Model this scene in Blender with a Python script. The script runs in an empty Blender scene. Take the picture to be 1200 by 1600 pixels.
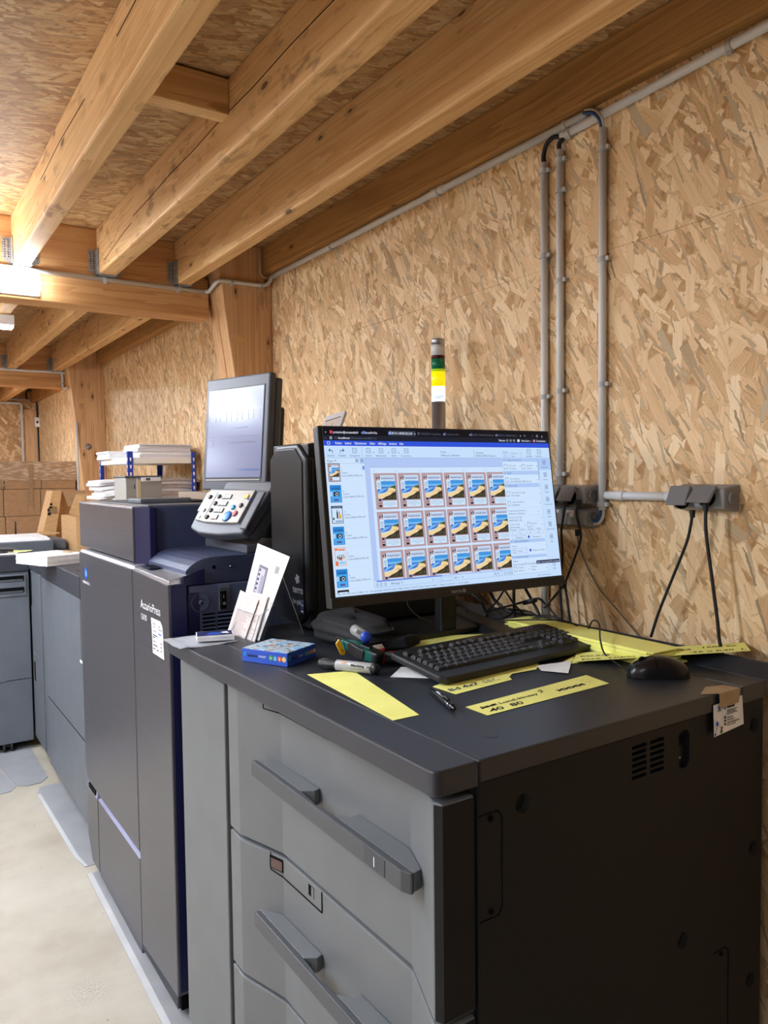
import bpy, bmesh, math, random
from mathutils import Vector, Matrix, Quaternion
random.seed(7)
C = bpy.context.scene.collection
PI = math.pi

# ------------------------------------------------------------------ camera maths (pixel of the photograph -> point on a plane)
YAW, PITCH, ROLL, FPX, CAMZ = 0.586137289, -0.0469507956, -0.0119272458, 1196.62, 1.42
_f = Vector((math.sin(YAW)*math.cos(PITCH), math.cos(YAW)*math.cos(PITCH), math.sin(PITCH)))
_r0 = Vector((math.cos(YAW), -math.sin(YAW), 0)); _u0 = _r0.cross(_f)
_r = _r0*math.cos(ROLL) + _u0*math.sin(ROLL); _u = _u0*math.cos(ROLL) - _r0*math.sin(ROLL)
CAM = Vector((0, 0, CAMZ))
def ray(x, y): return _r*((x-600)/FPX) - _u*((y-800)/FPX) + _f
def onX(x, y, X): d = ray(x, y); return CAM + d*((X-CAM.x)/d.x)
def onY(x, y, Y): d = ray(x, y); return CAM + d*((Y-CAM.y)/d.y)
def onZ(x, y, Z): d = ray(x, y); return CAM + d*((Z-CAM.z)/d.z)

# ------------------------------------------------------------------ colour and materials
def lin(v):
    v /= 255.0
    return v/12.92 if v <= 0.04045 else ((v+0.055)/1.055)**2.4
def rgb(r, g, b): return (lin(r), lin(g), lin(b), 1.0)
_mats = {}
def mat(name, col, rough=0.5, metal=0.0, emit=None, strength=1.0, spec=0.5, coat=0.0, alpha=1.0, trans=0.0, ior=1.45, aniso=0.0):
    if name in _mats: return _mats[name]
    m = bpy.data.materials.new(name); m.use_nodes = True
    b = m.node_tree.nodes['Principled BSDF']
    b.inputs['Base Color'].default_value = col
    b.inputs['Roughness'].default_value = rough
    b.inputs['Metallic'].default_value = metal
    b.inputs['Specular IOR Level'].default_value = spec
    b.inputs['IOR'].default_value = ior
    if coat: b.inputs['Coat Weight'].default_value = coat; b.inputs['Coat Roughness'].default_value = 0.08
    if trans: b.inputs['Transmission Weight'].default_value = trans
    if aniso: b.inputs['Anisotropic'].default_value = aniso
    if emit is not None:
        b.inputs['Emission Color'].default_value = emit
        b.inputs['Emission Strength'].default_value = strength
    _mats[name] = m
    return m

class NT:
    """small helper for node trees"""
    def __init__(s, m): s.nt = m.node_tree; s.n = s.nt.nodes; s.l = s.nt.links
    def new(s, t, **kw):
        n = s.n.new(t)
        for k, v in kw.items(): setattr(n, k, v)
        return n
    def link(s, a, b): s.l.new(a, b)
    def val(s, sock, v):
        if hasattr(v, 'is_output') or hasattr(v, 'links'): s.link(v, sock)
        else: sock.default_value = v
    def math(s, op, a, b=0.0, c=0.0):
        n = s.new('ShaderNodeMath', operation=op)
        s.val(n.inputs[0], a); s.val(n.inputs[1], b)
        if op in ('MULTIPLY_ADD', 'SMOOTH_MIN', 'SMOOTH_MAX'): s.val(n.inputs[2], c)
        return n.outputs[0]
    def mix(s, fac, a, b, mode='MIX'):
        n = s.new('ShaderNodeMix', data_type='RGBA', blend_type=mode)
        s.val(n.inputs[0], fac); s.val(n.inputs[6], a); s.val(n.inputs[7], b)
        return n.outputs[2]
    def ramp(s, fac, stops):
        n = s.new('ShaderNodeValToRGB'); e = n.color_ramp.elements
        while len(e) < len(stops): e.new(0.5)
        for el, (p, c) in zip(e, stops): el.position = p; el.color = c
        s.link(fac, n.inputs[0]); return n.outputs[0]
    def mapping(s, vec, loc=(0,0,0), rot=(0,0,0), scale=(1,1,1)):
        n = s.new('ShaderNodeMapping'); s.link(vec, n.inputs[0])
        n.inputs[1].default_value = loc; n.inputs[2].default_value = rot; n.inputs[3].default_value = scale
        return n.outputs[0]
    def noise(s, vec, scale, detail=2.0, rough=0.5, dist=0.0):
        n = s.new('ShaderNodeTexNoise'); s.link(vec, n.inputs['Vector'])
        n.inputs['Scale'].default_value = scale; n.inputs['Detail'].default_value = detail
        n.inputs['Roughness'].default_value = rough; n.inputs['Distortion'].default_value = dist
        return n.outputs[0]

def osb(name, axes, tint=(1,1,1), main=PI/2, spread=0.75, size=1.0, seed=0.0, N=8):
    """oriented strand board: overlapping layers of long flakes, each flake with its own tone and grain"""
    m = bpy.data.materials.new(name); m.use_nodes = True; t = NT(m)
    b = t.n['Principled BSDF']; b.inputs['Roughness'].default_value = 0.6; b.inputs['Specular IOR Level'].default_value = 0.25
    g = t.new('ShaderNodeNewGeometry'); sp = t.new('ShaderNodeSeparateXYZ'); t.link(g.outputs['Position'], sp.inputs[0])
    cb = t.new('ShaderNodeCombineXYZ'); t.link(sp.outputs[axes[0]], cb.inputs[0]); t.link(sp.outputs[axes[1]], cb.inputs[1])
    uv = cb.outputs[0]
    # ragged edges
    nz = t.new('ShaderNodeTexNoise'); nz.noise_dimensions = '2D'; t.link(uv, nz.inputs['Vector']); nz.inputs['Scale'].default_value = 70; nz.inputs['Detail'].default_value = 2
    off = t.new('ShaderNodeVectorMath', operation='MULTIPLY_ADD'); t.link(nz.outputs['Color'], off.inputs[0]); off.inputs[1].default_value = (0.0055, 0.0055, 0); t.link(uv, off.inputs[2])
    uvw = off.outputs[0]
    T = lambda r, gg, bb: (lin(r)*tint[0], lin(gg)*tint[1], lin(bb)*tint[2], 1)
    stops = [(0.0, T(150, 112, 74)), (0.12, T(186, 146, 100)), (0.28, T(211, 171, 123)), (0.50, T(227, 191, 144)), (0.75, T(239, 209, 165)), (1.0, T(248, 228, 192))]
    base = t.ramp(t.noise(t.mapping(uvw, scale=(60, 60, 1)), 1.0, 3.0), [(0.2, T(160, 118, 74)), (0.8, T(214, 172, 120))])
    rnd = random.Random(11 + int(seed*10))
    col = base
    for i in range(N):
        sliver = i >= N-2 or i == N//2
        a = main + (rnd.random()*2-1)*spread*(1.5 if sliver else 1.0) + (PI/2 if i == 2 else 0)
        if sliver: L, W = size*(0.055 + 0.05*rnd.random()), size*(0.006 + 0.004*rnd.random())
        elif i < 3: L, W = size*(0.12 + 0.08*rnd.random()), size*(0.040 + 0.025*rnd.random())
        else: L, W = size*(0.09 + 0.08*rnd.random()), size*(0.020 + 0.016*rnd.random())
        rot = t.new('ShaderNodeVectorRotate', rotation_type='Z_AXIS'); t.link(uvw, rot.inputs['Vector']); rot.inputs['Angle'].default_value = -a
        mp = t.mapping(rot.outputs[0], loc=(rnd.random()*50+seed, rnd.random()*50, 0), scale=(1/L, 1/W, 1))
        v = t.new('ShaderNodeTexVoronoi'); v.voronoi_dimensions = '2D'; v.distance = 'CHEBYCHEV'; t.link(mp, v.inputs['Vector']); v.inputs['Scale'].default_value = 1.0; v.inputs['Randomness'].default_value = 0.95
        sc = t.new('ShaderNodeSeparateColor'); t.link(v.outputs['Color'], sc.inputs[0])
        thr = t.math('MULTIPLY_ADD', sc.outputs[2], 0.30, 0.20)
        inside = t.math('LESS_THAN', v.outputs['Distance'], thr)
        pres = t.math('GREATER_THAN', sc.outputs[1], 0.80 if sliver else 0.32 if i < N-4 else 0.50)
        mask = t.math('MULTIPLY', inside, pres)
        gr = t.new('ShaderNodeTexNoise'); gr.noise_dimensions = '2D'; t.link(t.mapping(mp, scale=(1.0, 13.0, 1)), gr.inputs['Vector']); gr.inputs['Scale'].default_value = 1.0; gr.inputs['Detail'].default_value = 2
        tone = t.math('ADD', t.math('MULTIPLY', sc.outputs[0], 0.62), t.math('MULTIPLY', gr.outputs[0], 0.56))
        c = t.ramp(t.math('SUBTRACT', tone, 0.06), stops)
        edge = t.math('GREATER_THAN', t.math('SUBTRACT', thr, v.outputs['Distance']), 0.022)
        c = t.mix(t.math('MULTIPLY', t.math('SUBTRACT', 1.0, edge), 0.25), c, T(140, 100, 60))
        # a few greyed, weathered flakes
        if sliver: c = t.mix(t.math('MULTIPLY', t.math('GREATER_THAN', sc.outputs[0], 0.62), 0.5), c, T(128, 104, 76))
        gy = t.math('MULTIPLY', t.math('GREATER_THAN', sc.outputs[1], 0.975), 0.5)
        c = t.mix(gy, c, T(120, 104, 82))
        col = t.mix(mask, col, c)
    t.link(col, b.inputs['Base Color'])
    return m

def wood(name, axis, c0, c1, c2, seed=0.0, knots=True, kscale=1.7, stain=0.0):
    """sawn softwood: grain stretched along the given axis, dark knots"""
    m = bpy.data.materials.new(name); m.use_nodes = True; t = NT(m)
    b = t.n['Principled BSDF']; b.inputs['Roughness'].default_value = 0.62; b.inputs['Specular IOR Level'].default_value = 0.25
    g = t.new('ShaderNodeNewGeometry')
    s1 = [14, 14, 14]; s1[axis] = 0.7
    s2 = [150, 150, 150]; s2[axis] = 3.0
    p = t.mapping(g.outputs['Position'], loc=(seed, seed*1.7, seed*0.6))
    n1 = t.noise(t.mapping(p, scale=s1), 1.0, 3.0, 0.55, 0.6)
    rings = t.math('FRACT', t.math('MULTIPLY', n1, 7.0))
    n2 = t.noise(t.mapping(p, scale=s2), 1.0, 2.0)
    n3 = t.noise(p, 2.2, 3.0)
    f = t.math('ADD', t.math('MULTIPLY', rings, 0.35), t.math('MULTIPLY', n2, 0.35))
    f = t.math('ADD', f, t.math('MULTIPLY', n3, 0.45))
    col = t.ramp(f, [(0.18, c0), (0.5, c1), (0.85, c2)])
    if stain:
        s3 = [22, 22, 22]; s3[axis] = 9
        big = t.ramp(t.noise(p, 1.3, 1.0), [(0.48, (0, 0, 0, 1)), (0.6, (1, 1, 1, 1))])
        st = t.ramp(t.noise(t.mapping(p, rot=(0.5, 0.0, 0.0), scale=s3), 1.0, 3.0, 0.6), [(0.55, (0, 0, 0, 1)), (0.66, (1, 1, 1, 1))])
        col = t.mix(t.math('MULTIPLY', t.math('MULTIPLY', st, big), stain), col, rgb(120, 84, 52))
    if knots:
        sk = [9, 9, 9]; sk[axis] = 3.4
        v = t.new('ShaderNodeTexVoronoi'); t.link(t.mapping(p, scale=[q*kscale for q in sk]), v.inputs['Vector']); v.inputs['Scale'].default_value = 1.0
        sc = t.new('ShaderNodeSeparateColor'); t.link(v.outputs['Color'], sc.inputs[0])
        r = t.math('MULTIPLY_ADD', sc.outputs[1], 0.10, 0.04)
        k = t.math('MULTIPLY', t.math('LESS_THAN', v.outputs['Distance'], r), t.math('GREATER_THAN', sc.outputs[0], 0.42))
        halo = t.math('MULTIPLY', t.math('LESS_THAN', v.outputs['Distance'], t.math('MULTIPLY', r, 1.9)), t.math('GREATER_THAN', sc.outputs[0], 0.42))
        col = t.mix(t.math('MULTIPLY', halo, 0.25), col, rgb(120, 78, 40))
        col = t.mix(t.math('MULTIPLY', k, 0.8), col, rgb(74, 42, 22))
    t.link(col, b.inputs['Base Color'])
    bp = t.new('ShaderNodeBump'); bp.inputs['Strength'].default_value = 0.2; bp.inputs['Distance'].default_value = 0.001
    t.link(n2, bp.inputs['Height']); t.link(bp.outputs[0], b.inputs['Normal'])
    return m

def noisy(name, ca, cb, scale, rough=0.5, metal=0.0, stretch=(1,1,1), lo=0.35, hi=0.65, spec=0.5, detail=3.0, aniso=0.0, bump=0.0):
    m = bpy.data.materials.new(name); m.use_nodes = True; t = NT(m)
    b = t.n['Principled BSDF']; b.inputs['Roughness'].default_value = rough; b.inputs['Metallic'].default_value = metal; b.inputs['Specular IOR Level'].default_value = spec
    if aniso: b.inputs['Anisotropic'].default_value = aniso
    g = t.new('ShaderNodeNewGeometry')
    n = t.noise(t.mapping(g.outputs['Position'], scale=stretch), scale, detail)
    t.link(t.ramp(n, [(lo, ca), (hi, cb)]), b.inputs['Base Color'])
    if bump:
        bp = t.new('ShaderNodeBump'); bp.inputs['Strength'].default_value = bump; bp.inputs['Distance'].default_value = 0.002
        t.link(n, bp.inputs['Height']); t.link(bp.outputs[0], b.inputs['Normal'])
    return m

# ------------------------------------------------------------------ mesh building
_text_cache = {}
def text_geo(s, bold=False):
    k = (s, bold)
    if k in _text_cache: return _text_cache[k]
    cu = bpy.data.curves.new('glyphs', 'FONT'); cu.body = s; cu.size = 1.0; cu.resolution_u = 2
    if bold: cu.offset = 0.018
    o = bpy.data.objects.new('glyphs', cu)
    me = bpy.data.meshes.new_from_object(o)
    v = [(p.co.x, p.co.y) for p in me.vertices]; f = [tuple(p.vertices) for p in me.polygons]
    bpy.data.objects.remove(o); bpy.data.curves.remove(cu); bpy.data.meshes.remove(me)
    _text_cache[k] = (v, f)
    return v, f

def clip_poly(pts, x0, x1, y0, y1):
    def cut(P, inside, inter):
        out = []
        for i in range(len(P)):
            a, b = P[i-1], P[i]
            if inside(b):
                if not inside(a): out.append(inter(a, b))
                out.append(b)
            elif inside(a): out.append(inter(a, b))
        return out
    def ix(x): return lambda a, b: (x, a[1] + (b[1]-a[1])*(x-a[0])/(b[0]-a[0]))
    def iy(y): return lambda a, b: (a[0] + (b[0]-a[0])*(y-a[1])/(b[1]-a[1]), y)
    for ins, it in ((lambda p: p[0] >= x0, ix(x0)), (lambda p: p[0] <= x1, ix(x1)), (lambda p: p[1] >= y0, iy(y0)), (lambda p: p[1] <= y1, iy(y1))):
        pts = cut(pts, ins, it)
        if len(pts) < 3: return []
    return pts

def smooth_path(pts, n=8):
    pts = [Vector(p) for p in pts]
    if len(pts) < 3: return pts
    P = [pts[0]*2-pts[1]] + pts + [pts[-1]*2-pts[-2]]
    out = []
    for i in range(1, len(P)-2):
        a, b, c, d = P[i-1], P[i], P[i+1], P[i+2]
        for k in range(n):
            t = k/n
            out.append(0.5*((2*b) + (c-a)*t + (2*a-5*b+4*c-d)*t*t + (3*b-a-3*c+d)*t**3))
    out.append(pts[-1])
    return out

_world = {}
class MB:
    def __init__(s, frame=None): s.v = []; s.f = []; s.fm = []; s.sm = []; s.mats = []; s.M = frame
    def mi(s, m):
        if m not in s.mats: s.mats.append(m)
        return s.mats.index(m)
    def add(s, vs, fs, m, smooth=False):
        o = len(s.v); i = s.mi(m)
        for p in vs:
            p = Vector(p); s.v.append(s.M @ p if s.M else p)
        for f in fs: s.f.append(tuple(o+k for k in f)); s.fm.append(i); s.sm.append(smooth)
        return s
    def _bm(s, bm, m, bev, segs=2, smooth=False):
        if bev: bmesh.ops.bevel(bm, geom=list(bm.edges), offset=bev, segments=segs, profile=0.5, affect='EDGES', clamp_overlap=True)
        bm.verts.index_update()
        s.add([v.co.copy() for v in bm.verts], [[v.index for v in f.verts] for f in bm.faces], m, smooth); bm.free()
        return s
    def box(s, x0, x1, y0, y1, z0, z1, m, bev=0.0, segs=2):
        bm = bmesh.new(); bmesh.ops.create_cube(bm, size=1.0)
        for v in bm.verts: v.co = Vector(((x0+x1)/2 + v.co.x*(x1-x0), (y0+y1)/2 + v.co.y*(y1-y0), (z0+z1)/2 + v.co.z*(z1-z0)))
        return s._bm(bm, m, bev, segs)
    def prism(s, poly, axis, a, b, m, bev=0.0, segs=2):
        """poly: 2-D outline; axis 0: (y,z) along x, 1: (x,z) along y, 2: (x,y) along z"""
        def P(p, h): return ((h, p[0], p[1]), (p[0], h, p[1]), (p[0], p[1], h))[axis]
        bm = bmesh.new()
        lo = [bm.verts.new(P(p, a)) for p in poly]; hi = [bm.verts.new(P(p, b)) for p in poly]
        n = len(poly); bm.faces.new(lo); bm.faces.new(hi)
        for i in range(n): bm.faces.new((lo[i], lo[(i+1) % n], hi[(i+1) % n], hi[i]))
        bmesh.ops.recalc_face_normals(bm, faces=list(bm.faces))
        return s._bm(bm, m, bev, segs)
    def hexa(s, pts, m, bev=0.0):
        """8 corners: bottom loop then top loop"""
        bm = bmesh.new(); V = [bm.verts.new(p) for p in pts]
        for f in ((0,3,2,1), (4,5,6,7), (0,1,5,4), (1,2,6,5), (2,3,7,6), (3,0,4,7)): bm.faces.new([V[i] for i in f])
        bmesh.ops.recalc_face_normals(bm, faces=list(bm.faces))
        return s._bm(bm, m, bev)
    def slab(s, corners, th, m, up=None):
        """flat sheet with thickness from its corner loop"""
        c = [Vector(p) for p in corners]
        n = (c[1]-c[0]).cross(c[2]-c[0]).normalized() if up is None else Vector(up)
        k = len(c)
        vs = c + [p + n*th for p in c]
        fs = [tuple(range(k))[::-1], tuple(range(k, 2*k))] + [(i, (i+1) % k, k+(i+1) % k, k+i) for i in range(k)]
        return s.add(vs, fs, m)
    def cyl(s, p0, p1, r0, m, r1=None, seg=20, cap=True, smooth=True):
        p0, p1 = Vector(p0), Vector(p1); r1 = r0 if r1 is None else r1
        d = (p1-p0).normalized(); a = d.orthogonal().normalized(); b = d.cross(a)
        vs = []
        for p, r in ((p0, r0), (p1, r1)):
            for i in range(seg):
                t = 2*PI*i/seg; vs.append(p + (a*math.cos(t)+b*math.sin(t))*r)
        s.add(vs, [(i, (i+1) % seg, seg+(i+1) % seg, seg+i) for i in range(seg)], m, smooth)
        if cap:
            s.add(vs[:seg], [tuple(range(seg))[::-1]], m); s.add(vs[seg:], [tuple(range(seg))], m)
        return s
    def lathe(s, p0, d, prof, m, seg=24):
        """prof: list of (distance along d, radius)"""
        p0 = Vector(p0); d = Vector(d).normalized(); a = d.orthogonal().normalized(); b = d.cross(a)
        vs = []; fs = []
        for h, r in prof:
            for i in range(seg):
                t = 2*PI*i/seg; vs.append(p0 + d*h + (a*math.cos(t)+b*math.sin(t))*max(r, 1e-5))
        for k in range(len(prof)-1):
            for i in range(seg): fs.append((k*seg+i, k*seg+(i+1) % seg, (k+1)*seg+(i+1) % seg, (k+1)*seg+i))
        fs.append(tuple(range(seg))[::-1]); fs.append(tuple(range((len(prof)-1)*seg, len(prof)*seg)))
        return s.add(vs, fs, m, True)
    def tube(s, pts, r, m, seg=8, smooth=0, close=True):
        P = smooth_path(pts, smooth) if smooth else [Vector(p) for p in pts]
        n = len(P); vs = []; fs = []
        d = (P[1]-P[0]).normalized(); a = d.orthogonal().normalized()
        for i in range(n):
            nd = (P[min(i+1, n-1)]-P[max(i-1, 0)]).normalized()
            a = (a - nd*a.dot(nd))
            a = a.normalized() if a.length > 1e-6 else nd.orthogonal().normalized()
            b = nd.cross(a)
            for k in range(seg):
                t = 2*PI*k/seg; vs.append(P[i] + (a*math.cos(t)+b*math.sin(t))*r)
        for i in range(n-1):
            for k in range(seg): fs.append((i*seg+k, i*seg+(k+1) % seg, (i+1)*seg+(k+1) % seg, (i+1)*seg+k))
        if close: fs.append(tuple(range(seg))[::-1]); fs.append(tuple(range((n-1)*seg, n*seg)))
        return s.add(vs, fs, m, True)
    def grid(s, fn, nu, nv, m, smooth=True, wrap=False):
        vs = [fn(i/nu, j/nv) for j in range(nv+1) for i in range(nu+1)]
        fs = [(j*(nu+1)+i, j*(nu+1)+i+1, (j+1)*(nu+1)+i+1, (j+1)*(nu+1)+i) for j in range(nv) for i in range(nu)]
        return s.add(vs, fs, m, smooth)
    def text(s, txt, o, xd, yd, size, m, bold=False, lift=0.0003, squeeze=1.0, width=None, align='L', clip=None):
        v, f = text_geo(txt, bold)
        if not v: return s
        o, xd, yd = Vector(o), Vector(xd).normalized(), Vector(yd).normalized()
        n = xd.cross(yd).normalized()
        w = max(p[0] for p in v); sx = size*squeeze
        if width: sx = width/w
        dx = {'L': 0, 'C': -w*sx/2, 'R': -w*sx}[align]
        if clip is None:
            return s.add([o + xd*(p[0]*sx+dx) + yd*(p[1]*size) + n*lift for p in v], f, m)
        return s
    def make_mesh(s, name, inv=None):
        me = bpy.data.meshes.new(name)
        me.from_pydata([(inv @ p) if inv else p for p in s.v], [], s.f)
        for m in s.mats: me.materials.append(m)
        me.polygons.foreach_set('material_index', s.fm); me.polygons.foreach_set('use_smooth', s.sm)
        me.update(); return me
    def part(s, name, parent, label=None, kind=None):
        M = _world[parent]
        o = bpy.data.objects.new(name, s.make_mesh(name, M.inverted())); C.objects.link(o)
        o.parent = parent; _world[o] = M
        if label: o['label'] = label
        if kind: o['kind'] = kind
        return o
    def thing(s, name, label, cat, group=None, kind=None):
        lo = [min(p[i] for p in s.v) for i in range(3)]; hi = [max(p[i] for p in s.v) for i in range(3)]
        loc = Vector(((lo[0]+hi[0])/2, (lo[1]+hi[1])/2, lo[2]))
        M = Matrix.Translation(loc)
        o = bpy.data.objects.new(name, s.make_mesh(name, M.inverted())); C.objects.link(o); o.location = loc; _world[o] = M
        o['label'] = label; o['category'] = cat
        if group: o['group'] = group
        if kind: o['kind'] = kind
        return o
    def struct(s, name):
        o = bpy.data.objects.new(name, s.make_mesh(name)); C.objects.link(o); o['kind'] = 'structure'; _world[o] = Matrix.Identity(4); return o

def thing(name, label, cat, loc=(0,0,0), rot=None, group=None):
    o = bpy.data.objects.new(name, None); C.objects.link(o); o.empty_display_size = 0.05
    M = Matrix.Translation(Vector(loc)) @ (rot.to_4x4() if rot else Matrix.Identity(4))
    o.matrix_world = M; _world[o] = M
    o['label'] = label; o['category'] = cat
    if group: o['group'] = group
    return o
def frame(origin, xd, zd):
    """frame with local x, y = towards the back, z = up the face"""
    x = Vector(xd).normalized(); z = Vector(zd); z = (z - x*z.dot(x)).normalized(); y = z.cross(x)
    return Matrix.Translation(Vector(origin)) @ Matrix((x, y, z)).transposed().to_4x4()
def cut(o, cutters):
    """boolean difference, applied"""
    me = bpy.data.meshes.new('cutter'); vs = []; fs = []
    cm = MB()
    for c in cutters: c(cm)
    cm.mats = cm.mats[:1]; cm.fm = [0]*len(cm.f)
    co = bpy.data.objects.new('cutter', cm.make_mesh('cutter')); C.objects.link(co)
    md = o.modifiers.new('cut', 'BOOLEAN'); md.object = co; md.operation = 'DIFFERENCE'; md.solver = 'EXACT'
    bpy.context.view_layer.update()
    dg = bpy.context.evaluated_depsgraph_get()
    new = bpy.data.meshes.new_from_object(o.evaluated_get(dg))
    o.modifiers.clear(); o.data = new
    bpy.data.objects.remove(co)
# ------------------------------------------------------------------ shared materials
OSB_W = osb('osb_wall_board', (1, 2), seed=0.0, spread=1.1, N=10)
OSB_C = osb('osb_ceiling_board', (0, 1), tint=(0.70, 0.62, 0.50), main=0.15, spread=0.6, size=0.6, seed=3.0, N=7)
OSB_F = osb('osb_far_wall_board', (0, 2), seed=6.0, N=6)
J0, J1, J2 = rgb(186, 138, 86), rgb(214, 168, 112), rgb(231, 191, 136)
W_J = wood('spruce_joist', 1, J0, J1, J2, seed=1.3, stain=0.55)
W_J2 = wood('spruce_joist_second', 1, J0, J1, J2, seed=8.9, stain=0.6)
W_J3 = wood('spruce_joist_third', 1, J0, J1, J2, seed=15.1)
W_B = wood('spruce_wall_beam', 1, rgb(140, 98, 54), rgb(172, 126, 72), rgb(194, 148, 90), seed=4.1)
W_X = wood('glulam_cross_beam', 0, rgb(172, 118, 70), rgb(206, 152, 98), rgb(222, 176, 122), seed=2.7)
W_P = wood('glulam_post', 2, rgb(176, 128, 86), rgb(212, 166, 118), rgb(228, 188, 142), seed=5.2)
W_K = wood('timber_block', 0, J0, J1, J2, seed=3.9)
GALV = noisy('galvanised_steel', rgb(150, 150, 150), rgb(185, 185, 183), 60, rough=0.45, metal=0.6)
CONDUIT = mat('grey_conduit_plastic', rgb(218, 217, 216), 0.45)
CLIP = mat('grey_clip_plastic', rgb(184, 182, 180), 0.5)
BOXGREY = mat('socket_grey_plastic', rgb(140, 140, 142), 0.5)
FLAPGREY = mat('socket_flap_plastic', rgb(126, 125, 126), 0.42)
BLACK = mat('black_cable', rgb(22, 22, 24), 0.5)
BLACKP = noisy('black_plastic', rgb(17, 17, 19), rgb(22, 22, 24), 30, rough=0.45)
BLACKG = mat('gloss_black_plastic', rgb(18, 18, 21), 0.22)
HOLE = mat('dark_hole', rgb(8, 8, 9), 0.8, spec=0.1)
NAVY = mat('press_navy_paint', rgb(58, 64, 90), 0.42)
NAVYF = mat('press_flank_paint', rgb(82, 90, 118), 0.45)
NAVYD = mat('press_deep_navy_edge', rgb(17, 20, 66), 0.4)
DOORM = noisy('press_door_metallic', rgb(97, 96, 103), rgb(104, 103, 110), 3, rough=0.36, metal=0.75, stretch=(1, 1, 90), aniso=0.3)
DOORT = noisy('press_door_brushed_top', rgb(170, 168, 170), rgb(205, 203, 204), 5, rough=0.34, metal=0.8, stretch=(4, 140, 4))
LAV = mat('pocket_lavender_plastic', rgb(124, 124, 146), 0.45)
GREY = noisy('cabinet_grey_paint', rgb(95, 97, 98), rgb(99, 101, 102), 12, rough=0.5)
GREYB = noisy('finisher_grey_paint', rgb(86, 90, 96), rgb(91, 95, 101), 12, rough=0.45)
GREYD = mat('drawer_edge_grey', rgb(84, 86, 90), 0.5)
CHAR = noisy('charcoal_top', rgb(34, 37, 43), rgb(39, 42, 48), 300, rough=0.40)
CHARB = mat('charcoal_trim', rgb(48, 49, 55), 0.42)
SIDE = noisy('cabinet_side_charcoal', rgb(16, 17, 19), rgb(19, 20, 22), 200, rough=0.6, spec=0.3)
HANDLE = mat('handle_dark_grey', rgb(68, 69, 72), 0.45)
PANELG = mat('operator_panel_grey', rgb(80, 82, 90), 0.42)
SILVER = mat('keypad_silver', rgb(158, 155, 148), 0.4, metal=0.2)
WHITE = mat('white_plastic', rgb(235, 235, 235), 0.4)
PAPER = noisy('white_paper', rgb(236, 234, 232), rgb(243, 242, 240), 40, rough=0.75)
PAPERP = noisy('cream_paper', rgb(232, 216, 204), rgb(240, 226, 216), 40, rough=0.75)
YELLOW = noisy('yellow_paper', rgb(244, 240, 132), rgb(249, 246, 142), 20, rough=0.75)
INK = mat('black_ink', rgb(28, 26, 24), 0.7)
INKG = mat('grey_ink', rgb(120, 118, 116), 0.7)
INKR = mat('reddish_ink', rgb(190, 150, 140), 0.7)
CARD = noisy('cardboard', rgb(196, 152, 100), rgb(208, 164, 112), 25, rough=0.8, stretch=(1, 1, 5))
CARDD = noisy('cardboard_brown', rgb(172, 138, 102), rgb(184, 150, 114), 20, rough=0.35, stretch=(1, 1, 4))
KRAFT = noisy('kraft_tape', rgb(158, 132, 98), rgb(170, 144, 108), 30, rough=0.5)
WRAP = noisy('stretch_wrap', rgb(176, 148, 118), rgb(226, 212, 196), 14, rough=0.18, stretch=(1, 1, 5), lo=0.45, hi=0.72, bump=0.4)
def film(name, col, a, gloss=0.08, rough=0.05):
    m = bpy.data.materials.new(name); m.use_nodes = True; t = NT(m); nt = m.node_tree
    nt.nodes.remove(nt.nodes['Principled BSDF']); out = nt.nodes['Material Output']
    tr = t.new('ShaderNodeBsdfTransparent'); tr.inputs[0].default_value = (0.96, 0.97, 0.98, 1)
    df = t.new('ShaderNodeBsdfDiffuse'); df.inputs[0].default_value = col
    gl = t.new('ShaderNodeBsdfGlossy'); gl.inputs['Roughness'].default_value = rough
    m1 = t.new('ShaderNodeMixShader'); m1.inputs[0].default_value = a; t.link(tr.outputs[0], m1.inputs[1]); t.link(df.outputs[0], m1.inputs[2])
    m2 = t.new('ShaderNodeMixShader'); m2.inputs[0].default_value = gloss; t.link(m1.outputs[0], m2.inputs[1]); t.link(gl.outputs[0], m2.inputs[2])
    t.link(m2.outputs[0], out.inputs[0]); return m
CLEAR = film('clear_acrylic', (0.8, 0.85, 0.9, 1), 0.02, 0.06)
BLUE_ST = mat('rack_blue_paint', rgb(34, 62, 160), 0.4)
RACKW = mat('rack_cream_shelf', rgb(228, 222, 212), 0.5)
TEXTW = mat('white_print', rgb(228, 228, 232), 0.5)
TEXTG = mat('grey_print', rgb(150, 152, 158), 0.5)
def em(name, r, g, b, k=1.0): return mat(name, (0.01, 0.01, 0.01, 1), 0.5, emit=rgb(r, g, b), strength=k*0.84, spec=0.2)
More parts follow.
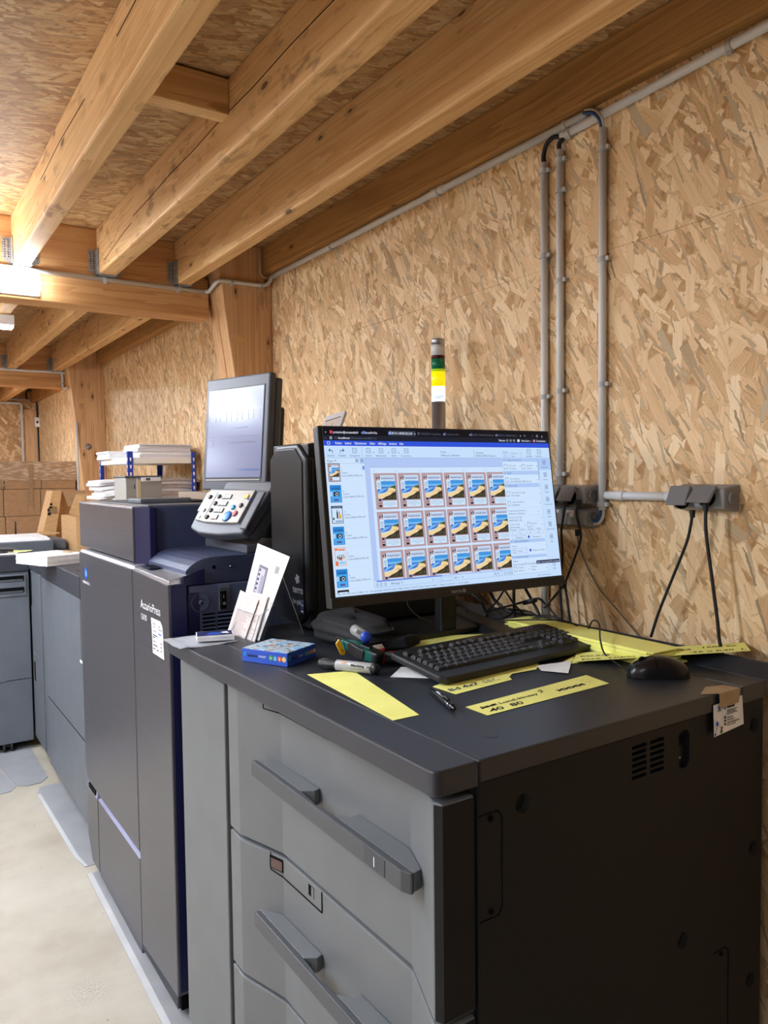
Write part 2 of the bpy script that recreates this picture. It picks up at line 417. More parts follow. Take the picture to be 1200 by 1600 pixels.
# ------------------------------------------------------------------ room shell
WX, CEIL, YB, YF, XL = 1.48, 2.42, -4.6, 8.95, -4.2
FLOOR = bpy.data.materials.new('concrete_floor'); FLOOR.use_nodes = True
def _floor():
    t = NT(FLOOR); b = t.n['Principled BSDF']; b.inputs['Roughness'].default_value = 0.55
    g = t.new('ShaderNodeNewGeometry'); p = g.outputs['Position']
    col = t.ramp(t.noise(p, 2.0, 5.0, 0.6), [(0.3, rgb(142, 132, 116)), (0.5, rgb(161, 152, 136)), (0.7, rgb(172, 164, 149))])
    col = t.mix(t.math('MULTIPLY', t.ramp(t.noise(t.mapping(p, loc=(5, 3, 0)), 9.0, 6.0, 0.7), [(0.52, (0, 0, 0, 1)), (0.72, (1, 1, 1, 1))]), 0.35), col, rgb(150, 138, 120))
    v = t.new('ShaderNodeTexVoronoi'); t.link(p, v.inputs['Vector']); v.inputs['Scale'].default_value = 26
    sc = t.new('ShaderNodeSeparateColor'); t.link(v.outputs['Color'], sc.inputs[0])
    k = t.math('MULTIPLY', t.math('LESS_THAN', v.outputs['Distance'], 0.11), t.math('GREATER_THAN', sc.outputs[0], 0.9))
    col = t.mix(t.math('MULTIPLY', k, 0.6), col, rgb(120, 108, 92))
    # a smudge of dark toner-like specks
    dist = t.new('ShaderNodeVectorMath', operation='DISTANCE'); t.link(p, dist.inputs[0]); dist.inputs[1].default_value = (0.45, 2.18, 0)
    near = t.ramp(dist.outputs['Value'], [(0.0, (1, 1, 1, 1)), (0.085, (0, 0, 0, 1))])
    sp = t.math('MULTIPLY', near, t.math('GREATER_THAN', t.noise(p, 210, 2.0), 0.55))
    col = t.mix(t.math('MULTIPLY', sp, 0.6), col, rgb(92, 84, 76))
    t.link(col, b.inputs['Base Color'])
_floor()
MB().box(XL, WX, YB, YF, -0.1, 0, FLOOR).struct('floor')
MB().box(XL, WX, YB, YF, CEIL, CEIL+0.02, OSB_C).struct('ceiling')
# right wall: boards with fine butt joints
w = MB().box(WX+0.002, WX+0.02, YB, YF, 0, CEIL, OSB_W)
for y0, y1, z0, z1 in ((YB, 0.2, 0, 1.953), (0.2, 1.9, 0, 1.953), (1.9, 3.15, 0, 1.953), (YB, 0.2, 1.953, CEIL), (0.2, 3.15, 1.953, CEIL), (3.15, 4.65, 0, CEIL), (4.65, 6.1, 0, CEIL), (6.1, YF, 0, CEIL)):
    w.box(WX, WX+0.0021, y0+0.0007, y1-0.0007, z0+(0.0007 if z0 else 0), z1-(0.0007 if z1 < 2 else 0), OSB_W)
w.struct('wall_right')
MB().box(XL, WX, YF, YF+0.02, 0, CEIL, OSB_F).struct('wall_far')
MB().box(XL, WX, YB-0.02, YB, 0, CEIL, mat('back_wall_dark', rgb(84, 82, 80), 0.8)).struct('wall_back')  # unseen wall, its grey kept dark to cut light bounced back
MB().box(XL-0.02, XL, YB, YF, 0, CEIL, OSB_W).struct('wall_left')

# ------------------------------------------------------------------ timber frame
ZB = 2.235
def joist(x0, x1, y0, y1, label, group, m, z0=ZB, bev=0.006, crack=None):
    b_ = MB().box(x0, x1, y0, y1, z0, CEIL, m, bev)
    for c in crack or []: b_.tube([(x0-0.0002, y, z) for y, z in c], 0.0011, HOLE, 5)
    return b_.thing('ceiling_joist', label, 'beam', group)
G1, G2, G3 = 'joists of the near bay', 'joists of the middle bay', 'joists of the far bay'
joist(0.463, 0.525, YB, 3.22, 'leftmost of the long overhead joists, beside the brightly lit ceiling at the top left', G1, W_J, crack=[[(2.6, 2.35), (2.3, 2.36), (2.0, 2.352)], [(1.7, 2.36), (1.3, 2.366), (1.1, 2.36)]])
joist(0.772, 0.84, YB, 3.22, 'cracked pale joist overhead, second from the left, with a short timber block on its left', G1, W_J2, crack=[[(3.10, 2.268), (2.95, 2.285), (2.82, 2.298), (2.72, 2.305)], [(2.70, 2.322), (2.5, 2.325), (2.3, 2.333), (2.1, 2.331), (1.9, 2.337), (1.7, 2.334), (1.5, 2.340), (1.25, 2.338)]])
joist(1.09, 1.145, YB, 3.22, 'knotty overhead joist nearest the shaded beam along the right wall', G1, W_J3)
joist(0.834, 0.896, 3.34, 6.22, 'left one of the two full joists seen under and behind the near cross beam', G2, W_J2)
joist(1.143, 1.207, 3.34, 6.22, 'right one of the two joists behind the near cross beam, meeting the second post', G2, W_J)
joist(0.525, 0.587, 3.34, 6.22, 'joist barely seen behind the white box lamp at the left edge', G2, W_J3)
joist(0.80, 0.86, 6.34, YF, 'joist at the left edge in the dark far bay', G3, W_J)
joist(1.10, 1.165, 6.34, YF, 'short visible joist in the dark far bay, left of the far corner', G3, W_J2)
MB().box(1.438, WX-0.001, YB, 3.10, 2.301, CEIL, W_B, 0.004).thing('wall_beam', 'shaded timber beam along the top of the right wall, above the long grey conduit', 'beam', 'beams along the right wall')
MB().box(1.425, WX-0.001, 3.27, 6.05, 2.295, CEIL, W_B, 0.004).thing('wall_beam', 'timber beam along the wall top between the two tapered posts', 'beam', 'beams along the right wall')
MB().box(1.42, WX-0.001, 6.21, YF, 2.25, CEIL, W_B, 0.004).thing('wall_beam', 'dim timber beam along the wall top in the far bay', 'beam', 'beams along the right wall')
MB().box(XL+0.01, 1.238, 3.22, 3.34, 2.112, CEIL, W_X, 0.005).thing('cross_beam', 'near glulam cross beam carrying the lit batten lamp and a grey conduit', 'beam', 'glulam cross beams')
MB().box(XL+0.01, 1.243, 6.22, 6.34, 2.115, CEIL, W_X, 0.005).thing('cross_beam', 'farther glulam cross beam at the left edge with a white pipe bending down its end', 'beam', 'glulam cross beams')
# short timber block between two joists
MB().box(0.525, 0.772, 1.84, 1.89, 2.325, CEIL-0.006, W_K, 0.003).thing('timber_block', 'short timber block wedged between the first and second overhead joists', 'block')
# tapered posts
def post(y0, y1, poly, label):
    t = thing('timber_post', label, 'post', (1.46, (y0+y1)/2, 0), group='tapered wall posts')
    ym = (y0+y1)/2
    m = MB(); m.prism(poly, 1, y0, ym-0.003, W_P, 0.004); m.prism(poly, 1, ym+0.003, y1, W_P, 0.004)
    cx = [(p[0]+0.004, p[1]) for p in poly]; m.prism(cx, 1, ym-0.003, ym+0.003, W_P)
    m.part('shaft', t)
    return t
p1 = post(3.10, 3.27, [(1.2225, CEIL-0.002), (WX-0.001, CEIL-0.002), (WX-0.001, 0), (1.462, 0), (1.462, 0.67)], 'tapered glulam post on the right wall where the near cross beam ends')
p2 = post(6.05, 6.21, [(1.205, CEIL-0.002), (WX-0.001, CEIL-0.002), (WX-0.001, 0), (1.40, 0), (1.33, 1.1), (1.28, 1.75)], 'farther tapered post with a round bolt, left of the blue shelf rack')
a, b = onY(363, 523, 3.10), onY(383, 540, 3.10)
MB().box(a.x, b.x, 3.0985, 3.105, b.z, a.z, W_K, 0.001).part('wooden_patch', p1, 'small rectangular wooden repair patch')
a, b = onY(124, 624, 6.05), onY(136, 631, 6.05)
MB().box(a.x, b.x, 6.0485, 6.055, b.z, a.z, W_K, 0.001).part('wooden_patch', p2, 'small rectangular wooden repair patch')
q = onY(138, 698, 6.05)
MB().lathe((q.x, 6.052, q.z), (0, -1, 0), [(0, 0.024), (0.006, 0.024), (0.006, 0.012), (0.016, 0.011)], GALV, 16).part('bolt', p2, 'round galvanised bolt and washer')
# joist hangers
def hanger(x0, x1, label, y=3.22):
    t = thing('joist_hanger', label, 'bracket', ((x0+x1)/2, y, ZB-0.004), group='galvanised joist hangers')
    m = MB(); m.box(x0-0.004, x1+0.004, y-0.045, y, ZB-0.003, ZB, GALV)
    m.box(x0-0.004, x0-0.001, y-0.04, y, ZB-0.003, ZB+0.10, GALV); m.box(x1+0.001, x1+0.004, y-0.04, y, ZB-0.003, ZB+0.10, GALV)
    m.part('saddle', t)
    for xa, xb in ((x0-0.034, x0-0.002), (x1+0.002, x1+0.034)):
        m = MB(); m.prism([(xa, ZB+0.018 if xa < x0-0.01 else ZB-0.001), (xb, ZB-0.001 if xa < x0-0.01 else ZB+0.018), (xb, ZB+0.10), (xa, ZB+0.10)], 1, y-0.0025, y-0.0003, GALV)
        for k in range(8):
            for j in range(2): m.cyl((xa+0.010+0.012*j, y-0.0032, ZB+0.028+0.009*k), (xa+0.010+0.012*j, y-0.002, ZB+0.028+0.009*k), 0.0022, HOLE, seg=8)
        m.part('flange', t)
hanger(0.463, 0.525, 'galvanised joist hanger above the lit batten lamp')
hanger(0.772, 0.84, 'galvanised joist hanger at the end of the cracked second joist')
hanger(1.09, 1.145, 'galvanised joist hanger at the end of the knotty third joist, nearest the post')
hanger(0.834, 0.896, 'galvanised hanger on the farther cross beam, at the left edge', 6.22)
hanger(1.143, 1.207, 'galvanised hanger on the farther cross beam beside the second post', 6.22)

# ------------------------------------------------------------------ lamps
LAMP = mat('lamp_diffuser', (0.9, 0.9, 0.88, 1), 0.4, emit=(0.85, 0.94, 1.07, 1), strength=30.0)
LAMPB = mat('lamp_housing', rgb(232, 230, 224), 0.4)
LAMPO = mat('added_lamp_diffuser', (0.9, 0.9, 0.88, 1), 0.4, emit=(0.85, 0.94, 1.07, 1), strength=155.0)
def batten(x0, x1, y, z0, z1, label, group='batten lamps'):
    t = thing('batten_lamp', label, 'lamp', ((x0+x1)/2, y, z0), group=group)
    MB().box(x0, x1, y-0.018, y, z0, z1, LAMPB, 0.006).part('housing', t)
    MB().box(x0+0.004, x1-0.004, y-0.062, y-0.018, z0+0.005, z1-0.005, LAMP, 0.014, 3).part('diffuser', t, 'glowing frosted diffuser')
    return t
batten(-0.72, 0.556, 3.2195, 2.122, 2.21, 'glowing batten lamp on the near cross beam at the left edge')
def box_lamp(x0, x1, y0, y1, z0, z1, label, lm=None):
    t = thing('box_lamp', label, 'lamp', ((x0+x1)/2, (y0+y1)/2, z0), group='white box lamps')
    MB().box(x0, x1, y0, y1, z0+0.012, z1, WHITE, 0.003).part('housing', t)
    if z1 < 2.2:
        for x in (x0+0.2, x1-0.2): MB().cyl((x, (y0+y1)/2, z1), (x, (y0+y1)/2, CEIL), 0.004, GALV).part('hanging_rod', t)
    MB().box(x0+0.004, x1-0.004, y0+0.004, y1-0.004, z0, z0+0.014, lm or LAMP, 0.003).part('diffuser', t, 'glowing lower diffuser')
box_lamp(-0.65, 0.603, 4.18, 4.26, 2.172, 2.234, 'white box lamp with a lit underside, behind the near cross beam at the left edge')
# unseen lamps added for light from left and behind; number and places chosen for effect
for i, (x, y) in enumerate(((-1.05, 1.7), (-2.7, 2.1), (-0.5, 3.6), (-2.7, 5.4))):
    box_lamp(x-0.62, x+0.62, y-0.05, y+0.05, 2.10, 2.17, 'unseen white box lamp added to light the room from the left', LAMPO)
box_lamp(-1.9, -0.66, -0.45, -0.35, 2.10, 2.17, 'white box lamp hanging behind the camera, out of the picture', mat('lamp_diffuser_rear', (0.9, 0.9, 0.88, 1), 0.4, emit=(0.85, 0.94, 1.07, 1), strength=60.0))
box_lamp(-0.65, 0.60, 7.0, 7.08, 2.172, 2.234, 'unseen white box lamp added to brighten the far bay', LAMPO)  # added unseen source, makes the far bay brighter

# ------------------------------------------------------------------ conduits
def clip_at(t, p, axis, side=(0, 0, 0), r=0.010):
    m = MB(); p = Vector(p)
    d = Vector((0, 0, 0)); d[axis] = 0.006
    m.cyl(p-d, p+d, r+0.003, CLIP, seg=14)
    if any(side): m.box(*[c for i in range(3) for c in (min(p[i], p[i]+side[i])-(0.005 if side[i] == 0 else 0), max(p[i], p[i]+side[i])+(0.005 if side[i] == 0 else 0))], CLIP, 0.001)
    m.part('clip', t)
# main run along the top of the right wall
t = thing('conduit', 'long grey conduit along the wall top from the post to the blue cables', 'conduit', (WX-0.012, 1.2, 2.27), group='grey wall conduits')
xc = WX-0.0108
MB().tube([(xc, 1.302, 2.2895), (xc, 3.07, 2.2895)], 0.0105, CONDUIT, 12).part('pipe', t)
m = MB(); m.cyl((xc, 1.86, 2.2895), (xc, 1.92, 2.2895), 0.0125, CONDUIT); m.part('coupling', t)
for y in (1.372, 1.888, 2.55): clip_at(t, (xc, y, 2.2895), 1, (0, 0, -0.018))
t = thing('conduit', 'grey conduit along the wall top running out of the picture at the upper right', 'conduit', (WX-0.012, 0.5, 2.255), group='grey wall conduits')
MB().tube([(xc, YB+0.02, 2.284), (xc, 0.80, 2.2825), (xc, 1.385, 2.2675)], 0.0105, CONDUIT, 12).part('pipe', t)
clip_at(t, (xc, 1.36, 2.2683), 1, (0, 0, -0.018)); clip_at(t, (xc, 0.93, 2.279), 1, (0, 0, -0.018))
# three drops
def drop(y, z0, z1, label, clips):
    t = thing('conduit', label, 'conduit', (WX-0.012, y, z0), group='vertical grey conduits')
    MB().tube([(xc, y, z0), (xc, y, z1)], 0.0095, CONDUIT, 12).part('pipe', t)
    for z in clips: clip_at(t, (xc, y, z), 2, (0, -0.020, 0), 0.0095)
drop(1.446, 0.95, 2.222, 'leftmost vertical grey conduit, passing behind the monitor', (2.20, 1.985, 1.622, 1.18))
drop(1.391, 1.392, 2.235, 'middle vertical grey conduit ending at the upper row of sockets', (2.21, 2.134, 1.91, 1.632, 1.42))
drop(1.2545, 1.331, 2.238, 'rightmost vertical grey conduit, set apart, ending beside the socket boxes', (2.19, 1.931, 1.634, 1.345))
def cable(name, label, pts, r=0.0035, m=BLACK, group=None, cat='cable', smooth=8):
    return MB().tube(pts, r, m, 8, smooth).thing(name, label, cat, group)
xk = WX-0.012
cable('cable', 'black cable curving from the wall conduit into the leftmost drop', [(xk, 1.446, 2.222), (xk-0.001, 1.445, 2.243), (xk-0.006, 1.43, 2.262), (xk-0.004, 1.408, 2.272), (xk, 1.385, 2.266)], 0.006, BLACK, 'cables feeding the drops')
cable('cable', 'short black cable entering the middle conduit', [(xk, 1.391, 2.232), (xk-0.003, 1.390, 2.248), (xk, 1.378, 2.262)], 0.006, BLACK, 'cables feeding the drops')
BLUEC = mat('blue_cable', rgb(40, 76, 130), 0.5); GREYC = mat('pale_cable', rgb(206, 204, 198), 0.5)
m = MB(); m.tube([(xk-0.004, 1.2545, 2.238), (xk-0.012, 1.256, 2.258), (xk-0.014, 1.275, 2.278), (xk-0.008, 1.305, 2.291)], 0.004, BLUEC, 8, 8)
m.tube([(xk, 1.2515, 2.238), (xk-0.008, 1.253, 2.262), (xk-0.008, 1.275, 2.286), (xk-0.004, 1.305, 2.298)], 0.004, GREYC, 8, 8)
m.thing('cable', 'blue and white cables bent over from the rightmost vertical conduit', 'cable', 'cables feeding the drops')
m = MB(); m.tube([(xk, 1.256, 1.334), (xk-0.004, 1.257, 1.318), (xk-0.006, 1.264, 1.306), (xk-0.006, 1.276, 1.304)], 0.0045, BLUEC, 8, 8)
m.tube([(xk+0.003, 1.252, 1.334), (xk, 1.252, 1.314), (xk-0.002, 1.262, 1.299), (xk-0.004, 1.276, 1.298)], 0.004, GREYC, 8, 8)
m.thing('cable', 'blue and white cables curling from the rightmost conduit into the lower grey box', 'cable', 'cables feeding the drops')
# horizontal run between the sockets
t = thing('conduit', 'short horizontal grey conduit between the socket row and the double socket', 'conduit', (WX-0.012, 1.14, 1.35), group='grey wall conduits')
m = MB(); m.tube([(xc, 1.036, 1.367), (xc, 1.242, 1.367)], 0.0100, CONDUIT, 12); m.part('pipe', t)
for y in (1.20, 1.06): MB().cyl((xc, y-0.012, 1.367), (xc, y+0.012, 1.367), 0.012, CONDUIT).part('coupling', t)
# cross-beam runs
t = thing('conduit', 'grey conduit along the near cross beam, stepping over the tapered post to the wall', 'conduit', (0.4, 3.2, 2.21), group='grey cross beam conduits')
MB().tube([(XL+0.02, 3.209, 2.219), (1.215, 3.209, 2.222)], 0.009, CONDUIT, 12).part('pipe', t)
MB().tube([(1.215, 3.209, 2.222), (1.228, 3.204, 2.224), (1.232, 3.19, 2.226), (1.227, 3.115, 2.240), (1.232, 3.094, 2.246), (1.25, 3.088, 2.249), (1.41, 3.088, 2.251), (1.445, 3.086, 2.255), (1.462, 3.08, 2.27), (1.467, 3.07, 2.2895)], 0.0085, CONDUIT, 12, 5).part('bend', t)
for x in (0.80, 1.10): clip_at(t, (x, 3.209, 2.2205), 0, (0, 0, -0.016), 0.009)
clip_at(t, (1.29, 3.088, 2.2495), 0, (0, 0, -0.016), 0.009)
clip_at(t, (1.425, 3.088, 2.2525), 0, (0, 0, -0.016), 0.009)
cable('cable', 'thin white cable hanging down the shaded wall beam beside the post', [(1.424, 3.09, 2.40), (1.423, 3.09, 2.33), (1.428, 3.09, 2.295), (1.455, 3.09, 2.285)], 0.003, GREYC)
t = thing('conduit', 'white pipe along the farther cross beam, bending down at its end', 'conduit', (0.6, 6.2, 2.1), group='grey cross beam conduits')
MB().tube([(XL+0.02, 6.208, 2.224), (1.19, 6.208, 2.23), (1.205, 6.208, 2.226), (1.213, 6.208, 2.205), (1.213, 6.208, 2.13), (1.216, 6.20, 2.114), (1.222, 6.17, 2.108), (1.222, 6.08, 2.106)], 0.0085, CONDUIT, 10, 5).part('pipe', t)
clip_at(t, (1.15, 6.21, 2.2285), 0, (0, 0, -0.016), 0.009); clip_at(t, (1.213, 6.208, 2.15), 2, (0, 0, 0), 0.009)
a = onY(123, 700, 6.04); b_ = onY(126, 795, 6.04)
t = thing('conduit', 'thin white pipe standing on the left edge of the farther post', 'conduit', (a.x-0.01, 6.035, 1.1))
MB().tube([(a.x-0.012, 6.03, 1.85), (b_.x-0.012, 6.03, b_.z)], 0.009, CONDUIT, 10).part('pipe', t)
MB().box(b_.x-0.035, b_.x+0.01, 6.005, 6.048, b_.z-0.06, b_.z, WHITE, 0.004).part('junction_box', t)
# end wall: stud, pipe, cable with a switch
a, b_ = onY(37, 634, 8.93), onY(59, 720, 8.93)
MB().box(a.x, b_.x, 8.88, 8.948, 0, 2.17, W_P, 0.004).thing('wall_stud', 'upright timber stud on the far end wall beside the corner', 'post')
a = onY(35, 640, 8.90)
t = thing('conduit', 'grey pipe run on the far end wall turning down beside the stud', 'conduit', (a.x, 8.9, 0.5), group='grey wall conduits')
zc = onY(35, 629, 8.90).z
MB().tube([(XL+0.02, 8.87, zc+0.02), (1.41, 8.87, zc+0.03)], 0.013, CONDUIT, 10).part('pipe', t)
MB().tube([(1.12, 8.87, zc-0.01), (a.x-0.03, 8.87, zc-0.012), (a.x-0.012, 8.87, zc-0.03), (a.x-0.012, 8.87, 0.4)], 0.012, CONDUIT, 10).part('pipe', t)
q = onY(58, 660, 8.86)
cable('cable', 'black cable dropping in the far corner of the room', [(q.x-0.09, 8.86, zc+0.03), (q.x-0.10, 8.86, zc+0.10), (q.x-0.05, 8.86, zc+0.13), (q.x-0.01, 8.86, zc+0.08), (q.x, 8.86, zc), (q.x+0.01, 8.86, 1.8), (q.x+0.02, 8.86, 0.6)], 0.009, BLACK)
q = onY(58, 660, 8.85)
t = thing('wall_switch', 'small white switch box on the black cable in the far corner', 'switch', (q.x, 8.84, q.z))
MB().box(q.x-0.026, q.x+0.026, 8.81, 8.85, q.z-0.05, q.z+0.05, WHITE, 0.005).part('housing', t)
MB().box(q.x-0.012, q.x+0.004, 8.806, 8.812, q.z-0.012, q.z+0.012, HOLE).part('toggle', t)
# ------------------------------------------------------------------ digital press
PX = 0.614
t = press = thing('printing_press', 'tall navy and brushed metal digital printing press with a raised scanner block', 'printer', (0.98, 2.44, 0))
m = MB(); m.box(0.66, 1.37, 1.955, 2.955, 0.06, 1.15, NAVY, 0.004)
m.box(0.668, 0.70, 1.935, 1.96, 0.10, 1.12, NAVYD, 0.002)
m.part('body', t)
# left door: bevelled slab with bright top
m = MB(); m.prism([(2.258, 0.318), (2.90, 0.318), (2.945, 0.36), (2.945, 1.158), (2.258, 1.158)], 0, PX, 0.66, DOORM, 0.003)
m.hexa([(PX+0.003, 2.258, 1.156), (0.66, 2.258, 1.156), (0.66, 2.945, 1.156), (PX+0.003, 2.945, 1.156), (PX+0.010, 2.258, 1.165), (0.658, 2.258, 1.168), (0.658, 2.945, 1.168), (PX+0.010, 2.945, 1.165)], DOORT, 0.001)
door_l = m.part('door', t, 'left brushed metal front door with a round blue emblem')
# right door
m = MB(); m.prism([(1.928, 0.06), (1.928, 1.148), (2.25, 1.158), (2.25, 0.04)], 0, PX, 0.662, DOORM, 0.003)
m.box(PX+0.008, 0.663, 1.9265, 1.929, 0.07, 1.146, NAVYD)
door_r = m.part('door', t, 'right brushed metal front door with white lettering')
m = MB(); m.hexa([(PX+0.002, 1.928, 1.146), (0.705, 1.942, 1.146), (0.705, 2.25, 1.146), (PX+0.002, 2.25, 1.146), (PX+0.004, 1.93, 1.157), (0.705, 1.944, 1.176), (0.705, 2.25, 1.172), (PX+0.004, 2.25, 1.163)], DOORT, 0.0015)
m.hexa([(0.655, 1.925, 1.142), (0.716, 1.938, 1.142), (0.716, 1.945, 1.142), (0.655, 1.931, 1.142), (0.655, 1.925, 1.166), (0.716, 1.938, 1.181), (0.716, 1.945, 1.181), (0.655, 1.931, 1.166)], NAVYD)
m.part('door_top', door_r, 'bright brushed top edge')
m = MB(); m.box(0.632, 0.69, 2.14, 2.235, 1.168, 1.1695, NAVYD); m.box(0.640, 0.682, 2.150, 2.225, 1.1695, 1.1700, HOLE); m.part('latch_recess', door_r, 'dark recessed latch')
# logo: small globe with streaks, and maker's lettering
m = MB(); yc, zc = 2.842, 1.088
LOGO = mat('emblem_blue', rgb(30, 92, 200), 0.25); LOGOL = mat('emblem_pale', rgb(140, 190, 240), 0.3)
def disc(m, c, rx, rz, mt, x): m.add([(x, c[0]+rx*math.cos(a*PI/16), c[1]+rz*math.sin(a*PI/16)) for a in range(32)], [tuple(range(32))], mt)
disc(m, (yc, zc), 0.021, 0.021, LOGO, PX-0.0006)
for k, (dz, w) in enumerate(((0.004, 0.018), (0.0, 0.0195), (-0.004, 0.018), (0.009, 0.014), (-0.009, 0.013))):
    m.box(PX-0.0011, PX-0.0008, yc-w*0.9, yc+w*0.5, zc+dz-0.0009, zc+dz+0.0009, LOGOL)
m.text('KONICA MINOLTA', (PX-0.0003, 2.895, 1.050), (0, -1, 0), (0, 0, 1), 0.0125, TEXTW, True, width=0.105)
m.part('emblem', door_l, 'round blue emblem with small white lettering')
m = MB(); m.text('AccurioPress', (PX-0.0003, 2.172, 1.058), (0, -1, 0), (0, 0, 1), 0.034, TEXTW, False, width=0.178)
m.text('C6100', (PX-0.0003, 2.172, 1.026), (0, -1, 0), (0, 0, 1), 0.024, TEXTW, False, width=0.055)
m.part('lettering', door_r, 'white product lettering')
# lower pocket
m = MB(); m.box(PX+0.012, 0.66, 2.258, 2.945, 0.03, 0.318, NAVY, 0.002)
m.prism([(2.262, 0.0), (2.262, 0.292), (2.772, 0.292), (2.772, 0.02)][::-1], 0, PX+0.002, PX+0.02, DOORM, 0.002)
m.prism([(2.782, 0.025), (2.782, 0.292), (2.935, 0.292), (2.942, 0.11), (2.885, 0.025)][::-1], 0, PX+0.002, PX+0.02, DOORM, 0.002)
m.part('lower_door', t)
m = MB(); m.prism([(PX+0.002, 0.292), (PX+0.040, 0.312), (PX+0.040, 0.290)], 1, 2.262, 2.772, LAV); m.prism([(PX+0.001, 0.290), (PX+0.005, 0.322), (PX+0.04, 0.322), (PX+0.040, 0.290)], 1, 2.78, 2.925, LAV)
m.box(PX-0.001, PX+0.004, 2.80, 2.90, 0.297, 0.314, HOLE)
m.part('pull_strip', t, 'lavender grip strip below the left door')
m = MB(); m.box(PX+0.01, 0.66, 1.93, 2.78, 0.02, 0.06, HOLE)
for k in range(60): m.box(PX+0.004, PX+0.012, 1.945+k*0.0058, 1.9475+k*0.0058, 0.018, 0.062, GREYD)
m.part('kick_grille', t, kind=None)
for y in (2.0, 2.72):
    MB().cyl((0.64, y, 0.035), (0.665, y, 0.035), 0.034, BLACKP).part('caster', t)
# raised scanner block
m = MB(); m.box(0.633, 0.672, 2.305, 3.012, 1.174, 1.335, DOORM, 0.003); m.box(0.634, 0.672, 2.306, 3.011, 1.333, 1.338, DOORT, 0.001)
m.prism([(0.636, 2.31), (0.672, 2.262), (0.69, 2.262), (0.69, 2.31)], 2, 1.165, 1.336, NAVYD, 0.002)
sb = m.part('scanner_front', t, 'brushed front of the raised block')
m = MB(); m.box(0.69, 1.32, 2.275, 3.01, 1.15, 1.338, NAVY, 0.004); m.box(0.675, 1.315, 2.285, 3.005, 1.336, 1.341, GREYD, 0.002)
m.part('scanner_body', t)
# curved cover on the right
prof = [(0.668, 1.14), (0.668, 1.178), (0.680, 1.190), (0.697, 1.2005), (0.715, 1.207), (0.74, 1.211), (1.36, 1.211), (1.36, 1.14)]
m = MB(); m.prism(prof, 1, 1.945, 2.275, NAVY, 0.0015)
for x in (0.745, 0.79): m.cyl((x, 1.9435, 1.183), (x, 1.947, 1.183), 0.005, HOLE, seg=14)
m.cyl((0.79, 1.9432, 1.183), (0.79, 1.9445, 1.183), 0.003, WHITE, seg=10)
m.part('curved_cover', t)
# right flank: dish with a screw, rocker switch, louvres
m = MB(); m.box(0.672, 1.36, 1.938, 1.958, 0.08, 1.138, NAVYF, 0.003); flank = m.part('side_cover', t)
m = MB(); m.lathe((0.703, 1.937, 1.093), (0, -1, 0), [(0.001, 0.026), (0.0025, 0.0255), (0.0015, 0.022), (0.0008, 0.010), (0.0008, 0.006), (0.006, 0.006), (0.0075, 0.003)], NAVYF, 28); m.cyl((0.703, 1.931, 1.093), (0.703, 1.9295, 1.093), 0.003, TEXTG); m.part('dish', flank)
m = MB(); m.box(0.754, 0.786, 1.9355, 1.939, 1.067, 1.128, GREYD, 0.001); m.box(0.757, 0.774, 1.9345, 1.937, 1.07, 1.118, HOLE); m.box(0.7585, 0.7725, 1.9315, 1.936, 1.078, 1.112, BLACKG, 0.002)
m.text('O', (0.7625, 1.931, 1.082), (1, 0, 0), (0, 0, 1), 0.010, TEXTW); m.text('I', (0.764, 1.931, 1.101), (1, 0, 0), (0, 0, 1), 0.010, TEXTW)
for k in range(2): m.text('MAIN POWER', (0.752, 1.9375, 1.1335-0.005*k), (1, 0, 0), (0, 0, 1), 0.0045, TEXTG, True, width=0.032)
m.part('power_switch', flank, 'black rocker power switch')
m = MB()
for x0, x1 in ((0.708, 0.742), (0.749, 0.80)):
    for k in range(11):
        z = 1.062-0.0105*k
        m.box(x0, x1, 1.9365, 1.9385, z-0.0042, z, HOLE); m.prism([(1.9385, z-0.0045), (1.9345, z-0.0075), (1.9385, z-0.0085)], 0, x0, x1, NAVYF)
m.part('louvres', flank)
m = MB()
for z0, z1 in ((0.72, 0.80), (0.30, 0.62), (0.16, 0.24)): m.box(0.664, 0.676, 1.922, 1.94, z0, z1, HOLE, 0.001)
m.prism([(1.927, 0.55), (1.938, 0.52), (1.938, 0.95), (1.927, 0.95)], 0, 0.672, 0.70, NAVY); m.prism([(1.92, 0.15), (1.938, 0.13), (1.938, 0.30), (1.92, 0.27)], 0, 0.672, 0.70, NAVY)
m.part('latch_bracket', t)
# paper sticker on the right door
m = MB(); m.slab([(PX-0.0004, 2.076, 1.043), (PX-0.0004, 1.995, 1.044), (PX-0.0004, 1.978, 1.030), (PX-0.0004, 1.970, 0.947), (PX-0.0004, 2.066, 0.948), (PX-0.0004, 2.070, 1.005)], 0.0005, PAPER, (-1, 0, 0))
for k, (dy, z, w, mt) in enumerate(((0.010, 1.030, 0.028, INKG), (0.012, 1.022, 0.020, INKG), (0.058, 1.028, 0.02, INKG), (0.060, 1.020, 0.03, INKG), (0.010, 1.010, 0.032, INKG), (0.058, 1.008, 0.028, LOGO), (0.010, 0.999, 0.04, INK), (0.010, 0.993, 0.02, INK), (0.010, 0.982, 0.025, INKG), (0.010, 0.972, 0.038, INK), (0.010, 0.962, 0.018, INK), (0.040, 0.962, 0.018, INK), (0.075, 0.985, 0.012, INK), (0.075, 0.975, 0.012, INK), (0.075, 0.965, 0.012, INK))):
    m.box(PX-0.0012, PX-0.0010, 2.072-dy-w, 2.072-dy, z-0.0018, z+0.0018, mt)
m.thing('sticker', 'white printed paper slip taped on the right metal door of the press', 'label')

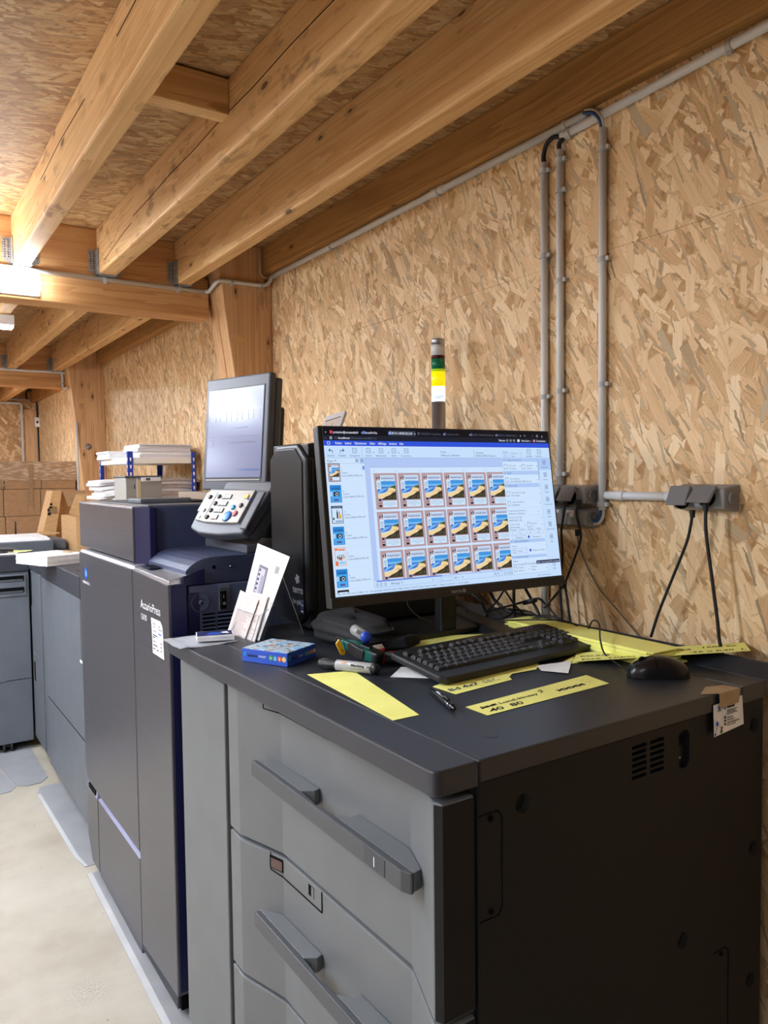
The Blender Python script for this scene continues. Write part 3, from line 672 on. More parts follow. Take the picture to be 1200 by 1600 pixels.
# ------------------------------------------------------------------ operator panel
pc = Vector((0.918, 2.197, 1.558)); pyaw, ptilt = -1.287, 0.085
pxd = Vector((math.cos(pyaw), math.sin(pyaw), 0)); pn = Vector((math.sin(pyaw), -math.cos(pyaw), 0)); pzd = Vector((0, 0, 1))*math.cos(ptilt) - pn*math.sin(ptilt)
t = panel = thing('operator_panel', 'tall grey touch screen with a silver keypad below, mounted on the navy press', 'screen', (0.97, 2.17, 1.211))
F = frame(pc, pxd, pzd)
m = MB(F); w, h = 0.150, 0.172
m.box(-w, w, 0.0, 0.026, -h-0.004, h, PANELG, 0.006, 3); m.box(-w+0.006, w, 0.026, 0.052, -h+0.01, h-0.012, PANELG, 0.006)
m.box(-0.10, 0.13, 0.052, 0.085, -0.14, 0.08, BLACKP, 0.008)
m.part('housing', t)
PSCR = bpy.data.materials.new('panel_glass'); PSCR.use_nodes = True
def _ps():
    n = NT(PSCR); b = n.n['Principled BSDF']; b.inputs['Base Color'].default_value = rgb(60, 62, 84); b.inputs['Roughness'].default_value = 0.20; b.inputs['Specular IOR Level'].default_value = 0.6
    b.inputs['Emission Color'].default_value = rgb(126, 130, 168); b.inputs['Emission Strength'].default_value = 0.55
_ps()
m = MB(F); m.box(-0.134, 0.131, -0.0012, 0.001, -0.141, 0.138, BLACKP); m.box(-0.131, 0.128, -0.0022, -0.0005, -0.137, 0.134, PSCR)
U1, U2, U3 = em('panel_ui_pale', 176, 178, 200, 0.8), em('panel_ui_blue', 104, 128, 190, 0.8), em('panel_ui_line', 118, 116, 140, 0.7)
for k in range(5): 
    x = -0.122+k*0.052
    for a, b_, c, d in ((x, x+0.03, 0.064, 0.0648), (x, x+0.03, 0.035, 0.0358), (x, x+0.0006, 0.035, 0.064), (x+0.0294, x+0.03, 0.035, 0.064)): m.box(a, b_, -0.0026, -0.0022, c, d, U1)
m.box(-0.128, 0.124, -0.0026, -0.0022, -0.012, -0.0112, U3); m.box(0.0, 0.06, -0.0026, -0.0022, 0.012, 0.015, U2)
m.box(-0.02, 0.10, -0.0026, -0.0022, -0.033, -0.031, U3); m.box(0.03, 0.12, -0.0026, -0.0022, -0.117, -0.112, U2)
for a, b_, c, d in ((-0.125, -0.100, -0.022, -0.0212), (-0.125, -0.100, -0.042, -0.0412), (-0.125, -0.1242, -0.042, -0.022), (-0.1008, -0.100, -0.042, -0.022)): m.box(a, b_, -0.0026, -0.0022, c, d, U3)
m.part('touch_screen', t, 'glossy lit touch screen')
m = MB(F); m.box(-0.128, 0.126, -0.003, 0.001, -0.147, -0.1435, SILVER, 0.0008); m.part('trim_bar', t, 'thin silver bar below the screen')
# keypad block
kc = Vector((0.832, 2.072, 1.338)); ktilt = 0.63
kzd = Vector((0, 0, 1))*math.cos(ktilt) - pn*math.sin(ktilt)
FK = frame(kc, pxd, kzd)
m = MB(FK)
m.prism([(-0.112, -0.075), (-0.06, -0.090), (0.03, -0.092), (0.128, -0.082), (0.150, 0.060), (-0.120, 0.068), (-0.122, 0.0)], 1, 0.002, 0.034, PANELG, 0.006, 3)
m.prism([(-0.10, -0.06), (0.125, -0.07), (0.140, 0.058), (-0.11, 0.062)], 1, 0.034, 0.075, PANELG, 0.012, 3)
m.box(0.110, 0.140, -0.003, 0.006, -0.070, 0.052, PANELG, 0.003)
m.box(-0.09, 0.13, 0.02, 0.10, 0.04, 0.105, PANELG, 0.008)
kp = m.part('keypad_housing', t)
m = MB(FK); m.prism([(-0.098, -0.050), (-0.05, -0.056), (0.02, -0.0575), (0.098, -0.054), (0.1, 0.054), (-0.1, 0.054)], 1, -0.006, 0.004, SILVER, 0.002)
m.box(-0.116, -0.102, -0.003, 0.004, -0.02, 0.050, SILVER, 0.003)
m.box(-0.0605, -0.0585, -0.0066, -0.0058, -0.043, 0.046, BLACKP)
m.part('keypad', t, 'silver keypad plate')
BTN = mat('button_dark', rgb(52, 50, 50), 0.35); BTNW = mat('button_white', rgb(240, 240, 238), 0.4); BTNB = mat('button_blue', rgb(50, 128, 222), 0.3); BTNC = mat('button_cyan', rgb(60, 160, 222), 0.3); BTNR = mat('button_red', rgb(226, 110, 116), 0.35); BTNY = mat('button_yellow', rgb(240, 204, 90), 0.35)
def rbtn(x, z, r, mt, lab=None):
    m = MB(FK); m.lathe((FK @ Vector((0, 0, 0)))*0 + Vector((x, -0.006, z)), (0, -1, 0), [(0, r), (0.003, r), (0.0042, r*0.82), (0.0042, 0.0005)], mt, 24); m.cyl((x, -0.0055, z), (x, -0.0072, z), r*1.16, BTN, seg=24)
    m.part('button', t, lab)
for i, (x, z) in enumerate(((-0.083, 0.028), (-0.042, 0.030), (-0.043, 0.006), (-0.046, -0.018), (-0.047, -0.041))): rbtn(x, z, 0.0066, BTN)
rbtn(0.0755, 0.001, 0.0068, BTN); rbtn(-0.078, -0.018, 0.0058, BTNW, 'white round button'); rbtn(0.046, -0.006, 0.0075, BTNC, 'small light blue button'); rbtn(0.068, -0.026, 0.0085, BTNR, 'red stop button'); rbtn(0.040, -0.036, 0.0155, BTNB, 'large blue start button')
for (x, z, n) in ((-0.006, 0.030, 3), (-0.008, 0.006, 3), (-0.010, -0.017, 3), (-0.006, -0.040, 2)):
    for k in range(n):
        m = MB(FK); xx = x-0.012+k*0.0125
        m.box(xx-0.007, xx+0.007, -0.0075, -0.0058, z-0.0085, z+0.0075, BTN); m.box(xx-0.0052, xx+0.0052, -0.0095, -0.006, z-0.0055, z+0.0055, BTNW, 0.001); m.text('%d' % (k+1) if n == 3 else '0*'[k], (xx-0.0015, -0.0095, z-0.002), (1, 0, 0), (0, 0, 1), 0.006, INKG)
        m.part('key', t)
m = MB(FK); m.box(0.072, 0.088, -0.0095, -0.006, 0.024, 0.037, BTNY, 0.0015); m.part('key', t, 'yellow square key')
m = MB(FK); m.box(-0.092, -0.079, -0.0085, -0.006, -0.046, -0.036, BTNW, 0.001); m.part('key', t, 'small white square key')
m = MB(FK); m.box(0.090, 0.102, -0.0068, -0.006, 0.020, 0.024, em('lamp_violet', 90, 80, 230, 0.8)); m.box(0.088, 0.100, -0.0068, -0.006, -0.004, -0.002, TEXTG); m.part('status_light', t)
# foot plate and stem
m = MB(); m.prism([(0.842, 1.952), (0.842, 2.268), (1.25, 2.268), (1.25, 1.952)], 2, 1.2115, 1.236, PANELG, 0.004, 3); m.part('foot_plate', t)
m = MB(); m.cyl((1.02, 2.16, 1.23), (1.02, 2.16, 1.44), 0.045, BLACKP); m.cyl((1.02, 2.16, 1.44), (0.99, 2.19, 1.47), 0.04, BLACKP); m.part('stem', t)

# grey card tray on top of the scanner block
m = MB()
q = [onZ(*p, 1.345) for p in ((191, 788), (225, 790), (252, 787), (238, 779), (205, 780))]
m.prism([(0.70, 2.45), (0.70, 2.60), (0.80, 2.62), (0.90, 2.55), (0.86, 2.44)], 2, 1.341, 1.356, GREYD, 0.004); m.prism([(0.86, 2.44), (0.90, 2.55), (0.98, 2.50), (0.93, 2.42)], 2, 1.341, 1.348, BLACKP, 0.002)
m.thing('sheet_guide', 'flat grey plastic guide lying on top of the navy scanner block', 'tray')
m = MB(); m.slab([(0.95, 2.30, 1.3415), (1.25, 2.30, 1.3415), (1.25, 2.36, 1.3415), (0.92, 2.40, 1.3415)], 0.002, PAPER, (0, 0, 1)); m.thing('paper_sheet', 'white sheet lying at the near edge on top of the navy scanner block', 'paper')
m = MB(); m.box(1.0, 1.30, 2.42, 2.98, 1.341, 1.368, mat('brown_cover', rgb(136, 118, 100), 0.6), 0.003); m.thing('scanner_rear_top', 'low brown rear top of the scanner block, in front of the rack', 'box')  # block stands for the brown rear top of the scanner
# ------------------------------------------------------------------ paper feed cabinet with the charcoal worktop
ZT = 1.035
t = cab = thing('paper_feed_cabinet', 'big grey paper feed cabinet with drawers and a charcoal worktop, nearest the camera', 'cabinet', (0.98, 1.30, 0))
MB().box(0.668, 1.352, 0.795, 1.815, 0.05, 1.0, GREYD, 0.003).part('body', t)
# worktop
m = MB(); m.prism([(0.6655, 0.777), (1.283, 0.777), (1.283, 1.82), (0.6655, 1.82)], 2, 1.0035, ZT, CHAR, 0.003)
m.prism([(1.2835, 1.0035), (1.2835, ZT), (1.357, ZT), (1.357, 1.0035)], 1, 0.777, 1.82, CHAR, 0.0012)
for p in ((0.745, 0.845), (1.185, 0.845), (0.80, 1.19), (0.745, 1.70)): m.cyl((p[0], p[1], ZT-0.001), (p[0], p[1], ZT+0.0004), 0.011, CHARB, seg=24)
m.part('worktop', t, 'charcoal worktop')
m = MB(); m.prism([(0.590, 0.790), (0.592, 0.782), (0.600, 0.777), (0.6648, 0.777), (0.6648, 1.82), (0.576, 1.82), (0.576, 1.60), (0.584, 1.40)], 2, 0.9995, ZT, CHARB, 0.003, 2); m.part('front_trim', t, 'charcoal front edge strip')
m = MB(); m.prism([(1.3575, 1.006), (1.3575, ZT), (1.396, 1.058), (1.402, 1.058), (1.402, 1.050), (1.376, 1.006)], 1, 0.777, 1.82, CHAR, 0.0012); m.part('back_lip', t, 'sloping rear lip')
# drawers
PLATE = mat('number_plate_grey', rgb(60, 61, 66), 0.5)
prof = [(0.604, 1.515), (0.604, 1.462), (0.641, 1.337), (0.648, 0.915), (0.604, 0.802), (0.610, 0.787), (0.664, 0.787), (0.664, 1.515)]
zs = [(0.682, 0.985), (0.388, 0.674), (0.10, 0.380)]
for i, (z0, z1) in enumerate(zs):
    m = MB(); m.prism(prof, 2, z0, z1, GREY, 0.0025)
    if i == 0: m.prism([(0.604, 1.515), (0.604, 1.462), (0.607, 1.452), (0.64, 1.452), (0.64, 1.515)], 2, 0.983, 0.988, GREY)
    d = m.part('drawer', t, ('top drawer with a numbered handle', 'middle drawer with a level window', 'lowest drawer')[i])
    MB().prism([(0.6035, 0.7985), (0.6095, 0.7865), (0.664, 0.7865), (0.664, 0.7869), (0.61, 0.7869), (0.604, 0.7989)], 2, z0+0.003, z1-0.003, SIDE).part('drawer_side', d, 'dark side cheek')
    if i == 2: continue
    # handle: bar on two wedge brackets
    hz = 0.834 if i == 0 else 0.529
    m = MB(); m.prism([(0.597, 1.383), (0.597, 0.868), (0.604, 0.852), (0.609, 0.852), (0.609, 1.085), (0.607, 1.11), (0.604, 1.13), (0.607, 1.155), (0.609, 1.18), (0.609, 1.379)], 2, hz, hz+0.031, HANDLE, 0.002)
    hd = m.part('handle', d, 'dark grey pull bar')
    for poly in ([(0.6092, 1.383), (0.6150, 1.380), (0.6405, 1.340), (0.6425, 1.186), (0.630, 1.182), (0.6092, 1.196)], [(0.6092, 1.080), (0.628, 1.058), (0.6445, 1.058), (0.647, 0.914), (0.6245, 0.856), (0.6092, 0.853)]):
        MB().prism(poly, 2, hz+0.002, hz+0.030, GREY, 0.0012).part('handle_bracket', hd)
    if i == 0:
        m = MB(); m.box(0.5962, 0.598, 0.908, 0.965, hz+0.003, hz+0.028, PLATE, 0.0004); m.text('1', (0.5960, 0.941, hz+0.0075), (0, -1, 0), (0, 0, 1), 0.022, TEXTW, lift=0.0004); m.part('number_plate', hd, 'plate with the number 1')
        m = MB()
        def groove(m, a, b_, r=0.0011): m.tube([a, b_], r, HOLE, 6)
        xa = lambda y: 0.604+(1.462-y)*0.296-0.0004
        groove(m, (xa(1.385), 1.385, 0.985), (xa(1.385), 1.385, 0.962)); groove(m, (xa(1.385), 1.385, 0.962), (0.6396, 1.337, 0.962)); groove(m, (0.6396, 1.337, 0.962), (0.6432, 1.15, 0.962)); groove(m, (0.6432, 1.15, 0.962), (0.6432, 1.15, 0.985))
        m.part('cover_plate', d)
    else:
        m = MB()
        groove(m, (xa(1.372), 1.372, 0.674), (xa(1.372), 1.372, 0.640)); groove(m, (xa(1.372), 1.372, 0.640), (0.6396, 1.337, 0.636)); groove(m, (0.6396, 1.337, 0.636), (0.6426, 1.185, 0.636)); groove(m, (0.6426, 1.185, 0.636), (0.6426, 1.185, 0.674))
        m.part('latch_plate', d)
        dirv = Vector((0.641-0.604, 1.337-1.462, 0)).normalized()
        FW = frame((xa(1.352)-0.0006, 1.352, 0.657), dirv, (0, 0, 1))
        m = MB(FW); m.box(-0.022, 0.0155, -0.001, 0.002, -0.0125, 0.0125, HOLE); m.box(-0.018, 0.014, -0.0014, -0.0005, -0.0105, 0.0085, mat('smoked_window', rgb(84, 64, 58), 0.2)); m.part('level_window', d, 'small smoked paper level window')
        m = MB(); m.box(0.6425, 0.6445, 1.215, 1.236, 0.647, 0.668, HOLE); m.box(0.6420, 0.6430, 1.2155, 1.224, 0.6475, 0.6675, GREY); m.part('slot', d)
# narrow door left of the drawers
m = MB(); m.box(0.603, 0.664, 1.533, 1.812, 0.08, 0.982, GREY, 0.003); m.part('side_door', t, 'plain grey door left of the drawers')
MB().box(0.625, 0.668, 1.516, 1.532, 0.08, 0.985, GREYD).part('gap_strip', t)
# right-hand side panel, with real recesses
m = MB(); m.box(0.6685, 1.362, 0.783, 0.797, 0.05, 1.002, SIDE, 0.002); sp = m.part('side_panel', t, 'charcoal side panel with recesses')
DENTS = ((0.751, 0.953, 0.0165), (1.331, 0.954, 0.0165), (1.334, 0.723, 0.0165), (1.123, 0.620, 0.0165), (1.328, 0.472, 0.0165))
def _c(m):
    for x, z, r in DENTS: m.cyl((x, 0.775, z), (x, 0.7925, z), r*1.0, HOLE, r1=r*0.72, seg=28)
    m.prism([(1.108, 0.978), (1.114, 0.985), (1.132, 0.985), (1.138, 0.978), (1.138, 0.932), (1.130, 0.921), (1.116, 0.921), (1.108, 0.930)], 1, 0.775, 0.7925, HOLE)
    for xa_, xb_ in ((0.988, 1.024), (1.033, 1.069)):
        for k in range(6): m.box(xa_, xb_, 0.775, 0.7925, 0.9855-0.0098*k-0.0060, 0.9855-0.0098*k, HOLE)
cut(sp, [_c])
sp.data.materials.clear(); sp.data.materials.append(SIDE)
for p in sp.data.polygons: p.material_index = 0
m = MB(); m.cyl((1.123, 0.7924, 0.967), (1.123, 0.7885, 0.967), 0.008, HOLE); m.part('keyhole_screw', sp)
m = MB(); m.cyl((1.123, 0.7924, 0.936), (1.123, 0.791, 0.936), 0.002, TEXTG); m.part('keyhole_screw', sp)
def hatch(x0, x1, z0, z1):
    m = MB(); r = 0.0009; y = 0.7828
    pts = [(x0, y, z1), (x1-0.008, y, z1), (x1, y, z1-0.010), (x1, y, z0+0.010), (x1-0.008, y, z0), (x0, y, z0)]
    for a, b_ in zip(pts, pts[1:]): m.tube([a, b_], r, HOLE, 6)
    for z in (z1-0.008, z0+0.010): m.cyl(((x0+x1)/2, 0.7835, z), ((x0+x1)/2, 0.7812, z), 0.0045, HOLE, seg=14)
    m.part('access_hatch', sp)
hatch(0.669, 0.711, 0.806, 0.955)
hatch(1.212, 1.256, 0.40, 0.565)
for x, y in ((0.72, 0.86), (1.30, 0.86), (0.72, 1.75), (1.30, 1.75)):
    m = MB(); m.cyl((x-0.015, y, 0.028), (x+0.015, y, 0.028), 0.028, BLACKP); m.box(x-0.02, x+0.02, y-0.02, y+0.02, 0.045, 0.06, GALV); m.part('caster', t)

# taped business card hanging at the worktop edge
m = MB()
m.slab([(1.193, 0.7755, 1.017), (1.279, 0.7755, 1.021), (1.284, 0.7750, 0.968), (1.193, 0.7735, 0.962)], 0.0006, PAPER, (0, -1, 0))
def cd_(dx, dz): return Vector((1.193+dx, 0.7742, 1.018-dz))
for (dx, dz, w, h, mt) in ((0.038, 0.010, 0.022, 0.0028, INK), (0.038, 0.016, 0.030, 0.0013, INKG), (0.038, 0.019, 0.024, 0.0013, INKG), (0.038, 0.022, 0.03, 0.0013, INKG), (0.038, 0.029, 0.018, 0.0013, INKG), (0.038, 0.033, 0.02, 0.0013, INKG), (0.038, 0.038, 0.036, 0.0016, INKG), (0.038, 0.042, 0.026, 0.0013, INKG), (0.030, 0.008, 0.003, 0.010, LOGO), (0.010, 0.013, 0.010, 0.0012, INKG)):
    p = cd_(dx, dz); m.box(p.x, p.x+w, 0.7728, 0.7734, p.z-h/2, p.z+h/2, mt)
for dz in (0.027, 0.033, 0.039): p = cd_(0.032, dz); m.cyl((p.x, 0.7734, p.z), (p.x, 0.7728, p.z), 0.0022, INK, seg=14)
p = cd_(0.015, 0.008); m.cyl((p.x, 0.7734, p.z), (p.x, 0.7728, p.z), 0.0035, LOGO, seg=18)
def diamond(dx, dz, r, mt): p = cd_(dx, dz); m.add([(p.x-r, 0.7726, p.z), (p.x, 0.7726, p.z-r*1.15), (p.x+r, 0.7726, p.z), (p.x, 0.7726, p.z+r*1.15)], [(0, 1, 2, 3)], mt)
diamond(0.008, 0.034, 0.005, LOGO); diamond(0.022, 0.044, 0.0032, mat('mark_red', rgb(170, 60, 56), 0.6)); diamond(0.021, 0.050, 0.004, mat('mark_green', rgb(56, 110, 70), 0.6)); diamond(0.003, 0.052, 0.003, LOGO)
m.tube([cd_(0.008, 0.034)+Vector((0, -0.0012, 0)), cd_(0.022, 0.044)+Vector((0, -0.0012, 0))], 0.0004, INKG, 6); m.tube([cd_(0.008, 0.040)+Vector((0, -0.0012, 0)), cd_(0.003, 0.052)+Vector((0, -0.0012, 0))], 0.0004, INKG, 6)
m.thing('business_card', 'white business card with coloured diamonds taped to the worktop edge at the right', 'card')
m = MB(); m.slab([(1.178, 0.790, ZT+0.0004), (1.205, 0.776, ZT+0.0004), (1.268, 0.7765, ZT+0.0004), (1.262, 0.800, ZT+0.0004), (1.225, 0.812, ZT+0.0004)], 0.0007, KRAFT, (0, 0, 1))
m.slab([(1.206, 0.7725, ZT+0.0008), (1.206, 0.7712, 1.010), (1.262, 0.7712, 1.012), (1.268, 0.7725, ZT+0.0008)], 0.0006, KRAFT, (0, -1, 0))
m.slab([(1.206, 0.778, ZT+0.0009), (1.206, 0.7720, ZT+0.0009), (1.268, 0.7720, ZT+0.0009), (1.268, 0.778, ZT+0.0009)], 0.0006, KRAFT, (0, 0, 1))
m.thing('paper_tape', 'strip of brown paper tape holding the business card on the worktop edge', 'tape')

# ------------------------------------------------------------------ left side machines
def relay():
    t = thing('relay_unit', 'grey low cabinet with dark top between the press and the corner finisher', 'cabinet', (0.98, 3.5, 0))
    MB().box(0.66, 1.05, 2.962, 4.02, 0.07, 0.955, GREYB, 0.003).part('body', t)
    m = MB(); m.box(0.648, 0.662, 3.045, 3.865, 0.075, 0.955, GREYB, 0.003); d = m.part('door', t)
    a, b_ = onX(76, 1088, 0.648), onX(125, 1150, 0.648)
    MB().tube([(0.6475, a.y, a.z), (0.6475, 3.047, a.z)], 0.0016, HOLE, 6).part('seam', d)
    m = MB(); m.box(0.6465, 0.649, 3.115, 3.125, 0.70, 0.95, GREYD); m.box(0.6455, 0.649, 3.105, 3.14, 0.705, 0.715, WHITE); m.part('pull', d)
    m = MB(); m.box(0.645, 1.05, 2.965, 3.95, 0.957, 1.045, CHARB, 0.003); m.box(0.6445, 0.70, 3.10, 3.104, 0.957, 1.0455, HOLE)
    for k in range(4): m.box(0.68, 0.80, 3.05+0.09*k, 3.056+0.09*k, 1.044, 1.0458, HOLE)
    m.part('top', t, 'dark grey top cover')
    return t
relay()
t = thing('corner_column', 'narrow grey column cabinet in the corner beside the caster finisher', 'cabinet', (0.98, 4.2, 0))
MB().box(0.665, 1.05, 4.03, 4.50, 0.06, 0.955, GREYB, 0.004).part('body', t)
MB().prism([(0.656, 4.03), (0.656, 4.12), (0.668, 4.15), (0.668, 4.03)], 2, 0.08, 0.955, GREYB, 0.002).part('edge_strip', t)
m = MB(); m.box(0.660, 0.668, 4.13, 4.335, 0.08, 0.52, GREYB, 0.002); m.box(0.660, 0.668, 4.13, 4.335, 0.528, 0.955, GREYB, 0.002); d = m.part('door', t)
m = MB(); m.box(0.6585, 0.662, 4.27, 4.30, 0.38, 0.48, HOLE); m.box(0.6585, 0.662, 4.315, 4.335, 0.77, 0.94, HOLE); m.part('slot', d)
MB().box(0.655, 1.05, 4.03, 4.50, 0.957, 1.0, CHARB, 0.003).part('top', t, 'dark grey top cover')
# finisher standing across the end
YL = 4.36
def P(x, y): return onY(x, y, YL)
t = fin = thing('finisher_cabinet', 'grey finisher cabinet on casters at the left edge with two slots', 'cabinet', (0.2, 4.6, 0))
zt = P(30, 893).z; zb = P(30, 1160).z
MB().box(-0.35, 0.655, YL, 4.95, zb, zt, GREYB, 0.004).part('body', t)
MB().box(-0.35, 0.655, YL-0.01, 4.95, zt+0.002, P(30, 867).z, CHARB, 0.004).part('top', t, 'dark charcoal top cover')
m = MB(); z1, z0 = P(20, 898).z, P(20, 932).z
m.box(0.30, P(41, 910).x, YL-0.006, YL+0.002, z0, z1, GREYB, 0.003); fr = m.part('slot_panel', t)
for (ya, yb) in ((900, 908), (918, 926)):
    m = MB(); m.box(0.31, P(37, 905).x, YL-0.008, YL-0.003, P(20, yb).z, P(20, ya).z, HOLE); m.prism([(YL-0.004, P(20, yb).z), (YL-0.014, P(20, yb).z+0.010), (YL-0.010, P(20, yb).z)], 0, 0.31, P(35, 905).x, GREYB); m.part('grip_slot', fr)
m = MB(); z = P(20, 1063).z; m.tube([(0.0, YL-0.0005, z), (0.654, YL-0.0005, z)], 0.0012, HOLE, 6); m.box(0.49, 0.53, YL-0.003, YL, z-0.002, z+0.002, GREYB); m.part('panel_seam', t)
for x, y in ((P(13, 1175).x, YL+0.03), (-0.25, YL+0.03)):
    m = MB()
    for dx in (-0.024, 0.012): m.lathe((x+dx, y, 0.030), (1, 0, 0), [(0, 0.020), (0.002, 0.028), (0.012, 0.030), (0.014, 0.022)], BLACKP, 20)
    m.box(x-0.012, x+0.012, y-0.01, y+0.03, 0.025, 0.062, BLACKP, 0.004); m.cyl((x, y, 0.055), (x, y, zb), 0.010, GALV)
    m.part('caster', t, 'black twin wheel caster')
m = MB(); m.box(0.30, 0.66, YL+0.06, YL+0.5, 0.035, zb-0.002, HOLE, 0.002); m.part('underframe', t)
# things on top of the left machines
zr = 1.0462
m = MB(); M = Matrix.Translation((0.608, 3.55, zr)) @ Matrix.Rotation(math.radians(21), 4, 'Z')
for k in range(5):
    o = 0.002*math.sin(k*2.3); m.M = M; m.box(o, 0.200+o, o, 0.250+o, 0.0085*k, 0.0085*k+0.0083, PAPER)
m.box(0.001, 0.199, 0.001, 0.249, 0.0426, 0.0432, PAPERP)
m.thing('paper_stack', 'thick stack of white sheets on the grey cabinet left of the press', 'paper')
m = MB(); m.prism([(0.725, 3.66), (0.70, 3.70), (0.72, 3.78), (0.755, 3.72)], 2, 1.0896, 1.093, KRAFT); m.thing('cardboard_scrap', 'small brown cardboard scrap on the paper stack beside the navy press', 'card')
zf = P(30, 867).z
m = MB(); a = onZ(2, 866, zf+0.001); m.slab([(0.40, 4.45, zf+0.0005), (0.60, 4.40, zf+0.0005), (0.66, 4.55, zf+0.0005), (0.42, 4.60, zf+0.0005)], 0.003, PAPER, (0, 0, 1)); m.thing('paper_sheet', 'loose white sheet on the finisher top at the left edge', 'paper')
m = MB(); m.slab([(0.50, 4.52, zf+0.006), (0.655, 4.45, zf+0.006), (0.70, 4.50, zf+0.008), (0.54, 4.60, zf+0.006)], 0.002, YELLOW, (0, 0, 1)); m.thing('paper_strip', 'pale yellow paper behind the thick white stack at the left', 'paper')
m = MB(); m.tube([(0.44, 4.44, zf+0.012), (0.50, 4.46, zf+0.020), (0.60, 4.47, zf+0.016)], 0.007, BLACKP, 8, 4); m.lathe((0.43, 4.44, zf+0.010), (-1, 0, 0), [(0, 0.008), (0.02, 0.008), (0.021, 0.004)], WHITE, 14); m.tube([(0.50, 4.46, zf+0.015), (0.53, 4.44, zf+0.01), (0.57, 4.45, zf+0.01)], 0.004, BLACKP, 8, 4)
m.thing('stapler', 'small black hand tool lying on white paper at the left edge', 'tool')
# output tray machine further back
t = thing('output_stacker', 'dark low stacker with a pale tray behind the finisher at the left', 'machine', (0.5, 5.2, 0))
a = onY(0, 868, 5.0); 
MB().box(-0.3, 1.0, 5.0, 5.5, 0.0, 0.985, CHARB, 0.004).part('body', t)
zt = onY(30, 836, 5.3).z
m = MB(); m.box(-0.3, 0.90, 5.02, 5.50, 0.985, onY(20, 848, 5.02).z, GREYB, 0.003); m.box(0.905, 0.995, 5.15, 5.5, 0.985, 1.045, GREYB, 0.003); m.part('tray', t)
for px_ in (24, 112):
    q = onY(px_, 826, 5.45); m = MB(); m.prism([(q.x-0.007, 1.02), (q.x+0.008, 1.02), (q.x+0.004, q.z+0.045), (q.x-0.002, q.z+0.05)], 1, 5.44, 5.455, BLACKP, 0.002); m.part('guide_pin', t)
m = MB(); m.hexa([(0.66, 5.05, 0.99), (0.86, 5.05, 0.99), (0.84, 5.2, 0.99), (0.62, 5.2, 0.99), (0.63, 5.10, 1.03), (0.83, 5.10, 1.03), (0.83, 5.2, 1.03), (0.60, 5.2, 1.03)], GREYD, 0.003); m.part('chute', t)
a = onY(0, 836, 5.3); b_ = onY(94, 834, 5.3); b_.x = min(b_.x, 0.89)
m = MB(); zz = onY(20, 848, 5.02).z+0.0005; m.box(-0.2, b_.x, 5.08, 5.48, zz, zz+0.014, PAPER, 0.001); m.box(-0.19, b_.x-0.01, 5.09, 5.47, zz+0.0142, zz+0.022, PAPER, 0.001); m.thing('paper_stack', 'long low pile of white sheets on the tray behind the finisher', 'paper')

# floor sheets along the machines
MATG = noisy('grey_vinyl', rgb(128, 127, 128), rgb(137, 136, 137), 8, rough=0.4)
MATW = noisy('white_vinyl_edge', rgb(166, 165, 164), rgb(176, 175, 174), 8, rough=0.5)
def sheet(name, pts, label, group, h=0.003, mt=MATG, edge=None):
    m = MB(); m.prism(pts, 2, 0.0005, h, mt)
    if edge: m.prism(edge, 2, h, h+0.001, MATW)
    return m.thing(name, label, 'mat', group)
sheet('floor_sheet', [(0.560, 1.0), (0.585, 2.84), (0.95, 2.84), (0.95, 1.0)], 'grey floor sheet with a white edge under the press and feed cabinet', 'floor sheets', edge=[(0.560, 1.0), (0.585, 2.84), (0.603, 2.84), (0.580, 1.0)])
sheet('floor_sheet', [(0.592, 2.90), (0.575, 3.0), (0.560, 3.70), (0.585, 3.79), (0.95, 3.79), (0.95, 2.90)], 'pale grey floor sheet in front of the grey cabinets left of the press', 'floor sheets', h=0.0022, edge=[(0.592, 2.90), (0.575, 3.0), (0.560, 3.70), (0.575, 3.70), (0.590, 3.0), (0.602, 2.90)])
sheet('floor_sheet', [(0.505, 3.86), (0.54, 3.835), (0.60, 3.84), (0.64, 3.90), (0.64, 4.9), (0.36, 4.9)], 'rounded grey floor sheet in front of the caster, right piece', 'floor sheets', h=0.0035)
sheet('floor_sheet', [(0.30, 3.86), (0.40, 3.80), (0.47, 3.81), (0.50, 3.87), (0.34, 4.9), (-0.1, 4.9), (-0.1, 3.9)], 'rounded grey floor sheet at the left edge beside the caster', 'floor sheets', h=0.0028)
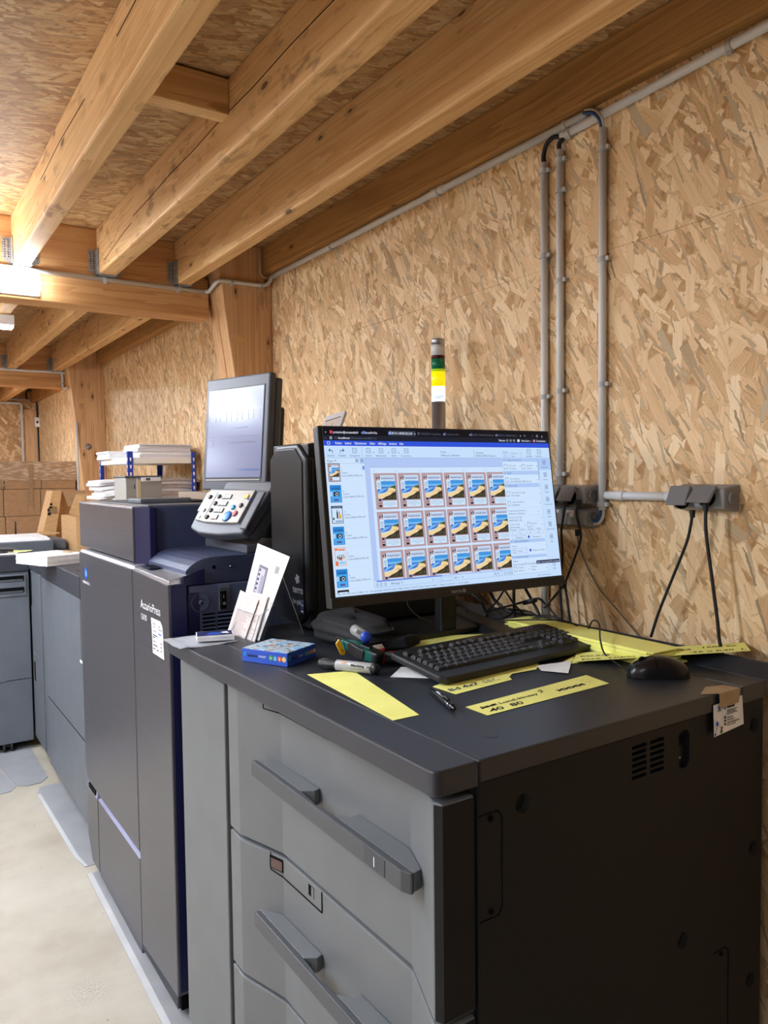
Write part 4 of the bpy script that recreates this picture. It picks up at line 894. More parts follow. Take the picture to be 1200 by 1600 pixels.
# ------------------------------------------------------------------ sockets on the wall
def socket_box(y0, y1, z0, z1, label, depth=0.045):
    t = thing('socket_box', label, 'socket', (WX-0.02, (y0+y1)/2, z0))
    m = MB(); x0 = WX-depth
    m.hexa([(WX-0.0005, y0, z0), (WX-0.0005, y1, z0), (WX-0.0005, y1, z1), (WX-0.0005, y0, z1), (x0, y0+0.008, z0+0.008), (x0, y1-0.008, z0+0.008), (x0, y1-0.008, z1-0.008), (x0, y0+0.008, z1-0.008)], BOXGREY, 0.004)
    b = m.part('housing', t)
    yc, zc = y0-0.0, (z0+z1)/2
    m = MB(); m.lathe((WX-depth*0.5, y0+0.004, zc), (0, -1, 0), [(0, 0.014), (0.004, 0.014), (0.004, 0.009), (0.002, 0.008)], FLAPGREY, 18); m.part('knockout', t)
    return t
def flap(t, y0, y1, z0, z1, lift, depth=0.045):
    """hinged cover: top edge at the box, bottom pushed out by the plug"""
    x0 = WX-depth
    m = MB(); a = 0.006
    m.hexa([(x0-0.001, y0, z1), (x0-0.001, y1, z1), (x0-lift, y1, z0), (x0-lift, y0, z0), (x0-a, y0+0.002, z1+0.001), (x0-a, y1-0.002, z1+0.001), (x0-lift-a, y1-0.002, z0+0.002), (x0-lift-a, y0+0.002, z0+0.002)], FLAPGREY, 0.0015)
    m.part('flap', t)
    m = MB(); m.cyl((x0-0.0005, (y0+y1)/2, z0+0.012), (x0-0.002, (y0+y1)/2, z0+0.012), min(0.02, (y1-y0)*0.45), HOLE); m.part('socket_opening', t)
def plug(t_, y, z, depth=0.045):
    m = MB(); x = WX-depth-0.016; m.cyl((x, y, z+0.022), (x, y, z-0.004), 0.0075, BLACKP, r1=0.006, seg=14)
    for k in range(3): m.cyl((x, y, z-0.006-k*0.004), (x, y, z-0.008-k*0.004), 0.0058, BLACKP, seg=12)
    m.part('plug', t_, 'black plug')
t = socket_box(1.272, 1.470, 1.340, 1.393, 'upper grey triple socket box with tilted flaps, beside the monitor')
for i, y in enumerate((1.302, 1.356, 1.410)): flap(t, y, y+0.047, 1.352, 1.389, 0.024)
t = socket_box(1.274, 1.470, 1.285, 1.338, 'lower grey socket box with clear covers, directly under the triple socket', 0.04)
m = MB()
for y in (1.300, 1.355, 1.410): m.box(WX-0.044, WX-0.038, y, y+0.048, 1.292, 1.332, mat('cloudy_cover', rgb(150, 146, 142), 0.2), 0.003)
m.part('clear_cover', t)
m = MB()
for y in (1.302, 1.352): m.box(WX-0.0455, WX-0.0435, y+0.012, y+0.036, 1.3225, 1.330, PAPER); m.box(WX-0.046, WX-0.0435, y+0.016, y+0.034, 1.3235, 1.3255, BTNR)
m.box(WX-0.047, WX-0.044, 1.315, 1.327, 1.313, 1.324, WHITE, 0.001)
m.part('print_label', t, 'small white and red labels')
t = socket_box(0.905, 1.040, 1.337, 1.395, 'grey double socket box standing alone at the right, two black plugs below it')
flap(t, 0.985, 1.036, 1.350, 1.391, 0.020); flap(t, 0.925, 0.978, 1.357, 1.391, 0.030)
def pc_(px, py, d=0.0): return onX(px, py, WX-0.06-d)
def power(label, pix, r=0.0030, X=WX-0.055, end=None, start=None, mt=BLACK, group='power cords on the wall'):
    pts = ([start] if start else []) + [onX(x, y, X) for x, y in pix] + (end or [])
    m = MB(); m.tube(pts, r, mt, 8, 8)
    s = pts[0]
    if start is None:
        m.cyl(s+Vector((0, 0, 0.004)), s-Vector((0, 0, 0.012)), 0.0065, BLACKP, r1=0.005, seg=12)
    return m.thing('cable', label, 'cable', group)
power('black power cord from the left plug of the double socket, slanting down to the left', [(1082, 800), (1079, 822), (1072, 850), (1052, 900), (1030, 955), (1017, 995)], 0.0032)
power('black power cord from the right plug of the double socket, hanging almost straight', [(1103, 790), (1103, 830), (1112, 900), (1121, 970), (1124, 1000), (1131, 1030)], 0.0036)
power('black cord from the upper triple socket, bulging to the right below the boxes', [(904, 783), (901, 805), (907, 830), (906, 848), (893, 885), (882, 912)], 0.0030, end=[onX(868, 930, 1.36), onX(850, 950, 1.34)])
power('black cord from the triple socket hanging right beside the monitor edge', [(884, 783), (880, 810), (877, 832), (879, 870), (875, 915), (878, 960), (880, 985)], 0.0030)
power('black cord hanging below the monitor corner to the worktop', [(882, 912), (886, 935), (889, 958), (892, 975)], 0.0032)
power('thin grey cord slanting down across the wall to the yellow paper stack', [(902, 830), (904, 850), (915, 880), (935, 918), (962, 950), (985, 978), (1003, 998)], 0.0016, X=WX-0.004, mt=mat('thin_grey_cord', rgb(118, 112, 104), 0.5))

# ------------------------------------------------------------------ tower computer
TX0, TX1, TY0, TY1, TZ1 = 0.880, 1.352, 1.672, 1.882, 1.503
t = pc = thing('tower_computer', 'tall black tower computer standing behind the left side of the monitor', 'computer', (1.11, 1.777, ZT))
m = MB(); m.box(TX0+0.012, TX1, TY0+0.006, TY1-0.006, ZT+0.006, TZ1, BLACKP, 0.003); body = m.part('case', t)
zb = ZT+0.012; c1, c2 = 0.048, 0.036
m = MB(); m.prism([(TY0, zb+c2), (TY0, TZ1-c2), (TY0+c1, TZ1+0.001), (TY1-c1, TZ1+0.001), (TY1, TZ1-c2), (TY1, zb+c2), (TY1-c1, zb), (TY0+c1, zb)], 0, TX0+0.002, TX0+0.030, BLACKP, 0.010, 3)
m.prism([(TY0+0.018, zb+0.04), (TY0+0.018, TZ1-0.045), (TY0+0.055, TZ1-0.012), (TY1-0.045, TZ1-0.012), (TY1-0.012, TZ1-0.04), (TY1-0.012, zb+0.04), (TY1-0.045, zb+0.012), (TY0+0.055, zb+0.012)], 0, TX0-0.001, TX0+0.01, mat('brushed_black_front', rgb(20, 20, 22), 0.36, spec=0.35), 0.002)
fp = m.part('front_panel', t)
m = MB(); x = TX0-0.0012
m.text('terra', (x, 1.748, 1.128), (0, -1, 0), (0, 0, 1), 0.026, TEXTG, True, width=0.055); m.text('be quiet!', (x, 1.748, 1.100), (0, -1, 0), (0, 0, 1), 0.019, TEXTG, True, width=0.055)
for k in range(5):
    a = 2*PI*k/5; m.cyl((x-0.0002, 1.722+0.008*math.cos(a), 1.163+0.008*math.sin(a)), (x, 1.722+0.008*math.cos(a), 1.163+0.008*math.sin(a)), 0.0045, TEXTG, seg=10)
m.cyl((x-0.0002, 1.722, 1.163), (x, 1.722, 1.163), 0.004, TEXTG, seg=10)
m.part('front_print', fp, 'grey printed name and small emblem')
m = MB(); m.box(TX0-0.0022, TX0-0.0008, 1.688, 1.703, 1.078, 1.112, mat('badge_navy', rgb(40, 44, 96), 0.4), 0.0003); m.text('intel', (TX0-0.0024, 1.7025, 1.098), (0, -1, 0), (0, 0, 1), 0.008, TEXTW, width=0.013); m.box(TX0-0.0025, TX0-0.0022, 1.690, 1.702, 1.083, 1.086, TEXTW); m.part('badge', fp, 'small dark blue badge')
MESH = bpy.data.materials.new('perforated_black'); MESH.use_nodes = True
def _mesh():
    n = NT(MESH); b = n.n['Principled BSDF']; b.inputs['Roughness'].default_value = 0.5
    g = n.new('ShaderNodeNewGeometry'); v = n.new('ShaderNodeTexVoronoi'); n.link(g.outputs['Position'], v.inputs['Vector']); v.inputs['Scale'].default_value = 260; v.inputs['Randomness'].default_value = 0.0
    n.link(n.ramp(v.outputs['Distance'], [(0.30, rgb(5, 5, 6)), (0.36, rgb(30, 30, 33))]), b.inputs['Base Color'])
_mesh()
m = MB(); m.box(TX0+0.034, TX0+0.10, TY0+0.002, TY0+0.008, zb+0.02, TZ1-0.02, MESH, 0.002); m.part('mesh_strip', t, 'perforated black side strip')
for x in (TX0+0.06, TX1-0.06):
    for y in (TY0+0.03, TY1-0.03): MB().cyl((x, y, ZT), (x, y, ZT+0.010), 0.014, BLACKP).part('foot', t)
m = MB(); m.box(TX0+0.05, TX0+0.12, 1.74, 1.82, TZ1, TZ1+0.002, HOLE); m.box(TX0+0.04, TX0+0.05, 1.71, 1.72, TZ1, TZ1+0.003, GREYD); m.part('top_ports', t)
# white framed tag leaning on the tower
A = onY(492, 682, 1.775); B = onY(529, 664, 1.74); Cc = onY(539, 641, 1.775); D = onY(508, 651, 1.81)
B.z = A.z + (B.z-A.z)
t = thing('white_display_frame', 'small white framed display leaning on top of the tower computer', 'sign', (1.0, 1.77, TZ1))
bl = Vector((A.x, A.y, TZ1+0.002)); tl = D; tr = Cc; br = bl + (tr-tl)*1.05
n_ = (br-bl).cross(tl-bl).normalized()
if n_.dot(CAM-bl) < 0: n_ = -n_
q_ = lambda u, v, h=0.0: bl + (br-bl)*u + (tl-bl)*v + n_*h
m = MB(); m.hexa([q_(0, 0, -0.012), q_(1, 0, -0.012), q_(1, 1, -0.012), q_(0, 1, -0.012), q_(0, 0), q_(1, 0), q_(1, 1), q_(0, 1)], WHITE, 0.002); m.part('frame', t)
m = MB()
for (u0, u1, v0, v1, mt, h) in ((0.12, 0.86, 0.2, 0.80, PAPERP, 0.0006), (0.12, 0.86, 0.77, 0.80, INK, 0.0009), (0.52, 0.56, 0.52, 0.64, INKR, 0.0009)): m.add([q_(u0, v0, h), q_(u1, v0, h), q_(u1, v1, h), q_(u0, v1, h)], [(0, 1, 2, 3)], mt)
m.part('insert', t)
m = MB(); a_ = q_(0.5, 0.55, -0.012); m.tube([a_, Vector((a_.x+0.03, a_.y+0.05, TZ1+0.003))], 0.003, WHITE, 8); m.part('prop', t)

# ------------------------------------------------------------------ signal tower
SX, SY, SR = 1.405, 1.816, 0.0205
t = thing('signal_tower', 'upright signal light tower with green, lit yellow and white bands behind the monitor', 'lamp', (SX, SY, 1.0355))
def zz(py_): return onY(684, py_, SY).z
ALU = noisy('brushed_aluminium', rgb(176, 176, 178), rgb(200, 200, 202), 30, rough=0.35, metal=0.8, stretch=(30, 30, 1))
def seg(name, a, b_, mt, lab=None, r=SR): MB().lathe((SX, SY, zz(a)), (0, 0, 1), [(0, r), (zz(b_)-zz(a)-0.0004, r)], mt, 28).part(name, t, lab)
m = MB(); m.lathe((SX, SY, 1.0355), (0, 0, 1), [(0, 0.036), (0.012, 0.036), (0.014, SR), (zz(628)-1.0355, SR)], ALU, 28); m.part('pole', t, 'aluminium pole')
seg('white_band', 628, 604, mat('band_white', rgb(240, 244, 250), 0.4, emit=rgb(220, 240, 255), strength=1.0), 'glowing white band with blue writing')
seg('yellow_band', 604, 581, mat('band_yellow', rgb(236, 186, 10), 0.25, emit=rgb(255, 200, 10), strength=1.0), 'lit yellow band')
seg('lime_ring', 581, 577, mat('band_lime', rgb(150, 186, 20), 0.3, emit=rgb(150, 190, 20), strength=0.5))
seg('green_band', 577, 561, mat('band_green', rgb(18, 122, 86), 0.15), 'dark green band')
seg('red_ring', 561, 556, mat('band_red', rgb(84, 14, 18), 0.2), 'dark red ring')
seg('buzzer', 556, 539, mat('band_offwhite', rgb(226, 226, 224), 0.5), 'ribbed white band')
m = MB(); m.lathe((SX, SY, zz(539)), (0, 0, 1), [(0, SR), (zz(531)-zz(539), SR), (zz(531)-zz(539)+0.002, SR*0.93), (zz(531)-zz(539)+0.002, 0.001)], ALU, 28); m.part('cap', t, 'aluminium cap')
m = MB()
vd = Vector((-SX, -SY, 0)).normalized(); sd = Vector((-vd.y, vd.x, 0))
m.text('ETIQUETTE', Vector((SX, SY, zz(623))) + vd*(SR+0.001) - sd*0.017, sd, (0, 0, 1), 0.010, mat('blue_pen', rgb(30, 60, 120), 0.6), width=0.034); m.part('handwriting', t)

# ------------------------------------------------------------------ monitor
MS = 1.11
mc = CAM + (Vector((0.944, 1.184, 1.349)) - CAM)*MS; myaw, mtilt = -0.069, 0.144
mx = Vector((math.cos(myaw), math.sin(myaw), 0)); mn = Vector((math.sin(myaw), -math.cos(myaw), 0)); mz = Vector((0, 0, 1))*math.cos(mtilt) - mn*math.sin(mtilt)
t = mon = thing('monitor', 'wide black desktop monitor showing an imposition program, on a black stand', 'monitor', (1.14, 1.5, ZT))
FM = frame(mc, mx, mz) @ Matrix.Scale(MS, 4)
m = MB(FM); m.box(-0.275, 0.275, 0.0, 0.022, -0.166, 0.166, BLACKP, 0.003); m.box(-0.18, 0.18, 0.02, 0.05, -0.13, 0.10, BLACKP, 0.012)
m.box(-0.275, 0.275, -0.0035, 0.002, -0.166, -0.1475, mat('monitor_chin', rgb(34, 34, 37), 0.4), 0.0012)
m.part('housing', t)
m = MB(FM); m.text('terra', (-0.018, -0.0037, -0.1600), (1, 0, 0), (0, 0, 1), 0.0105, TEXTG, True, width=0.024)
for k in range(5): a = 2*PI*k/5; m.cyl((0.0125+0.0026*math.cos(a), -0.0038, -0.1570+0.0026*math.sin(a)), (0.0125+0.0026*math.cos(a), -0.0034, -0.1570+0.0026*math.sin(a)), 0.0017, TEXTG, seg=8)
for k in range(5): m.box(0.160+k*0.0165, 0.1625+k*0.0165, -0.0038, -0.0034, -0.158, -0.1565, GREYD)
m.part('printed_name', t, 'grey maker name on the lower bezel')
m = MB(); m.box(1.115, 1.162, 1.437, 1.465, ZT+0.01, 1.36, BLACKP, 0.004); m.hexa([(1.09, 1.36, 1.28), (1.18, 1.36, 1.28), (1.18, 1.47, 1.28), (1.09, 1.47, 1.28), (1.09, 1.36, 1.38), (1.18, 1.36, 1.38), (1.18, 1.47, 1.38), (1.09, 1.47, 1.38)], BLACKP, 0.006); m.part('neck', t)
m = MB(); m.prism([(1.00, 1.43), (1.28, 1.43), (1.28, 1.60), (1.00, 1.60)], 2, ZT+0.0005, ZT+0.014, BLACKP, 0.003); m.part('foot', t)
# --- the picture on the screen
WHT = em('screen_pale_blue', 196, 222, 252); PAN = em('screen_panel', 206, 228, 254); HDR = em('screen_header_blue', 172, 200, 244); CANV = em('screen_canvas', 176, 198, 244)
DKT = em('screen_dark_tab', 10, 12, 22); DKA = em('screen_dark_bar', 24, 30, 44); BLU = em('screen_blue_bar', 44, 82, 218); UIT = em('screen_text', 76, 92, 128); UIL = em('screen_line', 132, 154, 200); UIW = em('screen_white_text', 214, 222, 240); UIG = em('screen_grey_text', 92, 102, 124)
C_PINK, C_LIL, C_WHT, C_SKY, C_SKY2, C_SEA, C_SEA2, C_SAND, C_SAND2, C_ROCK, C_GRN, C_BLK = [em('card_'+n, *c) for n, c in (('frame', (180, 154, 160)), ('title', (188, 204, 236)), ('white', (204, 228, 250)), ('sky', (64, 150, 226)), ('sky_light', (116, 186, 240)), ('sea', (50, 110, 204)), ('sea_light', (120, 180, 236)), ('sand', (238, 212, 160)), ('sand_dark', (206, 166, 108)), ('rock', (60, 52, 44)), ('scrub', (78, 84, 56)), ('black', (34, 30, 38)))]
class Screen:
    def __init__(s, frame_): s.m = MB(frame_); s.k = {}
    def poly(s, pts, mt, L, clip=None):
        if clip: pts = clip_poly(pts, *clip)
        if len(pts) < 3: return
        y = -0.0004 - L*0.00012
        s.m.add([(p[0]/1000, y, p[1]/1000) for p in pts], [tuple(range(len(pts)))], mt)
    def rect(s, x0, x1, y0, y1, mt, L, clip=None): s.poly([(x0, y0), (x1, y0), (x1, y1), (x0, y1)], mt, L, clip)
    def frame(s, x0, x1, y0, y1, mt, L, w=0.5, clip=None):
        s.rect(x0, x1, y0, y0+w, mt, L, clip); s.rect(x0, x1, y1-w, y1, mt, L, clip); s.rect(x0, x0+w, y0, y1, mt, L, clip); s.rect(x1-w, x1, y0, y1, mt, L, clip)
    def text(s, txt, x, y, size, mt, L, width=None, bold=False, clip=None, align='L'):
        v, f = text_geo(txt, bold); w = max(p[0] for p in v); sx = width/w if width else size
        dx = -w*sx/2 if align == 'C' else 0
        if clip is None:
            yy = -0.0004 - L*0.00012
            s.m.add([((x+dx+p[0]*sx)/1000, yy, (y+p[1]*size)/1000) for p in v], f, mt)
        else:
            for q in f: s.poly([(x+dx+v[i][0]*sx, y+v[i][1]*size) for i in q], mt, L, clip)
S = Screen(FM)
S.rect(-265, 270, -146, 164, WHT, 0)
S.rect(-265, 270, 148.5, 164, DKT, 1); S.rect(-265, 270, 138.5, 148.5, DKA, 1); S.rect(-265, 270, 128.5, 138.5, BLU, 1); S.rect(-265, 270, 127.6, 128.5, em('screen_white', 226, 240, 255), 1)
# browser tabs
S.rect(-128, -66, 149, 159, em('screen_tab', 48, 54, 72), 2)
S.text('production@ecoessentials.fr', -244, 152, 6, UIW, 2, 52, True); S.text('AccurioPro Flux', -178, 152, 6, UIW, 2, 26, True); S.text('807117-A - 5400,0003_RE2_24_8B', -120, 152, 6, UIW, 3, 46, True)
for x, w, s_ in ((-54, 46, 'SYNTHESE F5 - Google Sheets'), (8, 28, 'AccurioPro Flux'), (73, 50, '88718 - PEDAGO Macif Manuel'), (137, 48, '807117-A - 5400,003_RE2_24')): S.text(s_, x, 152, 5.5, UIG, 2, w)
for x in (-186, -113+43, -190+62, -2, 62, 128, 193): S.text('x', x, 152, 6, UIW, 3)
for x, c in ((-251, (226, 70, 84)), (-186+3, (90, 120, 230)), (-126, (120, 160, 240)), (-62, (70, 80, 100)), (0, (80, 90, 140)), (65, (80, 90, 130)), (130, (80, 90, 130))): S.rect(x, x+5, 151.5, 157, em('favicon%d' % x, *c), 3)
S.text('v', -261, 152, 6, UIW, 2); S.text('+', 204, 151.5, 7, UIW, 2); S.text('-', 226, 152, 7, UIW, 2); S.frame(238, 242, 152, 156, UIW, 2); S.text('x', 252, 151.5, 7, UIW, 2)
S.text('<', -262, 141, 6, UIG, 2); S.frame(-252, -247.5, 141, 145.5, UIW, 2, 0.8); S.frame(-242, -238, 141.3, 145.3, UIG, 2, 0.6)
S.text('localhost', -235, 141.5, 5.5, UIW, 2, 24, True); S.text(':3001/job-editor/order#807117-A', -210, 141.5, 5.5, UIG, 2, 56)
S.text('Résumer', 136, 141.5, 5.5, UIW, 2, 17, True); 
for x in (156, 165, 174): S.frame(x, x+4, 141.3, 145.3, UIW, 2, 0.6)
S.rect(191-6, 191, 140.8, 146, UIW, 2); S.text('Notre 2-jour ---', 196, 141.5, 5.5, UIW, 2, 26, True); S.rect(228, 233, 140.8, 146, em('favicon_pink', 220, 130, 190), 2); S.text('Connexion', 236, 141.5, 5.5, UIW, 2, 26, True)
# menu bar
x = -242
S.frame(-258, -252, 131, 136.5, UIW, 2, 0.9)
for w_, s_ in ((14, 'Fichier'), (14, 'Insérer'), (26, 'Sélectionner'), (12, 'Editer'), (18, 'Affichage'), (17, 'Sections'), (9, 'Aide')): S.text(s_, x, 131.5, 6.5, UIW, 2, w_, True); x += w_+6
# toolbar
S.rect(-265, 270, 106, 106.5, UIL, 2)
def icon(x, y, r=4.5):
    S.frame(x-r, x+r, y-r, y+r, UIT, 2, 0.7); S.rect(x-r+2, x+r-2, y-0.4, y+0.4, UIT, 2)
def arrow(x, y, sgn):
    S.poly([(x-5*sgn, y+1), (x-1*sgn, y+5), (x-1*sgn, y-2)][::sgn], UIT, 2); S.rect(min(x-2*sgn, x+4*sgn), max(x-2*sgn, x+4*sgn), y+0.5, y+1.5, UIT, 2); S.rect(min(x+3*sgn, x+4*sgn), max(x+3*sgn, x+4*sgn), y-4, y+1, UIT, 2)
arrow(-252, 119, 1); arrow(-229, 119, -1)
for x, s_, w_ in ((-252, 'Annuler', 15), (-229, 'Rétablir', 15), (-203, 'Enregistrer', 21), (-174, 'Insérer', 13), (-147, 'Sélectionner', 24), (-119, 'Editer', 11), (-91, 'Couverture ...', 26)):
    if x > -225: icon(x, 120)
    S.text(s_, x, 108.8, 5, UIT, 2, w_, align='C')
for x in (-163, -131, -108): S.poly([(x-1.5, 117), (x+1.5, 117), (x, 115)], UIT, 2)
S.rect(-188, -187.5, 108, 127, UIL, 2)
S.text('Produit', -12, 116.5, 5, UIT, 2, 14); S.text("Défini par l'utilisateur", -12, 109.5, 6, UIT, 2, 46); S.rect(69, 69.8, 107, 123, em('accent_red', 206, 130, 140), 2)
S.text('Imprimante', 73, 115.5, 5, UIT, 2, 20); S.text('KONICA MINOLTA Accuri ...', 73, 109, 6, UIT, 2, 54); S.text('Quantité', 143, 117.5, 4.5, UIT, 2, 13); S.frame(143, 160, 107.5, 115.5, UIL, 2); S.text('25', 147, 109.5, 5, UIT, 2); S.text('Total de com...', 164, 115, 4.5, UIT, 2, 22); S.text('Copies', 164, 109, 4.5, UIT, 2, 11); S.text('X', 190, 115, 5, UIT, 2); S.text('1', 190, 109, 5, UIT, 2)
icon(213, 120, 5); icon(241, 120, 5); S.text('Copytable...', 213, 108.8, 5, UIT, 2, 20, align='C'); S.text('Imprimer ...', 241, 108.8, 5, UIT, 2, 20, align='C')
# page list
S.rect(-265, -184.5, -146, 106, PAN, 1); S.rect(-184.5, -184, -136, 106, UIL, 2); S.text('Pages', -261, 98.5, 6, UIT, 2, 13); S.poly([(-246, 102), (-242, 102), (-244, 99.5)], UIT, 2); S.rect(-265, -184, 95.6, 96, UIL, 2)
for a_ in range(2):
    for b_ in range(2): S.frame(-203+a_*3.4, -200+a_*3.4, 98+b_*3.4, 101+b_*3.4, UIT, 2, 0.6)
S.rect(-194, -185, 96.2, 105.8, HDR, 2)
for k in range(3): S.rect(-192, -187, 98.5+k*2, 99.3+k*2, UIT, 3)
S.rect(-189.5, -185.5, 84, 91, em('scroll_thumb', 104, 134, 214), 3)
def beach(x0, x1, y0, y1, L, clip):
    X = lambda u: x0+(x1-x0)*u; Y = lambda v: y0+(y1-y0)*v
    P_ = lambda pts: [(X(u), Y(v)) for u, v in pts]
    S.rect(x0, x1, Y(0.70), y1, C_SKY2, L, clip); S.rect(x0, x1, Y(0.82), y1, C_SKY, L+1, clip)
    S.rect(x0, x1, y0, Y(0.70), C_SEA, L, clip)
    S.poly(P_([(0, 0.30), (0.62, 0.66), (0.3, 0.62), (0, 0.44)]), C_SEA2, L+1, clip)
    S.poly(P_([(0.0, 0.27), (0.25, 0.34), (0.52, 0.46), (0.64, 0.68), (0.80, 0.69), (1.0, 0.60), (1.0, 0.0), (0.0, 0.08)]), C_SAND, L+2, clip)
    S.poly(P_([(0.0, 0.27), (0.3, 0.33), (0.5, 0.43), (0.3, 0.38), (0, 0.32)]), C_WHT, L+3, clip)
    S.poly(P_([(0.60, 0.42), (0.84, 0.47), (0.93, 0.44), (0.7, 0.41)]), C_SAND2, L+3, clip)
    S.poly(P_([(0.62, 0.66), (0.78, 0.72), (1.0, 0.78), (1.0, 0.55), (0.88, 0.62)]), C_GRN, L+3, clip)
    S.poly(P_([(0.22, 0.06), (0.40, 0.16), (0.66, 0.26), (0.84, 0.40), (0.95, 0.42), (1.0, 0.60), (1.0, 0.0), (0.24, 0.0)]), C_ROCK, L+4, clip)
    S.poly(P_([(0.45, 0.05), (0.6, 0.15), (0.8, 0.22), (0.72, 0.10)]), C_GRN, L+5, clip); S.poly(P_([(0.82, 0.05), (0.88, 0.25), (0.96, 0.2), (0.93, 0.08)]), C_GRN, L+5, clip)
def card(x, y, w, h, clip=None, full=True):
    """x left, y top; beach card with ribbon, heading and text box"""
    X = lambda u: x+w*u; Y = lambda v: y-h*v
    S.rect(X(0), X(1), Y(1), Y(0), C_PINK, 4, clip)
    S.rect(X(0.25), X(0.89), Y(0.22), Y(0.06), C_WHT, 5, clip); S.rect(X(0.27), X(0.87), Y(0.18), Y(0.085), C_LIL, 6, clip)
    beach(X(0.11), X(0.90), Y(0.74), Y(0.225), 5, clip)
    if full:
        S.text('PLAGE DES VALOIS', X(0.30), Y(0.165), h*0.052, C_BLK, 7, w*0.52, True, clip); S.text('Plages du Valois', X(0.40), Y(0.215), h*0.025, UIT, 7, w*0.34, False, clip)
    S.poly([(X(0.08), Y(0.47)), (X(0.08), Y(0.22)), (X(0.175), Y(0.185)), (X(0.27), Y(0.22)), (X(0.27), Y(0.47)), (X(0.175), Y(0.43))], C_WHT, 11, clip)
    S.poly([(X(0.09), Y(0.345)), (X(0.175), Y(0.315)), (X(0.26), Y(0.345)), (X(0.26), Y(0.355)), (X(0.175), Y(0.325)), (X(0.09), Y(0.355))], UIT, 12, clip)
    if full:
        S.text('2,8', X(0.12), Y(0.30), h*0.05, UIT, 12, w*0.11, True, clip); S.text('3h', X(0.12), Y(0.405), h*0.06, UIT, 12, w*0.11, False, clip)
    S.poly([(X(0.08), Y(0.155)), (X(0.10), Y(0.10)), (X(0.14), Y(0.13)), (X(0.16), Y(0.155))], C_BLK, 6, clip); S.poly([(X(0.19), Y(0.11)), (X(0.22), Y(0.08)), (X(0.25), Y(0.11)), (X(0.22), Y(0.165))], C_BLK, 6, clip)
    S.poly([(X(0.08), Y(0.96)), (X(0.08), Y(0.72)), (X(0.20), Y(0.70)), (X(0.26), Y(0.76)), (X(0.26), Y(0.96))], C_PINK, 11, clip)
    for a_, b_, c_, d_ in ((0.13, 0.22, 0.77, 0.715), (0.10, 0.24, 0.835, 0.825), (0.12, 0.24, 0.935, 0.88)): S.rect(X(a_), X(b_), Y(c_), Y(d_), C_BLK, 12, clip)
    S.rect(X(0.29), X(0.91), Y(0.95), Y(0.765), C_WHT, 11, clip)
    if full:
        for k, (s_, ww) in enumerate((('Sur une des plages les', 0.44), ('plus connues de la côte de', 0.52), ('Granville et du littoral de', 0.5), ('la Manche', 0.2))): S.text(s_, X(0.60), Y(0.815+0.033*k), h*0.028, UIT, 12, w*ww, False, clip, 'C')
def ring(cx, cy, r0, r1, mt, L):
    n = 20
    for k in range(n): a0, a1 = 2*PI*k/n, 2*PI*(k+1)/n; S.poly([(cx+r0*math.cos(a0), cy+r0*math.sin(a0)), (cx+r1*math.cos(a0), cy+r1*math.sin(a0)), (cx+r1*math.cos(a1), cy+r1*math.sin(a1)), (cx+r0*math.cos(a1), cy+r0*math.sin(a1))], mt, L)
def act(x, y, w, h):
    X = lambda u: x+w*u; Y = lambda v: y-h*v
    S.rect(X(0), X(1), Y(1), Y(0), em('thumb_blue', 40, 132, 212), 4); S.rect(X(0.06), X(0.94), Y(0.97), Y(0.30), em('thumb_blue_light', 76, 168, 236), 5); S.text('ACTIVITÉ', X(0.14), Y(0.25), h*0.13, C_BLK, 6, w*0.72, True)
    S.rect(X(0.30), X(0.80), Y(0.64), Y(0.40), C_BLK, 7); S.rect(X(0.5), X(0.66), Y(0.41), Y(0.37), C_BLK, 7); ring(X(0.58), Y(0.53), 2.0, 3.2, C_WHT, 8); S.rect(X(0.28), X(0.72), Y(0.90), Y(0.80), em('thumb_violet', 90, 80, 140), 6)
    for v in (0.45, 0.58): ring(X(0.10), Y(v), 1.0, 2.2, C_WHT, 7)
def bottles(x, y, w, h):
    X = lambda u: x+w*u; Y = lambda v: y-h*v
    S.rect(X(0), X(1), Y(1), Y(0), C_BLK, 4); S.rect(X(0.05), X(0.95), Y(0.97), Y(0.14), C_WHT, 5); S.rect(X(0.1), X(0.9), Y(0.10), Y(0.05), UIL, 5)
    S.rect(X(0.44), X(0.56), Y(0.72), Y(0.36), C_BLK, 6); S.rect(X(0.47), X(0.53), Y(0.36), Y(0.24), C_BLK, 6); S.rect(X(0.62), X(0.74), Y(0.76), Y(0.44), C_SAND2, 6); S.rect(X(0.65), X(0.71), Y(0.44), Y(0.32), C_BLK, 6); S.rect(X(0.64), X(0.84), Y(0.72), Y(0.52), em('thumb_gold', 226, 170, 60), 7); S.rect(X(0.10), X(0.22), Y(0.80), Y(0.66), C_BLK, 6); S.rect(X(0.30), X(0.9), Y(0.92), Y(0.84), UIL, 6)
def orange(x, y, w, h):
    X = lambda u: x+w*u; Y = lambda v: y-h*v
    O = em('thumb_orange', 232, 110, 56)
    S.rect(X(0), X(1), Y(1), Y(0), em('thumb_salmon', 240, 170, 140), 4); S.rect(X(0.06), X(0.95), Y(0.97), Y(0.05), C_WHT, 5); S.rect(X(0.06), X(0.26), Y(0.15), Y(0.05), O, 6); S.rect(X(0.06), X(0.26), Y(0.97), Y(0.74), O, 6); S.rect(X(0.30), X(0.9), Y(0.16), Y(0.09), O, 6)
    for k in range(22): a_ = 0.15+random.random()*0.65; b_ = 0.36+random.random()*0.3; S.rect(X(a_), X(a_+0.09), Y(b_+0.07), Y(b_), random.choice((C_GRN, em('thumb_red', 190, 50, 40), C_SAND2, C_BLK, em('thumb_leaf', 110, 150, 70))), 7)
    S.rect(X(0.35), X(0.9), Y(0.92), Y(0.76), em('thumb_aqua', 150, 206, 240), 6)
